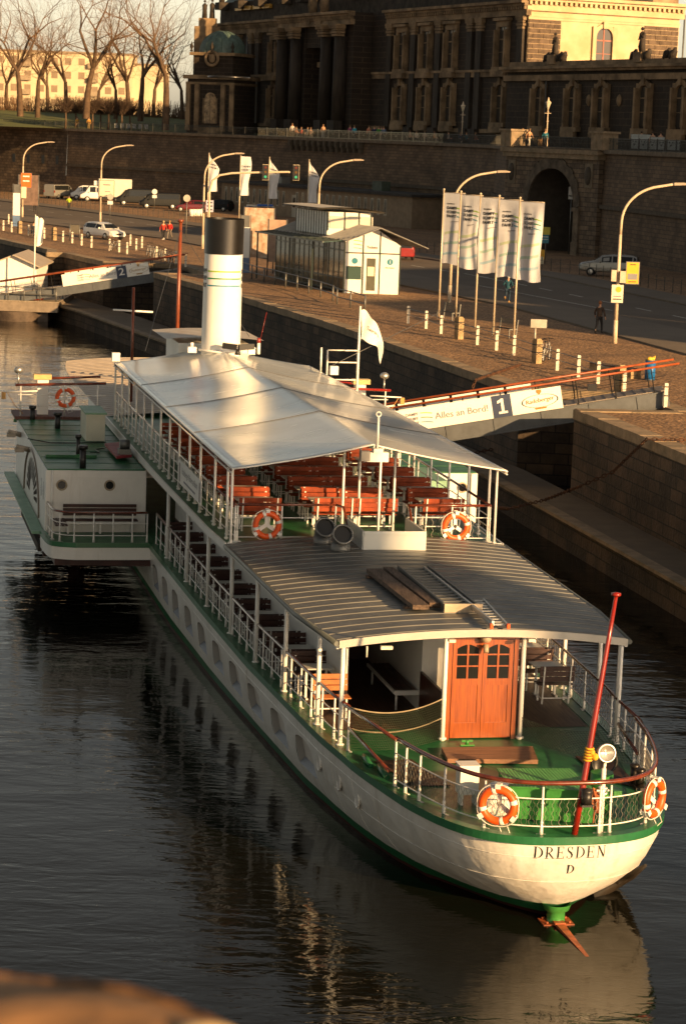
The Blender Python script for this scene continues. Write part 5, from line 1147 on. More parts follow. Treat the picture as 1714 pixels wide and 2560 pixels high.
b = MB(); b.box(L0[0]+.06, L0[0]+.36, L0[1]-.35, L0[1]-.1, QZ+3.15, QZ+3.75); tag(b.build('switch_box', MATS['box_cream']), 'bright switch box between the nearest lamp pole and the yellow poster', 'box')
panel('election_placard', 'white placard with an orange face picture low on the nearest street lamp', 'placard', (L0[0]-.02, L0[1]-.2, QZ+2.12), .6, .92, mat('placard_pale', (.7, .62, .5), .5, var=.1), [(.4, .1, 0, .3, MATS['print_grey']), (.45, .1, 0, .15, ink)])
b = MB(); b.lathe([(.001, 0), (.15, 0)], (L0[0]+.03, L0[1]-.255, QZ+2.8), 14, False, Matrix.Rotation(pi/2, 4, 'X')); tag(b.build('round_sticker', yel), 'round orange sticker at the top of the white placard', 'sticker')
def at_(x, y, Y): return tuple(atY(x, y, Y))
panel('lamp_poster', 'small framed white notice on the street lamp left of the vans', 'poster', at_(267, 490, 257.5), 1.5, 1.6, mat('poster_cream', (.8, .72, .5), .5, var=.1), [(.8, .25, 0, 1.1, MATS['print_grey']), (.6, .2, .1, .4, MATS['print_grey'])], frame=black)
panel('lamp_poster', 'orange poster on the leftmost street lamp', 'poster', at_(66, 468, 264.4), 1.1, 1.5, mat('poster_orange', (.8, .15, .02), .5), [(.7, .25, 0, 1.1, strapw), (.7, .25, 0, .6, strapw)], frame=galv)
panel('lamp_poster', 'blue and white text poster on the lamp beside the traffic light', 'poster', at_(524, 530, 209.5), .65, 1.0, mat('poster_lilac', (.5, .5, .62), .5), [(.45, .2, 0, .75, navy), (.5, .2, 0, .45, navy), (.45, .2, 0, .15, navy)])
panel('lamp_notice', 'pale notice low on the leftmost street lamp', 'notice', at_(57, 495, 264.2), .8, 1.2, MATS['poster_cream'])
# traffic light mast
tl = thing('traffic_light', 'mast with two traffic light heads reaching over the street behind the funnel', 'traffic light', at_(522, 600, 206))
bx_ = Vector(at_(522, 600, 206)); top = [Vector(at_(x, y, 206)) for x, y in ((522, 600), (523, 520), (524, 478), (531, 452), (549, 438), (580, 433), (650, 431), (720, 430), (726, 431))]
b = MB(); b.tube([p-bx_ for p in top], .09, 8); b.build('mast_arm', lampm, tl)
for x, y in ((740, 431), (664, 430)):
    p = Vector(at_(x, y, 205.7))-bx_; b = MB(); b.box(p.x-.25, p.x+.25, p.y-.1, p.y+.15, p.z-.65, p.z+.6); h = b.build('signal_head', black, tl)
    b = MB(); b.box(p.x-.27, p.x+.27, p.y-.06, p.y+.12, p.z-.68, p.z+.63); b.build('backing', mat('signal_edge', (.6, .5, .35), .5), h)
    for k, (zz_, mm) in enumerate(((.38, mat('lens_red_off', (.12, .02, .01), .3)), (0, mat('lens_amber_off', (.12, .06, .01), .3)), (-.4, mat('lens_green', (.02, .25, .12), .3, emit=(.1, 1, .5, .12), var=0)))):
        b = MB(); b.lathe([(.001, 0), (.11, 0)], (p.x, p.y-.105, p.z+zz_), 12, False, Matrix.Rotation(pi/2, 4, 'X')); b.build('lens', mm, h)
# traffic signs
def sign(px, py, Y, h, lab, disc='round', mm=None, extra=None):
    p = at(px, py, QZ); t = thing('traffic_sign', lab, 'traffic sign', p); b = MB(); b.cyl((0, 0, 0), (0, 0, h), .045, n=6); b.build('pole', galv, t)
    b = MB()
    if disc == 'round': b.lathe([(.001, 0), (.33, 0), (.33, .03), (.001, .03)], (0, -.05, h-.35), 18, False, Matrix.Rotation(pi/2, 4, 'X'))
    else: b.box(-.3, .3, -.08, -.05, h-.9, h)
    b.build('sign_face', mm or strapw, t)
    if extra: b = MB(); b.box(-.28, .28, -.08, -.05, h-1.15, h-.78); b.build('plate', strapw, t)
    return t
sign(465, 600, 0, 4.2, 'tall round sign on a heavy foot, right of the couple in red jackets', mm=mat('sign_back', (.45, .42, .36), .5)); b = MB()
sign(386, 524, 0, 2.6, 'round sign on a pole in front of the dark van', extra=True); sign(275, 560, 0, 3.2, 'round sign on a pole behind the white estate car', mm=MATS['sign_back'], extra=True)
t_ = sign(1420, 635, 0, 6.2, 'tall sign with two white plates beside the arched portal', 'box', strapw, True)
# bus stop plate
panel('stop_sign', 'yellow and blue bus stop sign standing in front of the arched portal', 'sign', at_(1361, 608, 205), .62, 1.35, gblue, [(.5, .1, 0, .5, strapw), (.5, .08, 0, .3, strapw)], .06); b = MB(); p = at_(1361, 650, 205)
y_ = MB(); y_.box(p[0]-.31, p[0]+.31, 204.94, 204.96, at_(1361, 608, 205)[2]+.72, at_(1361, 608, 205)[2]+1.35); tag(y_.build('sign_plate', mat('stop_yellow', (.6, .5, .05), .5)), 'square yellow plate at the top of the bus stop sign', 'sign')
y_ = MB(); y_.cyl((p[0], 205.05, QZ), (p[0], 205.05, at_(1361, 608, 205)[2]+1.3), .04, n=6); tag(y_.build('sign_pole', galv), 'slim pole carrying the bus stop sign', 'pole')
panel('notice_box', 'small orange notice on a post left of the arched portal', 'notice', at_(1352, 648, 203), .5, .8, yel); panel('notice_box', 'small cream notice below the orange one, left of the arched portal', 'notice', at_(1350, 660, 202), .45, .6, MATS['poster_cream'])
# banners on five poles
clothm = mat('banner_cloth', (.6, .61, .64), .75, var=.04, trans=0.)
FL = [((5.1, 139.8), 'leftmost'), ((5.9, 135.6), 'second'), ((6.8, 131.8), 'third'), ((7.6, 128.2), 'fourth'), ((8.5, 125.3), 'rightmost')]
def banner(i, x, y, lab):
    t = thing('banner_flag', '%s of the five tall white banners on poles, with black lettering and three coloured stripes' % lab, 'banner', (x, y, QZ), radians(-35), 'five white banners in a row')
    H = 7.25; b = MB(); b.tube([(0, 0, 0), (.0, 0, 3), (.0, 0, H)], .045, 8, rr=[.06, .055, .045]); b.lathe([(.001, -.02), (.07, 0), (.07, .05), (.001, .09)], (0, 0, H), 10); b.build('pole', mat('banner_pole', (.62, .52, .38), .35, metal=.3, var=.1), t)
    Wd, Hh = 1.42, 4.05; b = MB(); b.cyl((0, 0, H-.14), (Wd+.05, -.02, H-.14), .02, n=6); b.build('cross_bar', MATS['banner_pole'], t)
    ph = i*1.7; am = (.03, .07, .08, .09, .11)[i]; sw = (.0, .12, .05, .0, .06)[i]
    def f(a, c):
        z = H-.16-c*Hh*(1-.012*sin(a*6+ph)); g = min(1, c*2.2)
        x_ = .05+Wd*a*(1-sw*2.2*sin(pi*min(1, c*1.05))*a*(.4+.6*c)) + (.05*sin(c*5+ph)*c)
        yy = am*g*(.8*sin(a*(4.5+i*.6)+ph+c*(2.5-i*.7))+(.5-.08*i)*sin(a*(9+i)+2*ph-c*(1.2+.5*i))+.22*sin(a*(17-i)+c*3+ph))*(.5+.9*abs(sin(c*2.3+ph)))-.03*g
        return Vector((x_, yy, z))
    b = MB(); b.grid(f, 40, 30); s = b.build('cloth', clothm, t)
    def on(x_, z_, o=.014): return f(x_/Wd, z_/Hh)+Vector((0, -o, 0))
    for j, s_ in enumerate(('DAMPF', 'SCHIFF', 'FAHRT')): text(s_, .22, ink, s, lambda X, Y, j=j: on(min(max(.2+X, .01), 1.4), .86+.235*j-Y), align='LEFT', bold=.007)
    text('SÄCHSISCHE', .09, ink, s, lambda X, Y: on(.2+X, .62-Y), align='LEFT', bold=.003); b = MB(); b.grid(lambda a, c: on(.55+.5*a, 1.62-.06*a+.04*c), 8, 1); b.build('small_print', MATS['print_grey'], s)
    for j, mm in enumerate((glime, ggreen, gblue)):
        b = MB(); b.grid(lambda a, c: on(.9+.42*a, .82+.235*j+.1*a*a+.05*c*(1.2-a*.4)), 10, 2); b.build('stripe', mm, s)
    for j, mm in enumerate((mat('faded_lime', (.45, .52, .36), .7, var=0), mat('faded_green', (.34, .47, .42), .7, var=0), mat('faded_blue', (.32, .46, .54), .7, var=0))):
        b = MB(); b.grid(lambda a, c: on(.12+1.2*a, 2.25+.6*j-.22*a+.14*c, .01), 14, 3); b.build('faded_stripe', mm, s)
for i, ((x, y), lab) in enumerate(FL): banner(i, x, y, lab)
# feather flags by the far wall and mast flags
def flag_far(px, ptop, pbot, Y, lab, shape):
    a = atY(px, ptop, Y); p0 = Vector((a.x, Y, QZ)); t = thing('tall_flag', lab, 'flag', p0, 0, 'narrow white flags in front of the low building'); H = a.z-QZ; s = Y/6044.
    b = MB(); b.tube([(0, 0, 0), (0, 0, H)], .05, 6); b.build('pole', MATS['banner_pole'], t); Wd = 24*s; Hh = (pbot-ptop-6)*s
    def f(u, v):
        w = Wd*(min(1, .1+v*2.6) if shape else 1)*(1 if v < .5 else 1-.3*(v-.5)); return Vector((.03+u*w+.12*Wd*sin(v*7)*u, .25*sin(u*5+v*4)*v, H-.1-v*Hh-.35*u*(1-v)*(1 if shape else .1)*Hh*.25))
    b = MB(); b.grid(f, 10, 24); c = b.build('cloth', clothm, t)
    def on(X, Y_): return f(.5+X/Wd, .3-Y_/Hh)+Vector((0, -.03, 0))
    text('DAMPF', .26, ink, c, lambda X, Y_: on(X, Y_+.15)); text('FAHRT', .26, ink, c, lambda X, Y_: on(X, Y_-.15))
flag_far(523, 382, 480, 225, 'narrow white flag crossing the curve of the left lamp arm, leftmost of the far flags', True); flag_far(602, 388, 490, 228, 'narrow white flag just left of the traffic light head, second of the far flags', False); flag_far(674, 392, 498, 231, 'narrow white flag between the two traffic light heads, third of the far flags', True); flag_far(773, 398, 508, 234, 'narrow white flag left of the kiosk lamp, rightmost of the far flags', True)
def mast_flag(base, H, lab, Wd, Hh, droop, txt=True, r=.05):
    t = thing('mast_flag', lab, 'flag', base); b = MB(); b.tube([(0, 0, 0), (.05*H/8, 0, H)], r, 8, rr=[r*1.2, r*.7]); b.build('mast', white, t)
    def f(u, v): return Vector((.05*H/8+.04+u*Wd*(1-droop*.35)+.08*sin(u*8+v*3)*v, .14*sin(u*9+v*2.5)*u, H-.15-v*Hh*(1-.3*u)-droop*u*u*Hh*1.05+.05*sin(u*11)))
    b = MB(); b.grid(f, 22, 14); c = b.build('cloth', mat('flag_white', (.78, .76, .72), .8, var=.05), t)
    if txt: text('DAMPF', .16*Hh, ink, c, lambda X, Y: f(.55+X/Wd, .45-Y/Hh)+Vector((0, -.04, 0)))
mast_flag(SM @ Vector((5.1, 44, 4.2)), 4.25, 'drooping white company flag on the white mast right of the canopy', 1.25, 1.1, .95)
mast_flag(tuple(atY(84, 800, 183)[:2])+(1.5,), 6.3, 'narrow white flag hanging from the mast beside the white boathouse', .62, 2.4, .1, False, .06)
# gangways
def gangway(A, B, lab, num, panelr, w=1.7, txt=True):
    A, B = Vector(A), Vector(B); d = B-A; L = d.length; t = thing('gangway', lab, 'gangway', A, 0); d.normalize(); y = Vector((0, 0, 1)).cross(d).normalized(); z = d.cross(y)
    M_ = Matrix((d, y, z)).transposed().to_4x4()
    b = MB()
    for yy in (0, w): b.box(0, L, yy-.04, yy+.04, -.62, 0, M_); b.box(0, L, yy-.1, yy+.1, -.04, 0, M_); b.box(0, L, yy-.1, yy+.1, -.66, -.62, M_)
    for i in range(int(L/1.9)+1): b.box(i*1.9-.03, i*1.9+.03, -.07, w+.07, -.6, -.05, M_)
    b.build('girder', mat('girder_blue_grey', (.1, .11, .12), .5, var=.15), t)
    b = MB(); b.box(.1, L-.1, .05, w-.05, .0, .04, M_)
    for i in range(int(L/.4)): b.box(.2+i*.4, .24+i*.4, .08, w-.08, .04, .06, M_)
    b.build('walkway', mat('walk_grey', (.22, .19, .16), .6), t)
    for yy in (-.02, w+.02): b = MB(); b.tube([M_ @ Vector((-.2, yy, 1.0)), M_ @ Vector((L+.6, yy, 1.0))], .045, 8); b.build('handrail', mat('rail_orange', (.33, .075, .02), .35, var=.25, scale=3), t)
    b = MB()
    for yy in (0, w):
        for i in range(int(L/1.5)+1): b.tube([M_ @ Vector((i*1.5+.1, yy, 0)), M_ @ Vector((i*1.5+.1, yy, 1.0))], .022, 4)
        for h in (.3, .6): b.tube([M_ @ Vector((0, yy, h)), M_ @ Vector((L, yy, h))], .01, 3)
    b.build('stanchions', black, t)
    x0, x1 = panelr; b = MB(); b.box(x0, x1, -.13, -.1, -.02, .86, M_); pn = b.build('sign_board', mat('sign_white', (.82, .8, .74), .5, var=.02), t)
    b = MB(); n = int((x1-x0)/1.1)
    for i in range(n): b.box(x0+i*1.1+.04, x0+i*1.1+1.02, w-.06, w-.03, .5, .93, M_)
    b.build('back_board', MATS['sign_white'], t)
    cxn = x0+(x1-x0)*.685; b = MB(); b.box(cxn-.38, cxn+.38, -.14, -.131, -.02, .86, M_); b.build('number_field', navy, pn)
    P = lambda X, Z: M_ @ Vector((X, -.15, Z))
    if num == '1':
        b = MB(); b.add([P(cxn+x, z_) for x, z_ in ((-.03, .12), (.08, .12), (.08, .72), (-.02, .72), (-.03, .7))], [(0, 1, 2, 3, 4)]); b.add([P(cxn+x, z_) for x, z_ in ((-.03, .7), (-.17, .64), (-.17, .53), (-.03, .59))], [(0, 1, 2, 3)]); b.add([P(cxn+x, z_)-y*.001 for x, z_ in ((-.15, .12), (.2, .12), (.2, .21), (-.15, .21))], [(0, 1, 2, 3)]); b.build('lettering', strapw, pn)
    else: text(num, .75, strapw, pn, lambda X, Y: P(cxn+X*1.25, .42+Y), bold=.006)
    text('Alles an Bord!', .37, MATS['print_grey'], pn, lambda X, Y: P(x0+(x1-x0)*.475+X, .42+Y))
    for j, s_ in enumerate(('DAMPF', 'SCHIFF', 'FAHRT')): text(s_, .16, MATS['print_grey'], pn, lambda X, Y: P(x0+(x1-x0)*.215+X, .62-.18*j+Y), bold=.003)
    for j, mm in enumerate((glime, ggreen, gblue)): b = MB(); b.grid(lambda a, c: P(x0+(x1-x0)*(.26+.06*a), .66-.18*j-.07*a*a-.035*c), 8, 1); b.build('stripe', mm, pn)
    gold = mat('gold_print', (.35, .2, .04), .4, var=0); cx2 = x0+(x1-x0)*.885
    text('Radeberger', .24, gold, pn, lambda X, Y: P(cx2+X, .42+Y+.05*X)); b = MB(); b.torus((0, 0, 0), .5, .012, None, 30, 4); b.v = [tuple(P(cx2+v[0]*1.42, .4+v[1]*.5)) for v in b.v]; b.build('oval_emblem', gold, pn)
    b = MB(); b.add([P(cx2+x, z_) for x, z_ in ((-.09, .84), (.09, .84), (.1, .74), (0, .64), (-.1, .74))], [(0, 1, 2, 3, 4)]); b.add([P(cx2+x, z_) for x, z_ in ((-.25, .14), (.25, .14), (.2, .07), (-.2, .07))], [(0, 1, 2, 3)]); b.build('crest', gold, pn)
pA, pB = atY(1000, 1080, 95.), atY(1420, 1015, 95.)
slope = (pB.z-pA.z)/(pB.x-pA.x); zr = pB.z
def gp_(x): return (x, 95., zr+slope*(x-pB.x))
gl = atY(935, 1060, 95).x; gr = atY(1395, 1000, 95).x
gangway(gp_(.2), gp_(12.6), 'gangway numbered 1 with a long white lettered board, leading from the ship to the quay', '1', (gl-.2, gl-.2+(gr-gl+.2)*1.02))
g2a, g2b = atY(-20, 745, 180), atY(410, 690, 180)
gangway((g2a.x, 180, g2a.z+.1), (g2b.x+1.2, 180, g2b.z+.55), 'gangway numbered 2 with a white board, leading from the white boathouse to the far quay', '2', (5.4, 11.9))
lm = MB(); p = atY(1484, 968, 94.6); lm.box(p.x-.25, p.x+.1, p.y-.1, p.y+.2, p.z-.15, p.z+.1); tag(lm.build('floodlight', black), 'small black floodlight clamped under the near gangway handrail', 'floodlight')
# chains and rings
def chain(pts, lab, r=.04):
    b = MB(); pts = [Vector(p) for p in pts]; L = sum((q-p).length for p, q in zip(pts, pts[1:])); n = int(L/.16); s = 0
    for i in range(n):
        s = i*.16; acc = 0
        for p, q in zip(pts, pts[1:]):
            l = (q-p).length
            if acc+l >= s: c = p.lerp(q, (s-acc)/l); d = (q-p).normalized(); break
            acc += l
        M_ = d.to_track_quat('X', 'Z').to_matrix().to_4x4() @ Matrix.Rotation(pi/2*(i % 2), 4, 'X') @ Matrix.Diagonal((1.5, .8, 1, 1)); b.torus(c, .07, r*.55, M_, 8, 4)
    tag(b.build('mooring_chain', chainm), lab, 'chain', 'rusty mooring chains')
ca_, cb_ = at(1300, 912, QZ+.1), at(1188, 950, QZ+.1)
chain([ca_, ca_.lerp(cb_, .5), cb_, cb_+Vector((-.4, -.3, -1.2))], 'rusty chain lying over the quay edge behind the near gangway')
c1 = at(1615, 1098, QZ+.1); c2 = at(1450, 1215, 2.4); c3 = at(1360, 1250, 1.35); c4 = at(1270, 1272, 1.2)
chain([at(1714, 1100, QZ+.1), c1, at(1530, 1180, 3.0), c2, c3, c4, at(1225, 1268, .6)], 'rusty chain hanging down the near quay wall onto the towpath')
chain([at(1185, 1132, 1.3), at(1330, 1105, 1.7), at(1500, 1090, 1.6)], 'rusty chain stretched beneath the near gangway')
# bin, bench, bikes
bb = thing('litter_bin', 'blue drum litter bin stuffed with yellow rubbish beyond the gangway rail', 'litter bin', (13.2, 105.7, QZ)); b = MB(); b.cyl((0, 0, 0), (0, 0, .88), .23, .23, 18); b.build('drum', mat('bin_blue', (.01, .14, .4), .4), bb)
b = MB(); b.torus((0, 0, .88), .23, .02, None, 18, 5); b.torus((0, 0, .03), .23, .02, None, 18, 5); b.build('rim', galv, bb); b = MB(); b.ball((-.04, 0, .93), .15, 8, 5, (1, 1, .7)); b.ball((.1, .03, .95), .09, 7, 4); b.cyl((.15, 0, .85), (.18, 0, 1.08), .03, n=6); b.build('rubbish', mat('rubbish_yellow', (.8, .5, .05), .5, var=.2), bb)
sbn = thing('stone_bench', 'long low stone and timber bench in shade left of the blue bin', 'bench', tuple(at(1535, 938, QZ)), radians(-58)); b = MB(); b.box(-1.5, 1.5, -.28, .28, 0, .38); b.build('plinth', stonep, sbn); b = MB()
for i in range(4): b.box(-1.5, 1.5, -.28+i*.145, -.15+i*.145, .385, .43)
b.build('seat', oldwood, sbn)
def frame_bench(px, py, lab, rz):
    t = thing('wire_bench', lab, 'bench', tuple(at(px, py, QZ)), rz, 'metal lattice benches by the banner poles'); b = MB()
    for x in (-.8, .8): b.bar((x, -.2, 0), (x, -.2, .45), .05, .05); b.bar((x, .22, 0), (x, .32, .95), .05, .05); b.bar((x, -.2, .45), (x, .25, .45), .05, .05)
    b.build('frame', galv, t); b = MB()
    for i in range(9): b.bar((-.8, -.2+i*.055, .46), (.8, -.2+i*.055, .46), .02, .02)
    for i in range(8): b.bar((-.8, .26+i*.008, .55+i*.055), (.8, .26+i*.008, .55+i*.055), .02, .02)
    for i in range(17): b.bar((-.8+i*.1, .26, .52), (-.8+i*.1, .33, .96), .015, .015)
    b.build('lattice', black, t)
frame_bench(1118, 800, 'metal lattice bench behind the second banner pole', radians(-60)); frame_bench(1258, 842, 'metal lattice bench between the fourth and fifth banner poles', radians(-60))
frame_bench(90, 592, 'metal bench with a seated pair beside the far information totem', radians(-50))
def bike(lab, loc, rz, col=None, grp='parked rental bicycles'):
    t = thing('bicycle', lab, 'bicycle', loc, rz, grp); 
    for x in (-.52, .52):
        b = MB(); b.torus((x, 0, .34), .33, .022, Matrix.Rotation(pi/2, 4, 'X'), 20, 5); w = b.build('wheel', black, t); b = MB()
        for k in range(8): a = pi*k/8; b.tube([(x-.32*cos(a), 0, .34-.32*sin(a)), (x+.32*cos(a), 0, .34+.32*sin(a))], .006, 3)
        b.build('spokes', alu, w)
    b = MB(); m_ = col or mat('bike_grey', (.35, .33, .3), .35, metal=.4)
    for p, q in (((-.52, .34), (-.1, .32)), ((-.52, .34), (-.22, .75)), ((-.1, .32), (-.25, .88)), ((-.1, .32), (.36, .72)), ((-.22, .72), (.34, .8)), ((.52, .34), (.33, .88))): b.tube([(p[0], 0, p[1]), (q[0], 0, q[1])], .022, 5)
    b.build('frame', m_, t); b = MB(); b.tube([(.33, 0, .88), (.3, 0, 1.02)], .02, 5); b.tube([(.22, -.27, 1.02), (.32, -.1, 1.04), (.32, .1, 1.04), (.22, .27, 1.02)], .018, 5); b.build('handlebar', black, t)
    b = MB(); b.ball((-.27, 0, .92), .12, 8, 5, (1.2, .7, .35)); b.build('saddle', black, t); return t
bk = bike('silver rental bicycle with a front basket leaning by the near stone post', at(1350, 905, QZ), radians(75)); 
for i, (dx, dy, rz) in enumerate(((.35, .5, 70), )): dup(bk, Vector(at(1365, 902, QZ)), radians(rz), 'silver rental bicycle behind the front one by the near stone post')
b = MB(); p = at(1335, 868, QZ); b.cyl((p.x, p.y, QZ), (p.x, p.y, QZ+1.1), .05, n=6); b.box(p.x-.25, p.x+.55, p.y-.1, p.y+.02, QZ+.98, QZ+1.4, ); tag(b.build('rental_terminal', mat('terminal_grey', (.45, .42, .36), .4)), 'grey rental terminal board above the near bicycles', 'terminal')
for i in range(7): dup(bk, Vector(at(372+i*9, 640+i*3.2, QZ)), radians(80), 'rental bicycle, %s from the left in the far packed rack' % ORD[i], 'bicycles in the far rack')
bk2 = dup(bk, Vector(at(288, 627, QZ)), radians(60), 'dark lone bicycle leaning against the far quay posts')
# information totems and boards
def totem(px, py, lab, grp=None):
    p = at(px, py, QZ); t = thing('information_totem', lab, 'totem', p, 0, 'white and blue information totems'); b = MB(); b.box(-.35, .35, -.2, .2, .02, 1.1); b.build('blue_foot', mat('totem_blue', (.12, .2, .35), .4), t)
    b = MB(); b.box(-.35, .35, -.2, .2, 1.1, 3.3); b.build('lit_panel', whitegl, t); b = MB(); b.box(-.4, -.36, -.2, .2, 0, 4.2); b.box(.36, .4, -.2, .2, 0, 4.2); b.box(-.3, .3, -.15, .15, 3.3, 4.15); b.build('frame', galv, t)
totem(610, 682, 'white and blue information totem just right of the funnel'); totem(42, 566, 'white and blue information totem at the far left beside the leftmost lamp')
def board(px, py, w, h, lab, mm, ht=1.0, rz=0., tx=()):
    p = at(px, py, QZ); t = thing('notice_board', lab, 'notice board', p, rz); b = MB(); [b.cyl((x, 0, 0), (x, 0, ht+h+.05), .05, n=6) for x in (-w/2-.05, w/2+.05)]; b.build('posts', galv, t); b = MB(); b.box(-w/2, w/2, -.04, .04, ht, ht+h); b.build('panel', mm, t)
    for s, sz, x, z, m_ in tx: text(s, sz, m_, t, lambda X, Y, x=x, z=z: Vector((X+x, -.05, Y+z)))
    return t
menu = mat('menu_board', (.5, .42, .33), .5, col2=(.3, .17, .1), scale=2.2)
board(644, 682, 2.1, 3.6, 'tall wide poster board with brown pictures between funnel and kiosk', menu, 1.1, 0, []); board(690, 690, 1.2, 3.0, 'narrow pink-brown notice board leaning beside the kiosk', mat('board_pink', (.42, .28, .2), .5), 1.0); board(71, 535, 2.2, 3.4, 'dark picture board at the far left street corner', mat('board_dark', (.2, .13, .1), .5, var=.3), 1.0)
board(187, 603, .75, .75, 'small dark tilted information board left of the white estate car', mat('board_slate', (.1, .09, .07), .6), .7)
# ticket kiosk
kd = Vector((-.361, .932, 0)); KR = RZ(0, (0, 0, 0)); K0 = Vector((-.5, 157.7, QZ)); kx = Vector((1, .06, 0)).normalized(); ky = Vector((-.36, .933, 0)); KL = 13.4; KW = 3.6
KM = Matrix((kx, ky, Vector((0, 0, 1)))).transposed().to_4x4()
kk = thing('ticket_kiosk', 'white and dark green ticket kiosk with gabled metal roof and glazed clerestory', 'kiosk', K0)
kg = mat('kiosk_frame', (.02, .03, .025), .35, var=.1); kw = mat('kiosk_white', (.82, .8, .75), .4, var=.03)
b = MB(); b.xz([(0, 0), (KW, 0), (KW, 3.15), (KW*.55, 4.25), (0, 3.35)], -.02, .02, KM); b.build('front_wall', kw, kk)
b = MB(); b.box(KW-.02, KW+.02, 0, KL, 0, 3.15, KM); b.box(0, KW, KL-.02, KL+.02, 0, 3.2, KM); b.build('side_wall', kw, kk)
b = MB(); [b.box(x-.04, x+.04, -.05, -.021, 0, h, KM) for x, h in ((.0, 3.3), (1.18, 3.9), (2.28, 4.0), (KW, 3.1))]; b.box(0, KW, -.045, -.022, 2.58, 2.66, KM); b.build('front_frame', kg, kk)
b = MB(); b.box(1.26, 2.16, -.06, -.03, .05, 2.5, KM); dr_ = b.build('door', kw, kk); b = MB(); b.box(1.42, 2.0, -.068, -.061, .2, 2.3, KM); b.build('pane', mat('kiosk_glass', (.12, .12, .09), .1), dr_); b = MB(); b.box(1.5, 1.92, -.075, -.069, 1.15, 1.75, KM); b.build('notice', MATS['poster_cream'], dr_)
b = MB(); b.box(.1, 1.1, -.035, -.021, .9, 1.75, KM); b.build('shop_window', glassg, kk)
for x, s1 in ((.65, 'Tickets & Shop'), (2.95, 'Information')):
    b = MB(); b.lathe([(.001, 0), (.2, 0)], KM @ Vector((x, -.04, 2.1)), 18, False, Matrix.Rotation(pi/2, 4, 'X')); dd = b.build('round_symbol', gblue, kk)
    text(s1, .13, ink, dd, lambda X, Y, x=x: KM @ Vector((x+X, -.04, 1.72+Y)), bold=.002)
text('i', .3, strapw, kk, lambda X, Y: KM @ Vector((2.95+X, -.05, 2.1+Y)), bold=.01); text('Tickets', .24, ink, kk, lambda X, Y: KM @ Vector((1.75+X, -.045, 3.0+Y)), bold=.004)
for j, mm in enumerate((glime, ggreen, gblue)): b = MB(); b.grid(lambda a, c: KM @ Vector((.55+.55*a, -.03, 3.45-.24*j-.06*a*a-.05*c)), 6, 1); b.build('stripe', mm, kk)
kr_ = mat('kiosk_roof', (.3, .29, .27), .35, metal=.3, var=.15)
def roofq(b, x0, z0, x1, z1, y0=-.9, y1=KL+.3, th=.05): b.add([KM @ Vector(v) for v in ((x0, y0, z0), (x1, y0, z1), (x1, y1, z1), (x0, y1, z0), (x0, y0, z0-th), (x1, y0, z1-th), (x1, y1, z1-th), (x0, y1, z0-th))], [(0, 1, 2, 3), (4, 7, 6, 5), (0, 4, 5, 1), (1, 5, 6, 2), (2, 6, 7, 3), (3, 7, 4, 0)])
b = MB(); roofq(b, KW*.55, 4.33, KW+1.5, 3.1); roofq(b, -.2, 3.42, KW*.55, 4.33)
for i in range(1, 36):
    y = -.9+i*.42
    if y < KL: b.bar(KM @ Vector((-.2, y, 3.44)), KM @ Vector((KW*.55, y, 4.35)), .03, .04); b.bar(KM @ Vector((KW*.55, y, 4.35)), KM @ Vector((KW+1.5, y, 3.12)), .03, .04)
b.build('roof', kr_, kk)
b = MB(); roofq(b, -1.5, 3.25, -.2, 3.4, -.2, KL, .02); b.build('glass_canopy', mat('canopy_glass', (.12, .22, .2), .1, var=0, metal=.2), kk)
b = MB(); [b.bar(KM @ Vector((-1.5, y, 3.27)), KM @ Vector((-.2, y, 3.42)), .05, .06) for y in [i*.74 for i in range(19)]]; b.bar(KM @ Vector((-1.5, -.2, 3.26)), KM @ Vector((-1.5, KL, 3.26)), .1, .1); [b.bar(KM @ Vector((-1.4, y, 0)), KM @ Vector((-1.4, y, 3.25)), .12, .12) for y in (2, 6.5, KL-.2)]; b.build('canopy_frame', kg, kk)
b = MB(); b.box(-.01, .01, 0, KL, .15, 3.25, KM); b.build('side_glazing', mat('side_glass', (.2, .16, .1), .08, col2=(.02, .028, .024), scale=.8), kk)  # warm reflections are put into the glass colour as blotches
b = MB(); [b.box(-.05, .0, y-.035, y+.035, 0, 3.35, KM) for y in [i*.96 for i in range(15)]]; [b.box(-.05, -.012, 0, KL, z, z+.08, KM) for z in (.1, .9, 2.7, 3.3)]; b.build('mullions', kg, kk)
b = MB(); b.box(-.95+.9, 2.85, 3.3, 9.4, 3.6, 5.1, KM); cl_ = b.build('clerestory', kw, kk); b = MB(); [b.box(x, x+.95, 3.26, 3.298, 4.05, 4.85, KM) for x in (.12, 1.12, 2.0-.0)]; b.build('pane', mat('pane_bright', (.6, .58, .5), .15, var=.05), cl_)
b = MB(); [b.box(-.09, -.052, 3.3+i*.5, 3.38+i*.5, 3.5, 5.1, KM) for i in range(13)]; [b.box(x, x+.07, 3.22, 3.26, 3.9, 5.1, KM) for x in (-.05, 1.05, 2.0, 2.8)]; b.build('mullion', kg, cl_)
b = MB(); b.grid(lambda a, c: KM @ Vector((lerp(-.75, 3.6, a), lerp(2.6, 10.2, c), 5.15+.3*(1-(2*a-.7)**2*.55))), 10, 6); b.grid(lambda a, c: KM @ Vector((lerp(3.6, -.75, a), lerp(2.6, 10.2, c), 5.07+.3*(1-(2*(1-a)-.7)**2*.55))), 10, 6); b.build('top_roof', mat('top_roof_cream', (.6, .54, .43), .4, var=.08), kk)
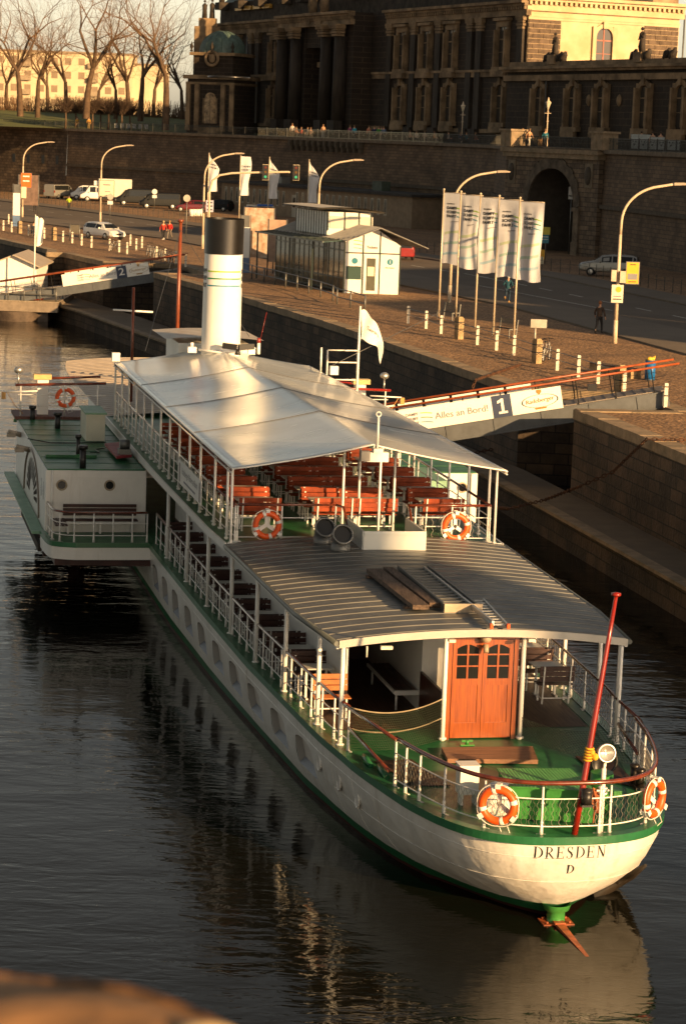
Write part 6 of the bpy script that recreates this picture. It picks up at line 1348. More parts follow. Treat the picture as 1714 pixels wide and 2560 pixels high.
# low building along the terrace wall
lbA, lbB = Vector((-17.2, 315.6, QZ)), Vector((6.5, 275, QZ)); ld = (lbB-lbA).normalized(); ln_ = Vector((ld.y, -ld.x, 0)); 
if ln_.x > 0: ln_ = -ln_
LM = Matrix((ld, -ln_, Vector((0, 0, 1)))).transposed().to_4x4(); LL = (lbB-lbA).length
lo = thing('low_building', 'low flat-roofed stone building with narrow windows below the terrace wall', 'building', lbA)
b = MB(); b.box(0, LL, 0, 6, 0, 3.55, LM); b.build('wall', mat('low_stone', (.27, .2, .13), .85, col2=(.2, .15, .1), scale=1.5, bump=.3), lo)
b = MB(); b.box(-.4, LL+.6, -.5, 6.2, 3.551, 3.85, LM); b.build('roof', mat('roof_felt', (.035, .032, .03), .8, var=.2), lo)
for i in range(26):
    x = 1.0+i*1.55 if i < 11 else 3.4+i*1.5
    if x > LL-2: continue
    b = MB(); b.box(x, x+.62, -.03, -.002, 1.2, 3.1, LM); f = b.build('window', mat('low_frame', (.42, .38, .3), .5), lo); b = MB(); b.box(x+.12, x+.27, -.04, -.031, 1.35, 3.0, LM); b.box(x+.34, x+.5, -.04, -.031, 1.35, 3.0, LM); b.build('pane', glassd, f)
b = MB(); b.box(19.0, 20.1, -.05, -.002, 0, 2.7, LM); f = b.build('door', MATS['low_frame'], lo); b = MB(); b.box(19.25, 19.85, -.06, -.051, 1.2, 2.4, LM); b.build('pane', glassd, f)
for (x, y, w, h, mm) in ((9, 3, 1.6, .8, galv), (33, 3, 2.2, 1.1, mat('roof_box_green', (.05, .07, .05), .6))): b = MB(); b.box(x, x+w, y, y+1.2, 3.851, 3.85+h, LM); b.build('roof_unit', mm, lo)
for x, h in ((44.0, 3.2), (45.6, 2.4)): b = MB(); b.box(x, x+1.3, -2.2, -1.2, 0, h, LM); tag(b.build('utility_cabinet', mat('cabinet', (.3, .28, .24), .6, var=.1)), '%s grey utility cabinet right of the low building' % ('taller' if h > 3 else 'shorter'), 'cabinet', 'utility cabinets by the wall')
# pontoon and boathouse
pt = thing('pontoon', 'rusty grey landing pontoon with railings at the left edge, carrying a boathouse', 'pontoon', (-24, 180, 0)); 
b = MB(); b.box(-12, 2.3, -.5, 10, .75, 1.5); b.build('hull', mat('pontoon_steel', (.25, .2, .15), .55, var=.2), pt); b = MB(); b.box(-11, 1.5, .3, 9.5, -.4, .75); b.lathe([(1.6, -.4), (1.9, .75)], (-.9, .9, 0), 20, a0=pi, a1=2*pi); b.build('float', mat('pontoon_float', (.12, .09, .07), .55, var=.3), pt)
b = MB(); b.box(-12.05, 2.35, -.55, 10.05, 1.501, 1.54); b.build('deck', mat('pontoon_deck', (.4, .33, .24), .6), pt)
b = MB(); P = [(-12, -.4), (2.2, -.4), (2.2, 6)]
for z in (1.0, 2.05, 2.55):
    if z > 1.6: b.tube([(x, y, z) for x, y in P], .04, 4)
for i in range(13): x = -12+i*1.18; b.cyl((x, -.4, 1.5), (x, -.4, 2.6), .04, n=5)
for i in range(4): b.cyl((2.2, -.4+i*2, 1.5), (2.2, -.4+i*2, 2.6), .04, n=5)
b.build('railing', galv, pt)
b = MB(); b.box(-7.5, -5.2, .2, 1.0, 1.54, 1.75); b.build('deck_crate', galv, pt)
b = MB(); b.ball((-1.2, 1.0, 1.75), .6, 12, 6, (1.6, 1, .4)); b.ball((.4, .8, 1.7), .5, 12, 6, (1.5, 1, .35)); tag(b.build('orange_tarp', mat('tarp_red', (.7, .1, .03), .5)), 'crumpled orange-red tarpaulin on the pontoon deck', 'tarpaulin'); bpy.data.objects['orange_tarp'].location = (-24, 180, 0)
hA = atY(92, 662, 186); bh = thing('boathouse', 'bright white gabled boathouse standing on the pontoon at the left edge', 'hut', (hA.x, 186, 1.54)); hx = hA.x
ap = atY(37, 638, 186); W_ = 2*(hx-ap.x); b = MB(); b.xz([(0, 0), (-W_, 0), (-W_, hA.z-1.54), (-W_/2, ap.z-1.54), (0, hA.z-1.54)][::-1], 0, .1); b.box(-.1, 0, .1, 7, 0, hA.z-1.54); b.box(-W_, -W_+.1, .1, 7, 0, hA.z-1.54); b.build('wall', kw, bh)
b = MB()
for s in (0, 1):
    e0_, e1_ = Vector((.35 if s == 0 else -W_-.35, 0, hA.z-1.54-.12)), Vector((-W_/2, 0, ap.z-1.54+.08)); b.add([e0_+Vector((0, -.5, 0)), e1_+Vector((0, -.5, 0)), e1_+Vector((0, 8, 0)), e0_+Vector((0, 8, 0)), e0_+Vector((0, -.5, -.1)), e1_+Vector((0, -.5, -.1)), e1_+Vector((0, 8, -.1)), e0_+Vector((0, 8, -.1))], [(0, 1, 2, 3), (4, 7, 6, 5), (0, 4, 5, 1), (2, 6, 7, 3), (0, 3, 7, 4)])
b.build('roof', mat('hut_roof', (.4, .34, .27), .5, var=.1), bh)
# ------------------------------------------------------------------ art academy on the terrace
CX = Vector((16.58, 245.5, TZ)); dA = Vector((.40186, -.9157, 0)); dB = Vector((.9157, .40186, 0))
darks = brickmat('sooty_sandstone', (.034, .022, .013), (.017, .011, .007), (.07, .047, .028), 1.4, .55, .03, .5, uv=False, noise=.5)
trim = mat('trim_sandstone', (.3, .205, .115), .8, col2=(.1, .068, .038), scale=.5, bump=.3, bscale=3, detail=8)
pale = mat('pale_sandstone_wall', (.52, .4, .24), .75, col2=(.42, .3, .16), scale=.45, detail=8)
dkblk = mat('dark_block', (.12, .08, .05), .85, var=.3, scale=1.5)
sooty = mat('sooty_stone', (.045, .033, .023), .85, var=.45, scale=1.2, bump=.3)
copper = mat('copper_green', (.09, .14, .12), .5, var=.25, scale=2)
goldm = mat('roof_gold', (.5, .28, .05), .35, metal=.3, var=.2)
winf = mat('window_frame_red', (.3, .07, .03), .5); glassr = mat('sky_glass', (.05, .045, .04), .2, var=0, spec=.3)
aca = thing('art_academy', 'huge sooty sandstone academy building with giant columns above the terrace', 'building', CX)
def FM(d): return Matrix((d, Vector((-d.y, d.x, 0)), Vector((0, 0, 1)))).transposed().to_4x4()
MA_, MBm = FM(dA), FM(dB)
def H(z): return z-TZ
def wallx(t0, t1, z0, z1, y0, y1, M_, m, name, par=aca): b = MB(); b.box(t0, t1, y0, y1, H(z0), H(z1), M_); return b.build(name, m, par)
# facade A: local x = -t
wb_ = MB(); wb_.box(-88, 0, 0, 14, 0, H(28.5), MA_); wb_.box(-88, -58, 14, 26, 0, H(28.5), MA_); wb_.build('main_wall', darks, aca)
wallx(-88.3, .3, 28.5, 31.2, .3, 14, MA_, sooty, 'attic')
cbs = MB()
def cornice(x0, x1, y, z, M_, b=cbs, dent=True, s=1.):
    b.box(x0, x1, y-.35*s, y+.2, H(z-1.5*s), H(z-.9*s), M_); b.box(x0, x1, y-.6*s, y+.2, H(z-.55*s), H(z-.3*s), M_); b.box(x0, x1, y-.95*s, y+.2, H(z-.295*s), H(z), M_)
    if dent:
        n = int((x1-x0)/(.55*s))
        for i in range(n): b.box(x0+(i+.25)*(x1-x0)/n, x0+(i+.75)*(x1-x0)/n, y-.55*s, y+.1, H(z-.895*s), H(z-.555*s), M_)
for x0, x1, y in ((-33.3, .4, -.05), (-59.5, -37.5, -2.6), (-88.3, -60, -.05)): cornice(x0, x1, y, 28.5, MA_)
for x0, x1, y in ((-37, .3, 0), (-88, -60, 0)):
    cbs.box(x0, x1, -.25, .1, H(21.0), H(21.5), MA_); cbs.box(x0, x1, -.4, .1, H(21.5), H(21.75), MA_); cbs.box(x0, x1, -.2, .1, H(15.3), H(15.7), MA_)
cbs.build('cornice', trim, aca)
def arch(hw, z0, zs_, n=8): return [(-hw, z0), (-hw, zs_)]+[(-hw*cos(pi*i/n), zs_+hw*sin(pi*i/n)) for i in range(1, n)]+[(hw, zs_), (hw, z0)]
def window(xc, z0, z1, hw, M_, arched=False, big=True, par=aca, y=0., tm=trim, fm=None, gm=None, surround=.45):
    T = M_ @ Matrix.Translation((xc, y, 0)); b = MB(); s = surround
    b.box(-hw-s, -hw, -.3, .05, H(z0-.2), H(z1+.1), T); b.box(hw, hw+s, -.3, .05, H(z0-.2), H(z1+.1), T); b.box(-hw-s-.2, hw+s+.2, -.55, .05, H(z0-.65), H(z0-.2), T)
    if arched:
        n = 8; P = arch(hw, z0, z1-hw, n); Q = [(-hw-s, z1-hw)]+[(-(hw+s)*cos(pi*i/n), z1-hw+(hw+s)*sin(pi*i/n)) for i in range(1, n)]+[(hw+s, z1-hw)]; P2 = P[1:-1]
        for i in range(len(P2)-1): b.xz([(P2[i][0], H(P2[i][1])), (P2[i+1][0], H(P2[i+1][1])), (Q[i+1][0], H(Q[i+1][1])), (Q[i][0], H(Q[i][1]))], -.28, .05, T)
        b.box(-.25, .25, -.45, 0, H(z1-.1), H(z1+s+.2), T)
    else: b.box(-hw-s, hw+s, -.3, .05, H(z1), H(z1+.4), T); b.box(-hw-s-.2, hw+s+.2, -.6, .05, H(z1+.6), H(z1+.9), T); b.box(-hw-s, hw+s, -.25, .05, H(z1+.4), H(z1+.6), T)
    if big: b.box(-hw-s+.1, -hw-.05, -.6, -.3, H(z0-.2), H(z1-.3), T); b.box(hw+.05, hw+s-.1, -.6, -.3, H(z0-.2), H(z1-.3), T); b.box(-hw-s, hw+s, -.7, -.3, H(z0-1.2), H(z0-.65), T)
    f = b.build('window', tm, par); b = MB(); b.xz([(x, H(z)) for x, z in (arch(hw, z0, z1-hw) if arched else [(-hw, z0), (-hw, z1), (hw, z1), (hw, z0)])], -.04, -.02, T); b.build('pane', gm or glassr, f)
    b = MB(); b.box(-.06, .06, -.09, -.045, H(z0), H(z1-.05), T); b.box(-hw, hw, -.09, -.045, H(z0+(z1-z0)*.66), H(z0+(z1-z0)*.66)+.12, T); b.box(-hw, hw, -.085, -.045, H(z0+(z1-z0)*.33), H(z0+(z1-z0)*.33)+.06, T); b.build('sash', fm or trim, f)
for t in (5.0, 16.9, 23.1, 29.4, 61.7, 67.5, 80.4): window(-t, 22.2, 26.0, .95, MA_, False); window(-t, 16.6, 20.3, .95, MA_, True, par=aca)
cl2 = mat('column_stone', (.04, .028, .018), .75, var=.4, scale=1.5, stretch=(1, 1, .2))
def pil(x, y0, w, z0, z1, M_, rnd=False):
    b = MB()
    if rnd: b.cyl(M_ @ Vector((x, y0, H(z0))), M_ @ Vector((x, y0, H(z1-1.3))), w*.55, w*.47, 16)
    else: b.box(x-w/2, x+w/2, y0-.35, y0+.1, H(z0), H(z1-1.3), M_)
    b.box(x-w*.65, x+w*.65, y0-w*.65, y0+.1, H(z0-1.4), H(z0), M_)
    c = b.build('column' if rnd else 'pilaster', cl2, aca); b = MB()
    for k, (dz, g) in enumerate(((1.3, .5), (1.0, .58), (.7, .54), (.45, .66), (.2, .72))): b.box(x-w*g-.05*(k % 2), x+w*g+.05*(k % 2), y0-w*g*(1 if rnd else .45)-.1, y0+.1, H(z1-dz), H(z1-dz)+.24, M_)
    b.build('capital', trim, c)
for t in (1.0, 10.2, 12.4, 20.0, 26.3, 32.6, 64.6, 73.0, 75.5, 85.5, 87.5): pil(-t, 0, 1.2, 15.7, 27, MA_)
pb_ = MB(); pb_.box(-59.3, -52.0, -2.3, .0, 0, H(28.4), MA_); pb_.box(-45.8, -38, -2.3, .0, 0, H(28.4), MA_); pb_.box(-52.05, -45.75, -2.2, 0, H(24.6), H(28.3), MA_); pb_.build('portico', darks, aca)
for t in (40.2, 44.2, 53.4, 57.8): pil(-t, -2.9, 1.5, 16.2, 27, MA_, True)
b = MB(); b.box(-51.8, -46, -.3, 0, H(15), H(24), MA_); b.build('portico_recess', sooty, aca); b = MB(); b.box(-50.5, -47.3, -.9, -.3, H(23.0), H(26.5), MA_); b.box(-51, -46.8, -1.2, -.3, H(22.4), H(23), MA_); b.build('niche_relief', trim, aca)
window(-48.9, 16, 21.8, 1.2, MA_, True, y=-.3)
# statues and vases on the attic
def statue(x, z, M_, par, s=1., m=sooty, y=-.4, name='statue', ped=True):
    b = MB(); T = M_ @ Matrix.Translation((x, y, H(z))) @ Matrix.Scale(s, 4)
    if ped: b.box(-.5, .5, -.4, .4, -.6, 0, T)
    P = [Vector(p) for p in ((.05, 0, .0), (.08, 0, .5), (.02, 0, .95), (-.02, 0, 1.35), (0, 0, 1.55))]; b.tube([T @ p for p in P], .2, 10, rr=[r*s for r in (.26, .2, .22, .25, .09)]); b.ball(T @ Vector((.0, -.03, 1.72)), .14*s, 10, 7)
    b.tube([T @ Vector(p) for p in ((-.22, 0, 1.42), (-.36, -.05, 1.1), (-.2, -.2, .9))], .07, 6, rr=[.09*s, .07*s, .05*s]); b.tube([T @ Vector(p) for p in ((.22, 0, 1.42), (.32, -.1, 1.1), (.2, -.25, 1.25))], .07, 6, rr=[.09*s, .07*s, .05*s])
    b.tube([T @ Vector(p) for p in ((-.15, -.05, .8), (-.28, -.05, .4), (-.2, 0, 0))], .09, 6, rr=[.13*s, .14*s, .12*s]); return b.build(name, m, par)
for t in (2, 9, 20, 27, 40, 44, 54, 58, 64, 72, 79, 86): statue(-t, 31.2, MA_, aca, 1.6)
for t in (47, 50.5): statue(-t, 28.6, MA_, aca, 2.2, trim, -2.2)
b = MB(); b.add([MA_ @ Vector(v) for v in ((-88, .6, H(31.2)), (0, .6, H(31.2)), (0, 7, H(37)), (-88, 7, H(37)))], [(0, 1, 2, 3)]); b.build('copper_roof', copper, aca)
b = MB(); [b.box(-72-i*3.2, -69.6-i*3.2, -.2, .25, H(30.0), H(30.5), MA_) for i in range(4)]; b.build('gilded_band', goldm, aca)
# end wall B
bw = MB(); bw.box(.06, 17.4, -.045, 3, 4, H(28.45), MBm); bw.build('end_wall', pale, aca)
for x0, x1 in ((.07, 3.7), (13.3, 17.3)):
    rb_ = MB(); z = 21.3; k = 0
    while z < 26.6:
        n = 3; off = (k % 2)*.6
        for i in range(n+1):
            a = max(x0, x0+(x1-x0)*(i-off)/n+.02); c = min(x1, x0+(x1-x0)*(i+1-off)/n-.02)
            if c-a > .15: rb_.box(a, c, -.12, .02, H(z+.02), H(z+.47), MBm)
        z += .5; k += 1
    rb_.build('rusticated_panel', dkblk, aca)
ct = MB(); cornice(-.3, 17.8, -.05, 29.0, MBm, ct); ct.box(0, 17.4, -.15, .05, H(26.65), H(26.9), MBm); ct.box(0, 17.4, -.22, .05, H(26.9), H(27.05), MBm); ct.box(3.9, 6.9, -.06, .05, H(25.2), H(26.4), MBm); ct.box(10.2, 13.1, -.06, .05, H(25.2), H(26.4), MBm); ct.box(3.8, 13.2, -.05, .02, H(24.55), H(24.65), MBm); ct.build('end_cornice', pale, aca)
window(8.65, 22.3, 26.2, .95, MBm, True, False, y=-.02, tm=pale, fm=winf, surround=.4)
b = MB(); b.box(.1, 17.4, .35, 3, H(29.0), H(31), MBm); b.build('end_attic', trim, aca)
b = MB(); b.cyl(MBm @ Vector((17.9, -.2, 0)), MBm @ Vector((17.9, -.2, H(28))), .09, n=8); b.cyl(MA_ @ Vector((8.6, -2.2, 0)), MA_ @ Vector((8.6, -2.2, H(21))), .06, n=6); b.cyl(MA_ @ Vector((-76.8, -.2, 0)), MA_ @ Vector((-76.8, -.2, H(27))), .1, n=6); b.build('downpipe', galv, aca)
# right annex continuing the facade line
an_ = thing('academy_annex', 'lower sooty wing with arched windows and parapet statues in front of the sunlit end wall', 'building', CX)
def aw(*a, **k): return wallx(*a, par=an_, **k)
b = MB(); b.box(.02, 40, -2.0, 6, 0, H(21.75), MA_); b.build('wall', darks, an_)
ac = MB(); cornice(-.2, 40, -2.05, 21.8, MA_, ac, False, .9); ac.box(0, 40, -1.9, -1.2, H(21.8), H(22.3), MA_); ac.build('cornice', trim, an_)
for x in (7.2, 14, 19.5, 27.2, 33.5): window(x, 16.3, 20.0, .85, MA_, True, True, an_, -2.0)
for x in (10.5, 16.8, 23.2, 30.5):
    pass
b = MB()
for x in (16.9, 22.6): b.lathe([(.001, .2), (.28, .15), (.4, .0)], MA_ @ Vector((x, -2.05, H(18.6))), 12, True, MA_ @ Matrix.Rotation(pi/2, 4, 'X') @ Matrix.Diagonal((1, 1.4, 1, 1)))
b.build('wall_medallion', trim, an_)
statue(9.0, 22.9, MA_, an_, 1.15, y=-1.6); statue(25.4, 22.9, MA_, an_, 1.2, y=-1.6)
for x in (7.6, 8.3, 10.2, 10.9, 24.2, 26.6, 30, 31): b = MB(); b.tube([MA_ @ Vector(v) for v in ((x-.3, -1.6, H(22.3)), (x-.1, -1.65, H(22.75)), (x+.15, -1.6, H(22.9)), (x+.2, -1.6, H(23.2)))], .3, 8, rr=[.38, .36, .26, .13]); b.build('seated_sculpture', sooty, an_)
for x in (9.0, 25.4): b = MB(); b.box(x-.7, x+.7, -2.1, -1.2, H(22.0), H(22.9), MA_); b.build('pedestal', trim, an_)
# corner pavilion with a copper dome at the left
pv = thing('domed_pavilion', 'small sooty pavilion with round green dome and oval medallion beside the park', 'pavilion', (-19.6, 352, TZ), radians(-22)); pv.scale = (1.07, 1.07, 1.07)
b = MB(); b.box(-3.4, 3.4, -3.4, 3.4, 0, 7.2); b.box(-2.9, 2.9, -2.9, 2.9, 7.7, 10.3); b.build('wall', darks, pv)
b = MB(); b.box(-3.9, 3.9, -3.9, 3.9, 7.2, 7.7); b.box(-3.6, 3.6, -3.6, 3.6, 6.5, 6.8); b.box(-3.3, 3.3, -3.3, 3.3, 10.3, 10.7); b.box(-1.6, 1.6, -3.55, -3.4, 0, .9)
for x in (-3.2, -1.9, 1.9, 3.2): b.box(x-.3, x+.3, -3.75, -3.4, .4, 6.5)
b.build('trim', trim, pv)
b = MB(); b.lathe([(3.1*cos(a), 10.7+3.1*sin(a)*.95) for a in [radians(9*i) for i in range(11)]], (0, 0, 0), 24); [b.tube([(3.12*cos(t)*cos(a), 3.12*cos(t)*sin(a), 10.7+2.97*sin(t)) for t in [radians(10*i) for i in range(9)]], .05, 4) for a in [2*pi*k/16 for k in range(16)]]; b.build('dome', copper, pv)
b = MB(); b.torus((0, -3.3, 9.9), .9, .22, Matrix.Rotation(pi/2, 4, 'X'), 20, 6); b.ball((0, -3.3, 9.9), .5, 10, 6, (1, .4, 1.2)); b.build('medallion', trim, pv)
T_ = Matrix.Identity(4); b = MB(); b.xz([(x, z) for x, z in arch(.85, 1.4, 4.6)], -3.46, -3.42); b.build('window', mat('warm_reflect_pane', (.45, .3, .16), .12, col2=(.12, .08, .05), scale=1.5), pv)  # warm reflection is put into the pane colour
b = MB(); b.torus((0, -3.5, 4.6), .95, .12, Matrix.Rotation(pi/2, 4, 'X'), 16, 5, 0, pi) if False else None; b.box(-1.05, -.85, -3.55, -3.4, 1.4, 4.7); b.box(.85, 1.05, -3.55, -3.4, 1.4, 4.7); b.box(-.04, .04, -3.5, -3.46, 1.4, 5.4); [b.box(-.85, .85, -3.5, -3.46, z, z+.06) for z in (2.2, 3.0, 3.8)]; b.build('window_frame', trim, pv)
b = MB(); [b.lathe([(.001, 0), (.25, .1), (.12, .4), (.28, .7), (.05, 1.3), (.001, 1.5)], (x, -3.3, 10.7), 8) for x in (-3, 0, 3)]; b.build('finial', sooty, pv)
for i, (px, z) in enumerate(((509, 24.4), (527, 24.6))):   # statues on a high plinth behind the pavilion
    pass
sp_ = thing('statue_pair', 'pair of dark statues on a pale plinth above the domed pavilion', 'statue', tuple(atY(520, 46, 362))); 
b = MB(); b.box(-1.3, 1.3, -.8, .8, -1.2, 0); b.box(-1.9, 1.9, -1, 1, -12, -1.2); b.build('plinth', trim, sp_)
def fig(x, s, par): 
    b = MB(); b.tube([(x, 0, 0), (x, 0, 1.2*s), (x, 0, 1.9*s), (x, 0, 2.2*s)], .4, 8, rr=[.4*s, .33*s, .38*s, .1*s]); b.ball((x, 0, 2.45*s), .2*s, 8, 6); b.build('figure', sooty, par)
fig(-.5, 1.0, sp_); fig(.6, 1.05, sp_)
for o_ in (aca, an_):                           # the academy stands back from the terrace edge
    o_.scale = (1.15,)*3; o_.location = Vector((0, 0, EYE))+(CX-Vector((0, 0, EYE)))*1.15
# ------------------------------------------------------------------ terrace railing
def trail(p0, p1, lab, m, first=False):
    b = MB(); p0, p1 = Vector((*p0, TZ)), Vector((*p1, TZ)); d = p1-p0; L = d.length; d /= L
    for h, w in ((.12, .05), (1.05, .07), (.85, .03)): b.bar(p0+Vector((0, 0, h)), p1+Vector((0, 0, h)), w, w)
    n = int(L/.28)
    for i in range(n+1):
        p = p0+d*(i*L/n); k = .09 if i % 9 == 0 else .035
        b.bar(p, p+Vector((0, 0, 1.15 if i % 9 == 0 else 1.05)), k, k)
        if i % 9 == 4: b.bar(p+Vector((0, 0, .5)), p+d*.5+Vector((0, 0, .95)), .03, .03); b.bar(p+Vector((0, 0, .5)), p-d*.5+Vector((0, 0, .95)), .03, .03)
    tag(b.build('terrace_railing', m), lab, 'railing', 'iron railings along the terrace edge')
iron_lit = mat('railing_sunlit', (.3, .27, .2), .35, metal=.5, var=.1); irond = mat('railing_dark', (.035, .035, .03), .6)  # first iron is a paler copy with sunlight put into its colour
E_ = [Vector(p) for p in base]
trail(base[6], base[5], 'bright iron terrace railing in front of the seated café guests', iron_lit); trail(base[7], base[6], 'bright iron terrace railing above the narrow white flags', iron_lit); trail(base[5], base[4], 'dark iron terrace railing left of the left portal pedestal', irond); trail(base[4], base[3], 'short dark iron railing running back from the left portal pedestal', irond)
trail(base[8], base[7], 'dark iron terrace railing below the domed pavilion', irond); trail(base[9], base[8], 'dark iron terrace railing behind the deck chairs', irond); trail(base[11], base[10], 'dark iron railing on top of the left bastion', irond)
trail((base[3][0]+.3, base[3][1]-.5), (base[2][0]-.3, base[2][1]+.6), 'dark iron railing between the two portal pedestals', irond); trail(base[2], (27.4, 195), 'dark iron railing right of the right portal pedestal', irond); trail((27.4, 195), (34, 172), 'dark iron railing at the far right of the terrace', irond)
# ornate lanterns
def lantern(px, py, lab, H=4.2):
    p = at(px, py, TZ) if False else None
    return None
def on_terr(px, py, off=1.5):                 # point on the terrace a little behind the railing
    q, d = wall_at(px, py); qq = q*((q.length+off)/q.length); return Vector((qq.x, qq.y, TZ))
def lant(px, lab, H):
    p = on_terr(px, 330, 6); t = thing('terrace_lantern', lab, 'street lamp', p, 0, 'ornate lanterns on the terrace'); b = MB(); b.cyl((0, 0, 0), (0, 0, 1), .14, .09, 8); b.cyl((0, 0, 1), (0, 0, H-.9), .06, .05, 8); [b.torus((0, 0, z), .1, .04, None, 8, 4) for z in (1, H*.55, H-1.2)]; b.bar((-.3, 0, H-1.3), (.3, 0, H-1.3), .05, .05); b.build('post', lampm, t)
    b = MB(); b.lathe([(.08, H-.9), (.24, H-.35), (.26, H-.3)], (0, 0, 0), 6, False); b.build('lamp_glass', mat('lantern_glass', (.6, .55, .42), .2), t); b = MB(); b.lathe([(.3, H-.3), (.12, H-.1), (.03, H+.2), (.001, H+.25)], (0, 0, 0), 6, False); b.build('lamp_cap', lampm, t)
lant(1154, 'ornate lantern post in front of the academy, left one', 4.6); lant(1366, 'ornate lantern post above the arched portal, right one', 4.6)
# ------------------------------------------------------------------ park and houses behind
apt = thing('apartment_block', 'long sunlit yellow slab of flats far behind the bare trees', 'building', (-62, 520, 14)); yel_w = mat('facade_yellow', (.62, .5, .32), .7, col2=(.46, .37, .24), scale=.08)
b = MB(); b.box(-30, 14, 0, 12, 0, 15.6); b.box(14, 21, 2, 12, 0, 13.8); b.build('wall', yel_w, apt)
b = MB(); b.box(-30.3, 14.3, -.3, 12.3, 15.6, 16.0); b.box(14.3, 21.3, 1.7, 12.3, 13.8, 14.1); b.build('roof', mat('apt_roof', (.3, .22, .14), .8), apt)
fw_ = mat('hazed_flat_window', (.3, .22, .14), .25, var=.25); npan = 0  # distance haze is put into the pane colour to soften contrast
for fl_ in range(5):
    for i in range(15):
        x = -28.6+i*2.85
        if (i % 5) == 2:
            b = MB(); b.box(x-.9, x+1.3, -.9, 0, 1.0+fl_*2.9, 2.0+fl_*2.9); o = b.build('balcony', mat('balcony_grey', (.3, .23, .15), .7), apt)
        b = MB(); b.box(x-.1, x+1.25, -.05, .0, 1.6+fl_*2.9, 3.05+fl_*2.9); b.build('window', fw_, apt)
for k, (x, w, h, c) in enumerate(((-97, 26, 9, (.6, .42, .22)), )):
    pass
hb_ = thing('apartment_block', 'second block of flats further left, partly hidden by the leftmost tree', 'building', (-118, 560, 14)); b = MB(); b.box(-20, 26, 0, 12, 0, 15); b.build('wall', yel_w, hb_)
for fl_ in range(5):
    for i in range(8): b = MB(); b.box(-6+i*4, -4.4+i*4, -.06, 0, 1.6+fl_*2.9, 3.05+fl_*2.9); b.build('window', fw_, hb_)
# bare trees
bark = mat('tree_bark', (.11, .066, .035), .85, col2=(.06, .036, .02), scale=1.5); twigm = mat('twigs', (.17, .095, .045), .85, var=.3)
def tree_mesh(seed, H=18., spread=1., dens=1.):
    R = random.Random(seed); tr, cr_ = MB(), MB()
    def grow(p, d, L, r, lev):
        n = 4 if lev < 3 else 3; pts = [p]; q = p
        for i in range(n):
            d = (d+Vector((R.uniform(-1, 1), R.uniform(-1, 1), R.uniform(-.5, .8)))*(.09+.05*lev)).normalized(); q = q+d*(L/n); pts.append(q)
        rr = [lerp(r, r*.62, i/n) for i in range(n+1)]
        (tr if lev < 2 else cr_).tube(pts, r, 7 if lev < 2 else (4 if lev < 4 else 3), caps=False, rr=rr)
        if lev >= 8 or r < .0085: return
        k = (R.randint(3, 4) if lev == 0 else 2 if lev < 3 else R.choice((2, 3))) 
        for i in range(k):
            a = R.uniform(0, 2*pi); sp = R.uniform(.35, .75)*spread*(1 if lev else .8); ax = d.orthogonal(); ax.rotate(Matrix.Rotation(a+i*2*pi/k, 3, d)); nd = (d*cos(sp)+ax*sin(sp)).normalized(); nd = (nd+Vector((0, 0, .12))).normalized()
            grow(q, nd, L*R.uniform(.66, .86), rr[-1]*R.uniform(.7, .84), lev+1)
        if lev >= 1:
            for j in range(2 if lev < 4 else 1):
                m_ = pts[R.randint(1, n-1)]; ax = d.orthogonal(); ax.rotate(Matrix.Rotation(R.uniform(0, 2*pi), 3, d)); nd = (d*.6+ax*.8).normalized(); grow(m_, nd, L*R.uniform(.45, .65), rr[-1]*.45, lev+2)
    grow(Vector((0, 0, 0)), Vector((0, 0, 1)), H*.215, H*.0165, 0)
    for m_ in range(0): pass
    return tr, cr_
def tree_proto(seed, H, spread, lab):
    t = thing('bare_tree', lab, 'tree', (0, 0, 0), 0, 'leafless park trees'); tr, cr_ = tree_mesh(seed, H, spread); tr.build('trunk', bark, t); cr_.build('crown', twigm, t); return t
tp = [tree_proto(3, 30, .95, 'x'), tree_proto(11, 29, .8, 'x'), tree_proto(29, 22, 1.1, 'x')]
ts = [(0, 52, 352, 1.0, 'big bare tree at the far left edge'), (1, 95, 372, .9, 'slim bare tree just right of the leftmost big tree'), (0, 216, 350, 1.12, 'large spreading bare tree in the middle of the lawn'), (1, 165, 395, .95, 'bare tree behind the large spreading tree, to its left'), (2, 290, 380, 1.0, 'bare tree between the spreading tree and the pavilion'), (1, 352, 372, 1.05, 'tall bare tree right of the lawn path'), (1, 415, 342, 1.2, 'tall bare tree close beside the domed pavilion'), (2, 455, 390, 1.1, 'bare tree seen behind the domed pavilion'), (2, 15, 400, 1.1, 'bare tree cut by the left picture edge'), (2, 385, 420, 1.2, 'bare tree far back between the two tall right ones'), (2, 120, 430, 1.2, 'thin bare tree far back before the left flats'), (0, 320, 440, 1.1, 'bare tree far back before the right end of the flats'), (2, 245, 430, 1.1, 'bare tree far back before the middle of the flats')]
us_ = [False]*3
for k, (kind, px, Y, s, lab) in enumerate(ts):
    p = atY(px, 275, Y); o = dup(tp[kind]) if us_[kind] else tp[kind]; us_[kind] = True; o.location = (p.x, Y, TZ+.3+1.2*(Y > 345)); o.rotation_euler = (0, 0, k*1.9); o.scale = (s, s, s); o['label'] = lab
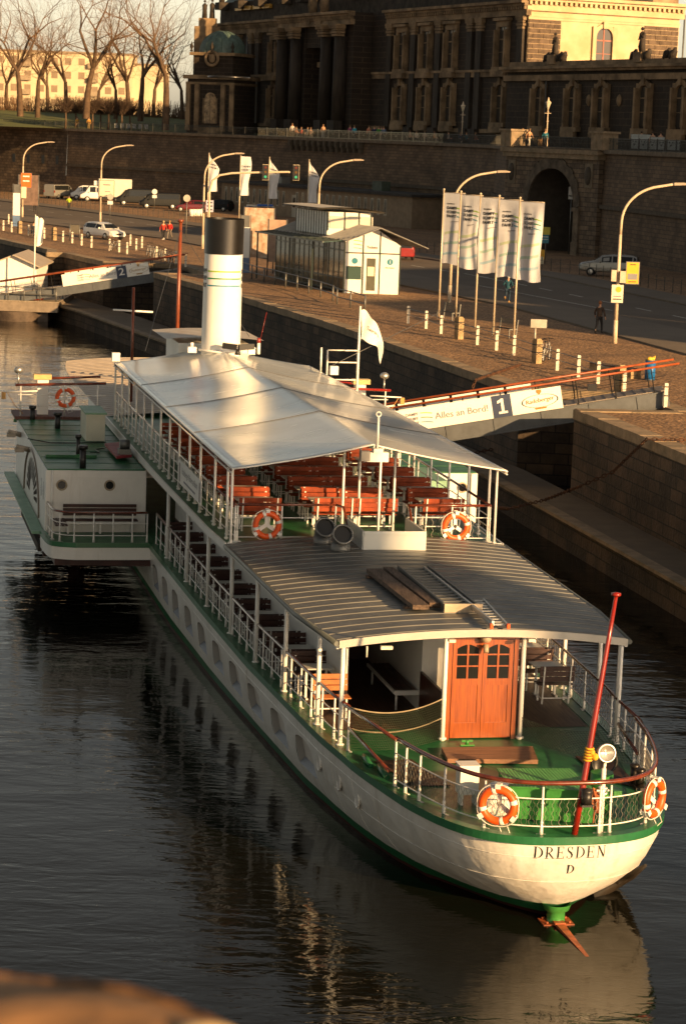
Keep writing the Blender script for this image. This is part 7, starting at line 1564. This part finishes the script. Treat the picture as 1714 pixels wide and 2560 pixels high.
# clipped lime row
def hedge_tree(px, Y, lab, first=[None]):
    p = atY(px, 275, Y)
    if first[0] is None:
        t = thing('pollard_tree', lab, 'tree', (p.x, Y, TZ), 0, 'clipped flat-topped trees in a row'); b = MB(); b.tube([(0, 0, 0), (.05, 0, 1.3), (0, 0, 2.6)], .14, 6, rr=[.17, .13, .12]); b.build('trunk', bark, t); b = MB(); R = random.Random(5)
        for i in range(240):
            a = Vector((R.uniform(-.4, .4), R.uniform(-.4, .4), R.uniform(2.3, 3.0))); q = Vector((R.uniform(-1.7, 1.7), R.uniform(-1.2, 1.2), R.uniform(2.9, 4.9))); b.tube([a, a.lerp(q, .5)+Vector((R.uniform(-.2, .2), 0, R.uniform(-.2, .2))), q], .03, 3, caps=False, rr=[.035, .025, .012])
        b.build('crown', mat('dark_twigs', (.06, .035, .02), .9), t); first[0] = t; return
    dup(first[0], (p.x, Y, TZ), random.uniform(-.3, .3), lab)
for i, px in enumerate((165, 190, 232, 252, 272, 292, 305, 325)): hedge_tree(px, 352+(i % 2)*3, 'clipped flat-topped bare tree, %s from the left of the dark row on the lawn' % ORD[i])
# shrubs
shb = MB(); R = random.Random(9)
for i in range(2600):
    x = R.uniform(-62, -24); p = Vector((x, R.uniform(392, 400), TZ+1.5)); q = p+Vector((R.uniform(-1, 1), R.uniform(-.5, .5), R.uniform(.8, 3.6))); shb.tube([p, q], .03, 3, caps=False, rr=[.05, .02])
tag(shb.build('shrubbery', twigm), 'brown leafless shrubbery at the back of the lawn', 'shrubs', kind='stuff')
lg = MB()
for i in range(6): pass
for i in range(6):
    p = on_terr(292+i*15, 315, 1.6); t = thing('sun_lounger', 'pale deck chair, %s from the left of the row below the lawn' % ORD[i], 'deck chair', p, .3, 'deck chairs on the terrace'); b = MB(); b.add([(-.3, 0, .35), (.3, 0, .35), (.3, .55, 1.0), (-.3, .55, 1.0), (-.3, -.5, .4), (.3, -.5, .4)], [(0, 1, 2, 3), (4, 5, 1, 0)]); b.build('canvas', mat('chair_canvas', (.3, .3, .27), .7), t); b = MB(); [b.tube([(x, -.5, 0), (x, .1, .5), (x, .55, 1.05)], .03, 4) for x in (-.3, .3)]; [b.tube([(x, .45, 0), (x, -.1, .4)], .03, 4) for x in (-.3, .3)]; b.build('frame', irond, t)
# ------------------------------------------------------------------ cars
def car(name, lab, cat, loc, rz, st, m, grp=None, wheels=(-1.35, 1.35), wr=.33, glass=None, belt_i=None, lights=True, plate=True):
    """st: (x, z_bottom, z_belt, half_w, z_roof, half_w_roof)"""
    t = thing(name, lab, cat, loc, rz, grp); b = MB(); rows = []
    for x, zb, zl, w, zr, wr_ in st:
        rows.append([(x, -w*.85, zb), (x, -w, zb+.12), (x, -w*1.0, (zb+zl)/2), (x, -w*.97, zl), (x, -wr_, zr-.05), (x, -wr_*.82, zr), (x, 0, zr+.03), (x, wr_*.82, zr), (x, wr_, zr-.05), (x, w*.97, zl), (x, w, (zb+zl)/2), (x, w, zb+.12), (x, w*.85, zb)])
    n = 13
    for i in range(len(rows)-1): b.add(rows[i]+rows[i+1], [(j, j+1, n+j+1, n+j) for j in range(n-1)]+[(n-1, 0, n, 2*n-1)], False)
    b.add(rows[0], [tuple(range(n))[::-1]]); b.add(rows[-1], [tuple(range(n))]); body = b.build('body', m, t)
    me = body.data
    for p in me.polygons: p.use_smooth = False
    bev = body.modifiers.new('b', 'BEVEL'); bev.width = .05; bev.segments = 2; bev.limit_method = 'ANGLE'; bev.angle_limit = radians(25)
    g = MB(); 
    cab_i = [i for i, s in enumerate(st) if s[4]-s[2] > .25]
    for s in (-1, 1):
        for i, j in zip(cab_i, cab_i[1:]):
            a, c = st[i], st[j]
            def P(S, f, x): wv = lerp(S[3]*.97, S[5], f); return (x, s*(wv+.012), lerp(S[2], S[4]-.05, f))
            g.add([P(a, .1, a[0]+.05), P(c, .1, c[0]-.05), P(c, .88, c[0]-.05), P(a, .88, a[0]+.05)], [(0, 1, 2, 3)])
    def across(i, j):
        a, c = st[i], st[j]; q = []
        for S, f in ((a, .12), (c, .9)): pass
        lo, hi = (a, c) if a[4] < c[4] else (c, a)
        d = Vector((hi[0]-lo[0], 0, hi[4]-lo[4])); nrm = Vector((-d.z, 0, d.x)).normalized(); 
        if (lo[0] > hi[0]) != (nrm.x > 0): nrm = -nrm
        if nrm.z < 0 and abs(nrm.z) > .2: nrm = -nrm
        pts = []
        for f, wv in ((.08, lo[5]*.9), (.92, hi[5]*.8)):
            c_ = Vector((lerp(lo[0], hi[0], f), 0, lerp(lo[4], hi[4], f)+.03))+nrm*.02; pts += [c_+Vector((0, -wv, 0)), c_+Vector((0, wv, 0))]
        g.add([pts[0], pts[1], pts[3], pts[2]], [(0, 1, 2, 3)])
    across(cab_i[0]-1 if cab_i[0] else 0, cab_i[0]); across(cab_i[-1], min(cab_i[-1]+1, len(st)-1))
    g.build('windows', glass or glassd, t)
    W2 = max(s[3] for s in st)
    for x in wheels:
        for s in (-1, 1):
            k = MB(); k.lathe([(.001, -.1), (wr*.6, -.1), (wr*.95, -.09), (wr, -.04), (wr, .06), (wr*.9, .1), (.001, .1)], (x, s*(W2-.08), wr), 18, True, Matrix.Rotation(pi/2, 4, 'X')); w = k.build('wheel', mat('tyre', (.02, .02, .02), .8), t)
            k = MB(); k.lathe([(.001, .02), (wr*.55, 0)], (x, s*(W2+.03), wr), 14, False, Matrix.Rotation(-s*pi/2, 4, 'X')); k.build('rim', alu, w)
    if lights:
        for s in (-1, 1):
            xf = st[-1]; k = MB(); k.ball((xf[0]-.06, s*(xf[3]-.25), (xf[1]+xf[2])/2+.1), .15, 8, 6, (.6, 1.3, .6)); k.build('headlight', mat('headlamp', (.7, .68, .6), .1, var=0), t); xr = st[0]; k = MB(); k.box(xr[0]-.02, xr[0]+.1, s*(xr[3]-.05)-.09, s*(xr[3]-.05)+.03, xr[2]-.3, xr[2]); k.build('tail_light', redp, t)
            k = MB(); i = cab_i[-1]; k.ball((st[i][0]+.05, s*(st[i][3]+.12), st[i][2]+.1), .12, 8, 5, (.6, 1, .8)); k.build('mirror', m, t)
    if plate: k = MB(); xf = st[-1]; k.box(xf[0], xf[0]+.02, -.26, .26, xf[1]+.12, xf[1]+.23); k.box(xf[0]-.001, xf[0]+.012, -.5, .5, xf[1]+.28, xf[2]-.08); k.build('grille', black, t)
    return t
wag = [(-2.3, .35, .95, .8, 1.0, .75), (-2.2, .3, 1.0, .88, 1.38, .62), (-1.9, .28, .98, .9, 1.5, .64), (-.3, .26, .95, .9, 1.52, .64), (.55, .26, .93, .9, 1.4, .62), (1.25, .27, .9, .89, .97, .78), (2.0, .3, .78, .85, .84, .72), (2.3, .35, .62, .72, .68, .6)]
suv = [(a, b+.05, c+.12, d+.04, e+.18, f+.04) for a, b, c, d, e, f in wag]
vanp = [(-2.6, .4, 1.2, .9, 1.9, .82), (-2.5, .35, 1.2, .95, 2.0, .85), (.9, .35, 1.15, .95, 2.0, .85), (1.4, .35, 1.1, .95, 1.8, .8), (2.0, .36, 1.05, .93, 1.15, .8), (2.5, .4, .8, .85, .9, .75)]
hatch_ = [(a*.85, b, c, d*.95, e-.03, f*.95) for a, b, c, d, e, f in wag]
carw = mat('car_white', (.75, .74, .7), .2, var=.03, coat=.5); cars_ = mat('car_silver', (.32, .31, .28), .22, metal=.4, var=.05, coat=.5); card = mat('car_dark', (.012, .014, .016), .45, var=.1, spec=.2); carr = mat('car_red', (.25, .01, .01), .2, var=.1, coat=.5)
def atg(px, py): return tuple(at(px, py, QZ+.01))
car('parked_car', 'white estate car parked nose right between the white posts on the quay', 'car', atg(262, 598), radians(-50), wag, carw)
car('parked_car', 'silver grey off-roader parked in shade right of the arched portal', 'car', atg(1520, 690), radians(168), suv, cars_)
car('parked_van', 'dark passenger van parked nose left, nearest of the parked vans', 'van', tuple(at(398, 522, QZ)), radians(190), vanp, card, 'vans parked below the wall', (-1.6, 1.7), .36)
car('parked_van', 'black delivery van parked behind the dark passenger van', 'van', tuple(at(340, 514, QZ)), radians(190), [(a*1.05, b, c, d, e*1.08, f) for a, b, c, d, e, f in vanp], card, 'vans parked below the wall', (-1.6, 1.7), .36)
tk = car('box_truck', 'white box truck parked nose left beside the dark vans', 'truck', tuple(at(262, 505, QZ)), radians(188), [(.9, .4, 1.2, .98, 2.0, .9), (1.2, .4, 1.2, 1.0, 2.2, .9), (2.1, .4, 1.2, 1.0, 2.15, .88), (2.7, .4, 1.15, .98, 1.3, .85), (3.3, .45, .9, .9, .95, .8)], carw, None, (-1.6, 2.4), .38)
b = MB(); b.box(-3.6, .85, -1.1, 1.1, .75, 3.15); b.build('cargo_box', mat('cargo_white', (.6, .57, .5), .5, var=.05), tk); b = MB(); b.box(-3.5, 3, -.7, .7, .45, .74); b.build('chassis', black, tk); b = MB(); b.box(.3, 1.5, -.6, .6, 2.25, 2.85); b.build('cooling_unit', carw, tk)
car('parked_van', 'white van half hidden at the left of the box truck', 'van', tuple(at(222, 500, QZ)), radians(188), vanp, carw, 'vans parked below the wall', (-1.6, 1.7), .36)
car('parked_car', 'silver van seen from behind with a red plate by the bastion', 'van', tuple(at(150, 497, QZ)), radians(62), vanp, cars_, None, (-1.6, 1.7), .34, plate=False)
car('parked_car', 'dark red saloon parked behind the traffic light mast', 'car', tuple(at(478, 530, QZ)), radians(185), hatch_, mat('car_darkred', (.12, .01, .012), .25, coat=.5)); car('parked_car', 'dark estate car half hidden behind the lamp with the blue poster', 'car', tuple(at(545, 528, QZ)), radians(150), hatch_, card)
car('parked_car', 'bright red car half hidden behind the right wall of the kiosk', 'car', tuple(at(1000, 648, QZ)), radians(100), hatch_, carr)
am_ = car('ambulance', 'red and white ambulance with blue roof lights behind the funnel', 'ambulance', tuple(at(655, 585, QZ)), radians(-70), [(-2.7, .4, 1.4, 1.0, 2.6, .95), (-2.6, .35, 1.4, 1.05, 2.7, .98), (.7, .35, 1.3, 1.05, 2.65, .98), (1.5, .35, 1.25, 1.0, 2.2, .85), (2.2, .36, 1.15, .96, 1.25, .85), (2.8, .4, .9, .9, .95, .8)], carr, None, (-1.7, 1.9), .38)
b = MB(); b.box(-2.5, .6, -.95, .95, 2.72, 2.85); b.build('white_roof', carw, am_); b = MB(); b.box(.5, .8, -.8, .8, 2.8, 3.0); b.build('blue_light', mat('blue_light', (.02, .1, .4), .3), am_)
for i in range(4): b = MB(); b.cyl((0, 0, 0), (0, 0, .8), .28, .28, 10); o = b.build('white_barrel', strapw); p = at(478+i*8.5, 540, QZ); o.location = p; tag(o, 'white plastic barrel, %s from the left of four below the dark red saloon' % ORD[i], 'barrel', 'white barrels in a row')
# thin iron fence along the far pavement
fe = MB(); P = [Vector((x+3.4, y+1.6, QZ+.12)) for x, y in far_k[1:]]
for a, c in zip(P, P[1:]):
    L = (c-a).length; n = int(L/1.6)
    for i in range(n): p = a.lerp(c, i/n); fe.bar(p, p+Vector((0, 0, 1.0)), .05, .05)
    fe.bar(a+Vector((0, 0, .7)), c+Vector((0, 0, .7)), .02, .02)
tag(fe.build('street_fence', irond), 'row of thin dark iron posts along the far pavement', 'fence')
# ------------------------------------------------------------------ people
POSE = {
 'stand': dict(hip=.93, lk=(-.1, .0, .5), la=(-.11, .03, .09), lt=(-.12, -.14, .03), rk=(.1, -.03, .5), ra=(.11, .0, .09), rt=(.13, -.17, .03), le=(-.27, .03, 1.12), lh=(-.28, -.04, .86), re=(.27, .03, 1.12), rh=(.28, -.04, .86), lean=0),
 'walk': dict(hip=.92, lk=(-.09, -.22, .52), la=(-.09, -.3, .12), lt=(-.1, -.46, .06), rk=(.09, .1, .5), ra=(.1, .36, .2), rt=(.1, .28, .04), le=(-.29, .12, 1.14), lh=(-.32, .0, .9), re=(.29, -.06, 1.14), rh=(.3, -.24, .95), lean=-.03),
 'jog': dict(hip=.95, lk=(-.09, -.2, .6), la=(-.09, -.05, .2), lt=(-.1, -.2, .12), rk=(.09, .12, .55), ra=(.1, .48, .5), rt=(.1, .5, .36), le=(-.3, .22, 1.2), lh=(-.3, .0, 1.1), re=(.3, -.0, 1.15), rh=(.22, -.28, 1.22), lean=-.06),
 'sit': dict(hip=.5, lk=(-.12, -.42, .52), la=(-.12, -.45, .1), lt=(-.12, -.6, .04), rk=(.12, -.42, .52), ra=(.12, -.42, .1), rt=(.12, -.58, .04), le=(-.26, -.05, .72), lh=(-.14, -.28, .62), re=(.26, -.05, .72), rh=(.14, -.28, .62), lean=.02),
 'ride': dict(hip=.95, lk=(-.1, -.32, .75), la=(-.1, -.18, .38), lt=(-.1, -.33, .32), rk=(.1, -.25, .55), ra=(.1, -.12, .2), rt=(.1, -.26, .14), le=(-.28, -.18, 1.2), lh=(-.25, -.46, 1.08), re=(.28, -.18, 1.2), rh=(.25, -.46, 1.08), lean=-.2)}
def skin(verts, edges, name, sub=1):
    me = bpy.data.meshes.new(name); me.from_pydata([v[0] for v in verts], edges, []); o = bpy.data.objects.new(name, me); C.objects.link(o)
    m = o.modifiers.new('skin', 'SKIN'); 
    for i, v in enumerate(verts): me.skin_vertices[0].data[i].radius = v[1]; me.skin_vertices[0].data[i].use_root = (i == 0)
    s = o.modifiers.new('sub', 'SUBSURF'); s.levels = sub; s.render_levels = sub; bpy.context.view_layer.update()
    r = bpy.data.meshes.new_from_object(o.evaluated_get(bpy.context.evaluated_depsgraph_get())); bpy.data.objects.remove(o); 
    for p in r.polygons: p.use_smooth = True
    r.name = name; return r
PM_ = {}
def parts(pose):
    if pose in PM_: return PM_[pose]
    q = POSE[pose]; h = q['hip']; ln = q['lean']; V = Vector
    def torso(z): return ln*(z-h)/.5
    pel = (0, 0, h); ch_ = (0, torso(h+.28), h+.28); shd = (0, torso(h+.48), h+.48); nk = (0, torso(h+.56), h+.57); hd = (0, torso(h+.68)-.02, h+.7)
    ls = (-.17, torso(h+.46), h+.46); rs = (.17, torso(h+.46), h+.46); dz = 0
    def arm(s, e, w, hh): return e, w
    lh_, rh_ = V(q['lh']), V(q['rh'])
    def hand(base_, sgn):
        d = (V(base_)-V(q['le' if sgn < 0 else 're'])).normalized(); 
        return [(tuple(V(base_)+d*.09), (.022, .03)), (tuple(V(base_)+d*.16), (.012, .022)), (tuple(V(base_)+d*.06+V((-sgn*.03, -.02, 0))), (.01, .01))]
    bv = [(pel, (.13, .1)), (ch_, (.13, .1)), (shd, (.14, .09)), (nk, (.05, .05)), ((hd[0], hd[1], hd[2]-.06), (.068, .08)), ((hd[0], hd[1], hd[2]+.07), (.075, .09)),
          (ls, (.05, .05)), (q['le'], (.037, .037)), (q['lh'], (.026, .026)), (rs, (.05, .05)), (q['re'], (.037, .037)), (q['rh'], (.026, .026)),
          ((-.09, 0, h-.05), (.085, .085)), (q['lk'], (.055, .055)), (q['la'], (.038, .038)), (q['lt'], (.035, .035)), ((.09, 0, h-.05), (.085, .085)), (q['rk'], (.055, .055)), (q['ra'], (.038, .038)), (q['rt'], (.035, .035))]
    be = [(0, 1), (1, 2), (2, 3), (3, 4), (4, 5), (2, 6), (6, 7), (7, 8), (2, 9), (9, 10), (10, 11), (0, 12), (12, 13), (13, 14), (14, 15), (0, 16), (16, 17), (17, 18), (18, 19)]
    n = len(bv); L = hand(q['lh'], -1); bv += L; be += [(8, n), (n, n+1), (8, n+2)]; n = len(bv); L = hand(q['rh'], 1); bv += L; be += [(11, n), (n, n+1), (11, n+2)]
    body = skin(bv, be, 'body')
    def g(v, k): return (v[0], (v[1][0]*k, v[1][1]*k))
    lw, rw2 = V(q['le']).lerp(lh_, .9), V(q['re']).lerp(rh_, .9)
    jv = [((0, 0, h-.06), (.175, .14)), ((0, ch_[1], ch_[2]), (.165, .135)), (shd, (.165, .115)), (ls, (.07, .07)), (q['le'], (.055, .055)), (tuple(lw), (.044, .044)), (rs, (.07, .07)), (q['re'], (.055, .055)), (tuple(rw2), (.044, .044)), ((0, nk[1], nk[2]-.03), (.07, .07))]
    jk = skin(jv, [(0, 1), (1, 2), (2, 3), (3, 4), (4, 5), (2, 6), (6, 7), (7, 8), (2, 9)], 'jacket')
    tv = [((0, 0, h), (.15, .12)), ((-.09, 0, h-.06), (.1, .1)), (q['lk'], (.07, .07)), (q['la'], (.056, .056)), ((.09, 0, h-.06), (.1, .1)), (q['rk'], (.07, .07)), (q['ra'], (.056, .056))]
    tr = skin(tv, [(0, 1), (1, 2), (2, 3), (0, 4), (4, 5), (5, 6)], 'trousers')
    b = MB()
    for a, t in (('la', 'lt'), ('ra', 'rt')): A_, T_ = V(q[a]), V(q[t]); b.tube([A_+V((0, .05, -.03)), A_+V((0, 0, -.04)), A_.lerp(T_, .6)+V((0, 0, -.01)), T_+(T_-A_)*.15], .05, 8, rr=[.045, .055, .052, .03])
    shoe = b.build('shoes', black).data; hb2 = MB(); hb2.ball((hd[0], hd[1]+.015, hd[2]+.055), .112, 12, 8, (.9, 1.05, 1.0)); hair = hb2.build('hair', black).data
    for d in (shoe, hair):
        for o in list(bpy.data.objects):
            if o.data == d: bpy.data.objects.remove(o)
    face = MB(); z = hd[2]
    for s in (-1, 1): face.ball((hd[0]+s*.032, hd[1]-.093, z+.0), .011, 6, 4)
    face.ball((hd[0], hd[1]-.105, z-.03), .016, 6, 4); fd = face.build('face', black); fm_ = fd.data; bpy.data.objects.remove(fd)
    PM_[pose] = (body, jk, tr, shoe, hair, fm_); return PM_[pose]
skins = mat('skin', (.55, .3, .18), .5, var=.04)
def cloth(c): 
    n = 'cloth_%02d_%02d_%02d' % tuple(int(x*99) for x in c); return mat(n, c, .8, var=.15, scale=6)
def person(lab, pose, loc, rz, jacket, trous, hair=(.06, .035, .02), shoes=(.03, .03, .03), scale=1., grp=None):
    t = thing('person', lab, 'person', loc, rz, grp); t.scale = (scale,)*3; bd, jk, tr, sh2, hr, fc = parts(pose)
    for nm, me, c in (('body', bd, skins), ('jacket', jk, cloth(jacket)), ('trousers', tr, cloth(trous)), ('shoes', sh2, cloth(shoes)), ('hair', hr, cloth(hair)), ('face_features', fc, ink)):
        if not me.materials: me.materials.append(c)
        o = bpy.data.objects.new(nm, me); C.objects.link(o); o.parent = t; o.material_slots[0].link = 'OBJECT'; o.material_slots[0].material = c
    return t
def atq(px, py): return tuple(at(px, py, QZ+.005))
person('woman in a dark brown coat walking away beside the nearest street lamp', 'walk', atq(1495, 834), radians(160), (.055, .035, .025), (.015, .015, .018), (.25, .1, .04), (.02, .02, .02))
person('jogger in dark blue shirt and white cap running away between the banner poles', 'jog', atq(1267, 761), radians(170), (.01, .07, .1), (.01, .03, .06), (.7, .68, .65), (.5, .3, .1), 1.03)
person('person in a dull red jacket and dark trousers, left of the red-jacketed couple', 'walk', atq(408, 600), radians(10), (.4, .03, .015), (.02, .02, .02), (.5, .35, .2), (.75, .72, .65), grp='walkers in red jackets'); person('person in a bright red jacket and grey trousers, right of the red-jacketed couple', 'walk', atq(424, 599), radians(-20), (.62, .02, .01), (.2, .17, .14), (.3, .18, .08), grp='walkers in red jackets')
bk3 = dup(bk, Vector(at(173, 527, QZ+.02)), radians(100), 'dark bicycle ridden by the cyclist in the yellow jacket'); person('cyclist in a bright yellow jacket riding away on the street', 'ride', tuple(at(173, 527, QZ+.0)), radians(190), (.45, .62, .02), (.015, .015, .015), (.08, .07, .06))
person('person in dark clothes standing behind the dark picture board', 'stand', atq(88, 530), radians(200), (.03, .025, .025), (.02, .02, .02), (.4, .25, .15))
person('seated person in dark jacket, left of the pair on the far metal bench', 'sit', atq(85, 590), radians(200), (.05, .05, .06), (.05, .06, .09)); person('seated person in pale top, right of the pair on the far metal bench', 'sit', atq(100, 585), radians(190), (.3, .25, .2), (.1, .18, .25))
TP = [(730, 'stand', (.55, .5, .45), (.3, .25, .2), 'person in white striped top behind the bright railing, leftmost of the terrace walkers'), (807, 'stand', (.6, .35, .2), (.5, .48, .44), 'person in pale trousers walking alone behind the bright railing'), (874, 'stand', (.3, .05, .15), (.03, .03, .04), 'person in a plum jacket leaning at the terrace railing'), (885, 'stand', (.02, .35, .5), (.03, .03, .04), 'person in a turquoise jacket leaning at the terrace railing'), (921, 'stand', (.5, .2, .12), (.04, .04, .04), 'person in a rust top, left of the group of four on the terrace'), (935, 'stand', (.03, .04, .1), (.03, .03, .05), 'person in a navy jacket, second of the group of four on the terrace'), (946, 'stand', (.06, .25, .05), (.03, .03, .03), 'person in a green jacket, third of the group of four on the terrace'), (958, 'stand', (.1, .15, .25), (.03, .03, .03), 'person with a pale backpack, right end of the group of four on the terrace'), (1322, 'walk', (.45, .25, .13), (.6, .57, .5), 'person in white trousers and tan jacket above the arched portal'), (1362, 'stand', (.01, .14, .2), (.02, .04, .06), 'person in a long teal coat beside the wooden tub above the portal'), (1305, 'stand', (.2, .1, .07), (.05, .04, .04), 'person in brown half hidden behind the left portal pedestal'), (193, 'stand', (.55, .3, .05), (.15, .1, .05), 'person in an orange top on the bastion terrace'), (222, 'stand', (.5, .25, .04), (.3, .2, .05), 'person in yellow-orange on the terrace below the lawn'), (955-3, 'stand', (.2, .2, .2), (.05, .05, .05), 'person in grey just behind the group of four on the terrace')]
for i, (px, ps, j, t_, lab) in enumerate(TP): person(lab, ps, tuple(on_terr(px, 340, 1.2 if i < 13 else 2.2)), random.uniform(-.6, .6), j, t_, (.2, .12, .06), grp='people on the terrace')
SP = [(740, (.5, .2, .1)), (752, (.6, .08, .03)), (768, (.5, .45, .4)), (776, (.15, .1, .08)), (1024, (.5, .3, .2)), (1040, (.6, .5, .4)), (1060, (.4, .3, .25)), (1085, (.55, .3, .15)), (1120, (.5, .45, .4)), (1150, (.04, .08, .15)), (1165, (.03, .15, .2)), (1188, (.3, .1, .05))]
for i, (px, j) in enumerate(SP):
    p = on_terr(px, 345, 1.6); person('seated guest, %s from the left of those sitting behind the bright terrace railing' % ORD[i], 'sit', tuple(p), radians(random.choice((60, -60, 20, 180))), j, (.05, .05, .06), (.15, .09, .05), grp='seated people on the terrace')
    c = thing('cafe_chair', 'dark café chair under the %s seated guest on the terrace' % ORD[i], 'chair', p, random.uniform(-1, 1), 'café chairs on the terrace'); b = MB(); b.box(-.2, .2, -.2, .2, .42, .46); b.build('seat', irond, c); b = MB(); b.box(-.2, .2, .18, .21, .5, .9); b.build('backrest', irond, c); b = MB(); [b.bar((x, y, 0), (x, y, .42), .03, .03) for x in (-.18, .18) for y in (-.18, .18)]; b.build('legs', irond, c)
# cafe things at the far right of the terrace
for i, (px, w, h) in enumerate(((1590, 1.1, 1.5), (1608, 1.0, 1.5), (1640, 1.2, 1.3), (1680, 1.1, 1.1))):
    p = on_terr(px, 380, 2.2+.2*(i % 2)); b = MB(); b.box(-w/2, w/2, -.04, .04, .25, h); t = thing('cafe_screen', 'pale blue-white café screen, %s from the left at the right end of the terrace' % ORD[i], 'screen', p, .1, 'café screens on the terrace'); b.build('panel', mat('screen_pale', (.42, .46, .45), .5, var=.2), t); b = MB(); [b.box(x, x+.05, -.3, .3, 0, .06) for x in (-w/2, w/2-.05)]; [b.box(x, x+.05, -.05, .05, 0, h+.05) for x in (-w/2-.05, w/2)]; b.build('stand', galv, t)
for i, px in enumerate((1600, 1628, 1648)): person('guest in light clothes at the café screens, %s from the left' % ORD[i], 'stand', tuple(on_terr(px, 380, 3.6)), .2*i, (.5, .3, .2), (.05, .05, .06), grp='guests at the café screens')
tb_ = thing('wooden_tub', 'sunlit wooden planter tub above the arched portal', 'planter', on_terr(1351, 368, 1.0)); b = MB(); b.lathe([(.001, 0), (.3, 0), (.36, .4), (.33, .8), (.28, .8), (.27, .7), (.001, .7)], (0, 0, 0), 14); b.build('barrel', mat('tub_wood', (.5, .27, .1), .6, var=.2), tb_); b = MB(); [b.torus((0, 0, z), .345, .015, None, 16, 4) for z in (.2, .6)]; b.build('hoop', black, tb_)
# ------------------------------------------------------------------ unseen blocks added on the right to shade the street and part of the ship
def off(a, w): return Vector((.643*a+.766*w, -.766*a+.643*w, 0))
def block(name, lab, cat, a, w0, w1, depth, h, z0=QZ, roof=3.):
    t = thing(name, lab, cat, off(a, w0)); M_ = Matrix((Vector((.643, -.766, 0)), Vector((.766, .643, 0)), Vector((0, 0, 1)))).transposed().to_4x4()
    W_ = w1-w0; b = MB(); b.box(0, depth, 0, W_, z0-0, h-roof, M_); b.build('wall', trim, t)
    b = MB(); b.box(-.5, depth+.5, -.3, W_+.3, h-roof+.001, h-roof+.5, M_); b.add([M_ @ Vector(v) for v in ((0, 0, h-roof+.5), (0, W_, h-roof+.5), (depth, W_, h-roof+.5), (depth, 0, h-roof+.5), (min(3, depth*.4), min(2, W_*.3), h), (min(3, depth*.4), W_-min(2, W_*.3), h), (depth-min(3, depth*.4), W_-min(2, W_*.3), h), (depth-min(3, depth*.4), min(2, W_*.3), h))], [(0, 1, 5, 4), (1, 2, 6, 5), (2, 3, 7, 6), (3, 0, 4, 7), (4, 5, 6, 7)]); b.build('roof', copper, t)
    for k in range(max(1, int(W_/4))):
        for z in range(int((h-roof-z0)/5)): b = MB(); y = (k+.5)*W_/max(1, int(W_/4)); b.box(-.08, -.01, y-.7, y+.7, z0+1.5+z*5, z0+4.2+z*5, M_); b.build('window', glassr, t)
    return t
block('street_shade_block', 'large stone block with copper roof to the right of the street, outside the picture', 'building', -20, 106.5, 150, 30, 35.8)  # this block and the next are placed and sized to shade street and pavement
block('pavement_shade_block', 'lower stone palace beside the large stone block, outside the picture', 'building', -20, 94.5, 106, 24, 28.8)
block('terrace_shade_block', 'tall stone wing on the terrace just right of the picture', 'building', -120, 140, 175, 20, 27)  # unseen, height chosen to shade the terrace above the portal
block('roof_shade_tower', 'stone church tower to the right, outside the picture', 'tower', 60, 35.3, 39.2, 6, 52, roof=8)  # unseen, as wide as the shadow band wanted on the aft roof
block('deck_shade_block', 'stone church nave beside its tower, outside the picture', 'church', 62, 43.0, 46.9, 24, 42)  # unseen box that keeps the sun off the farther bench rows
poly_obj('square_ground', [(45, -60), (160, -60), (160, 58), (45, 58)], QZ, cobble, 'city square right of the river')
for k, (x, y, s) in enumerate(((50, 58, .62), (47, 71, .5), (55, 64, .6))):  # unseen trees, added for thin shadow stripes on the quay
    o = dup(tp[1 if k % 2 else 0]); o.location = (x, y, QZ); o.rotation_euler = (0, 0, k*2.1); o.scale = (s, s, s); o['label'] = 'bare quay tree right of the picture, %s of three' % ORD[k]; o['group'] = 'bare trees on the quay'
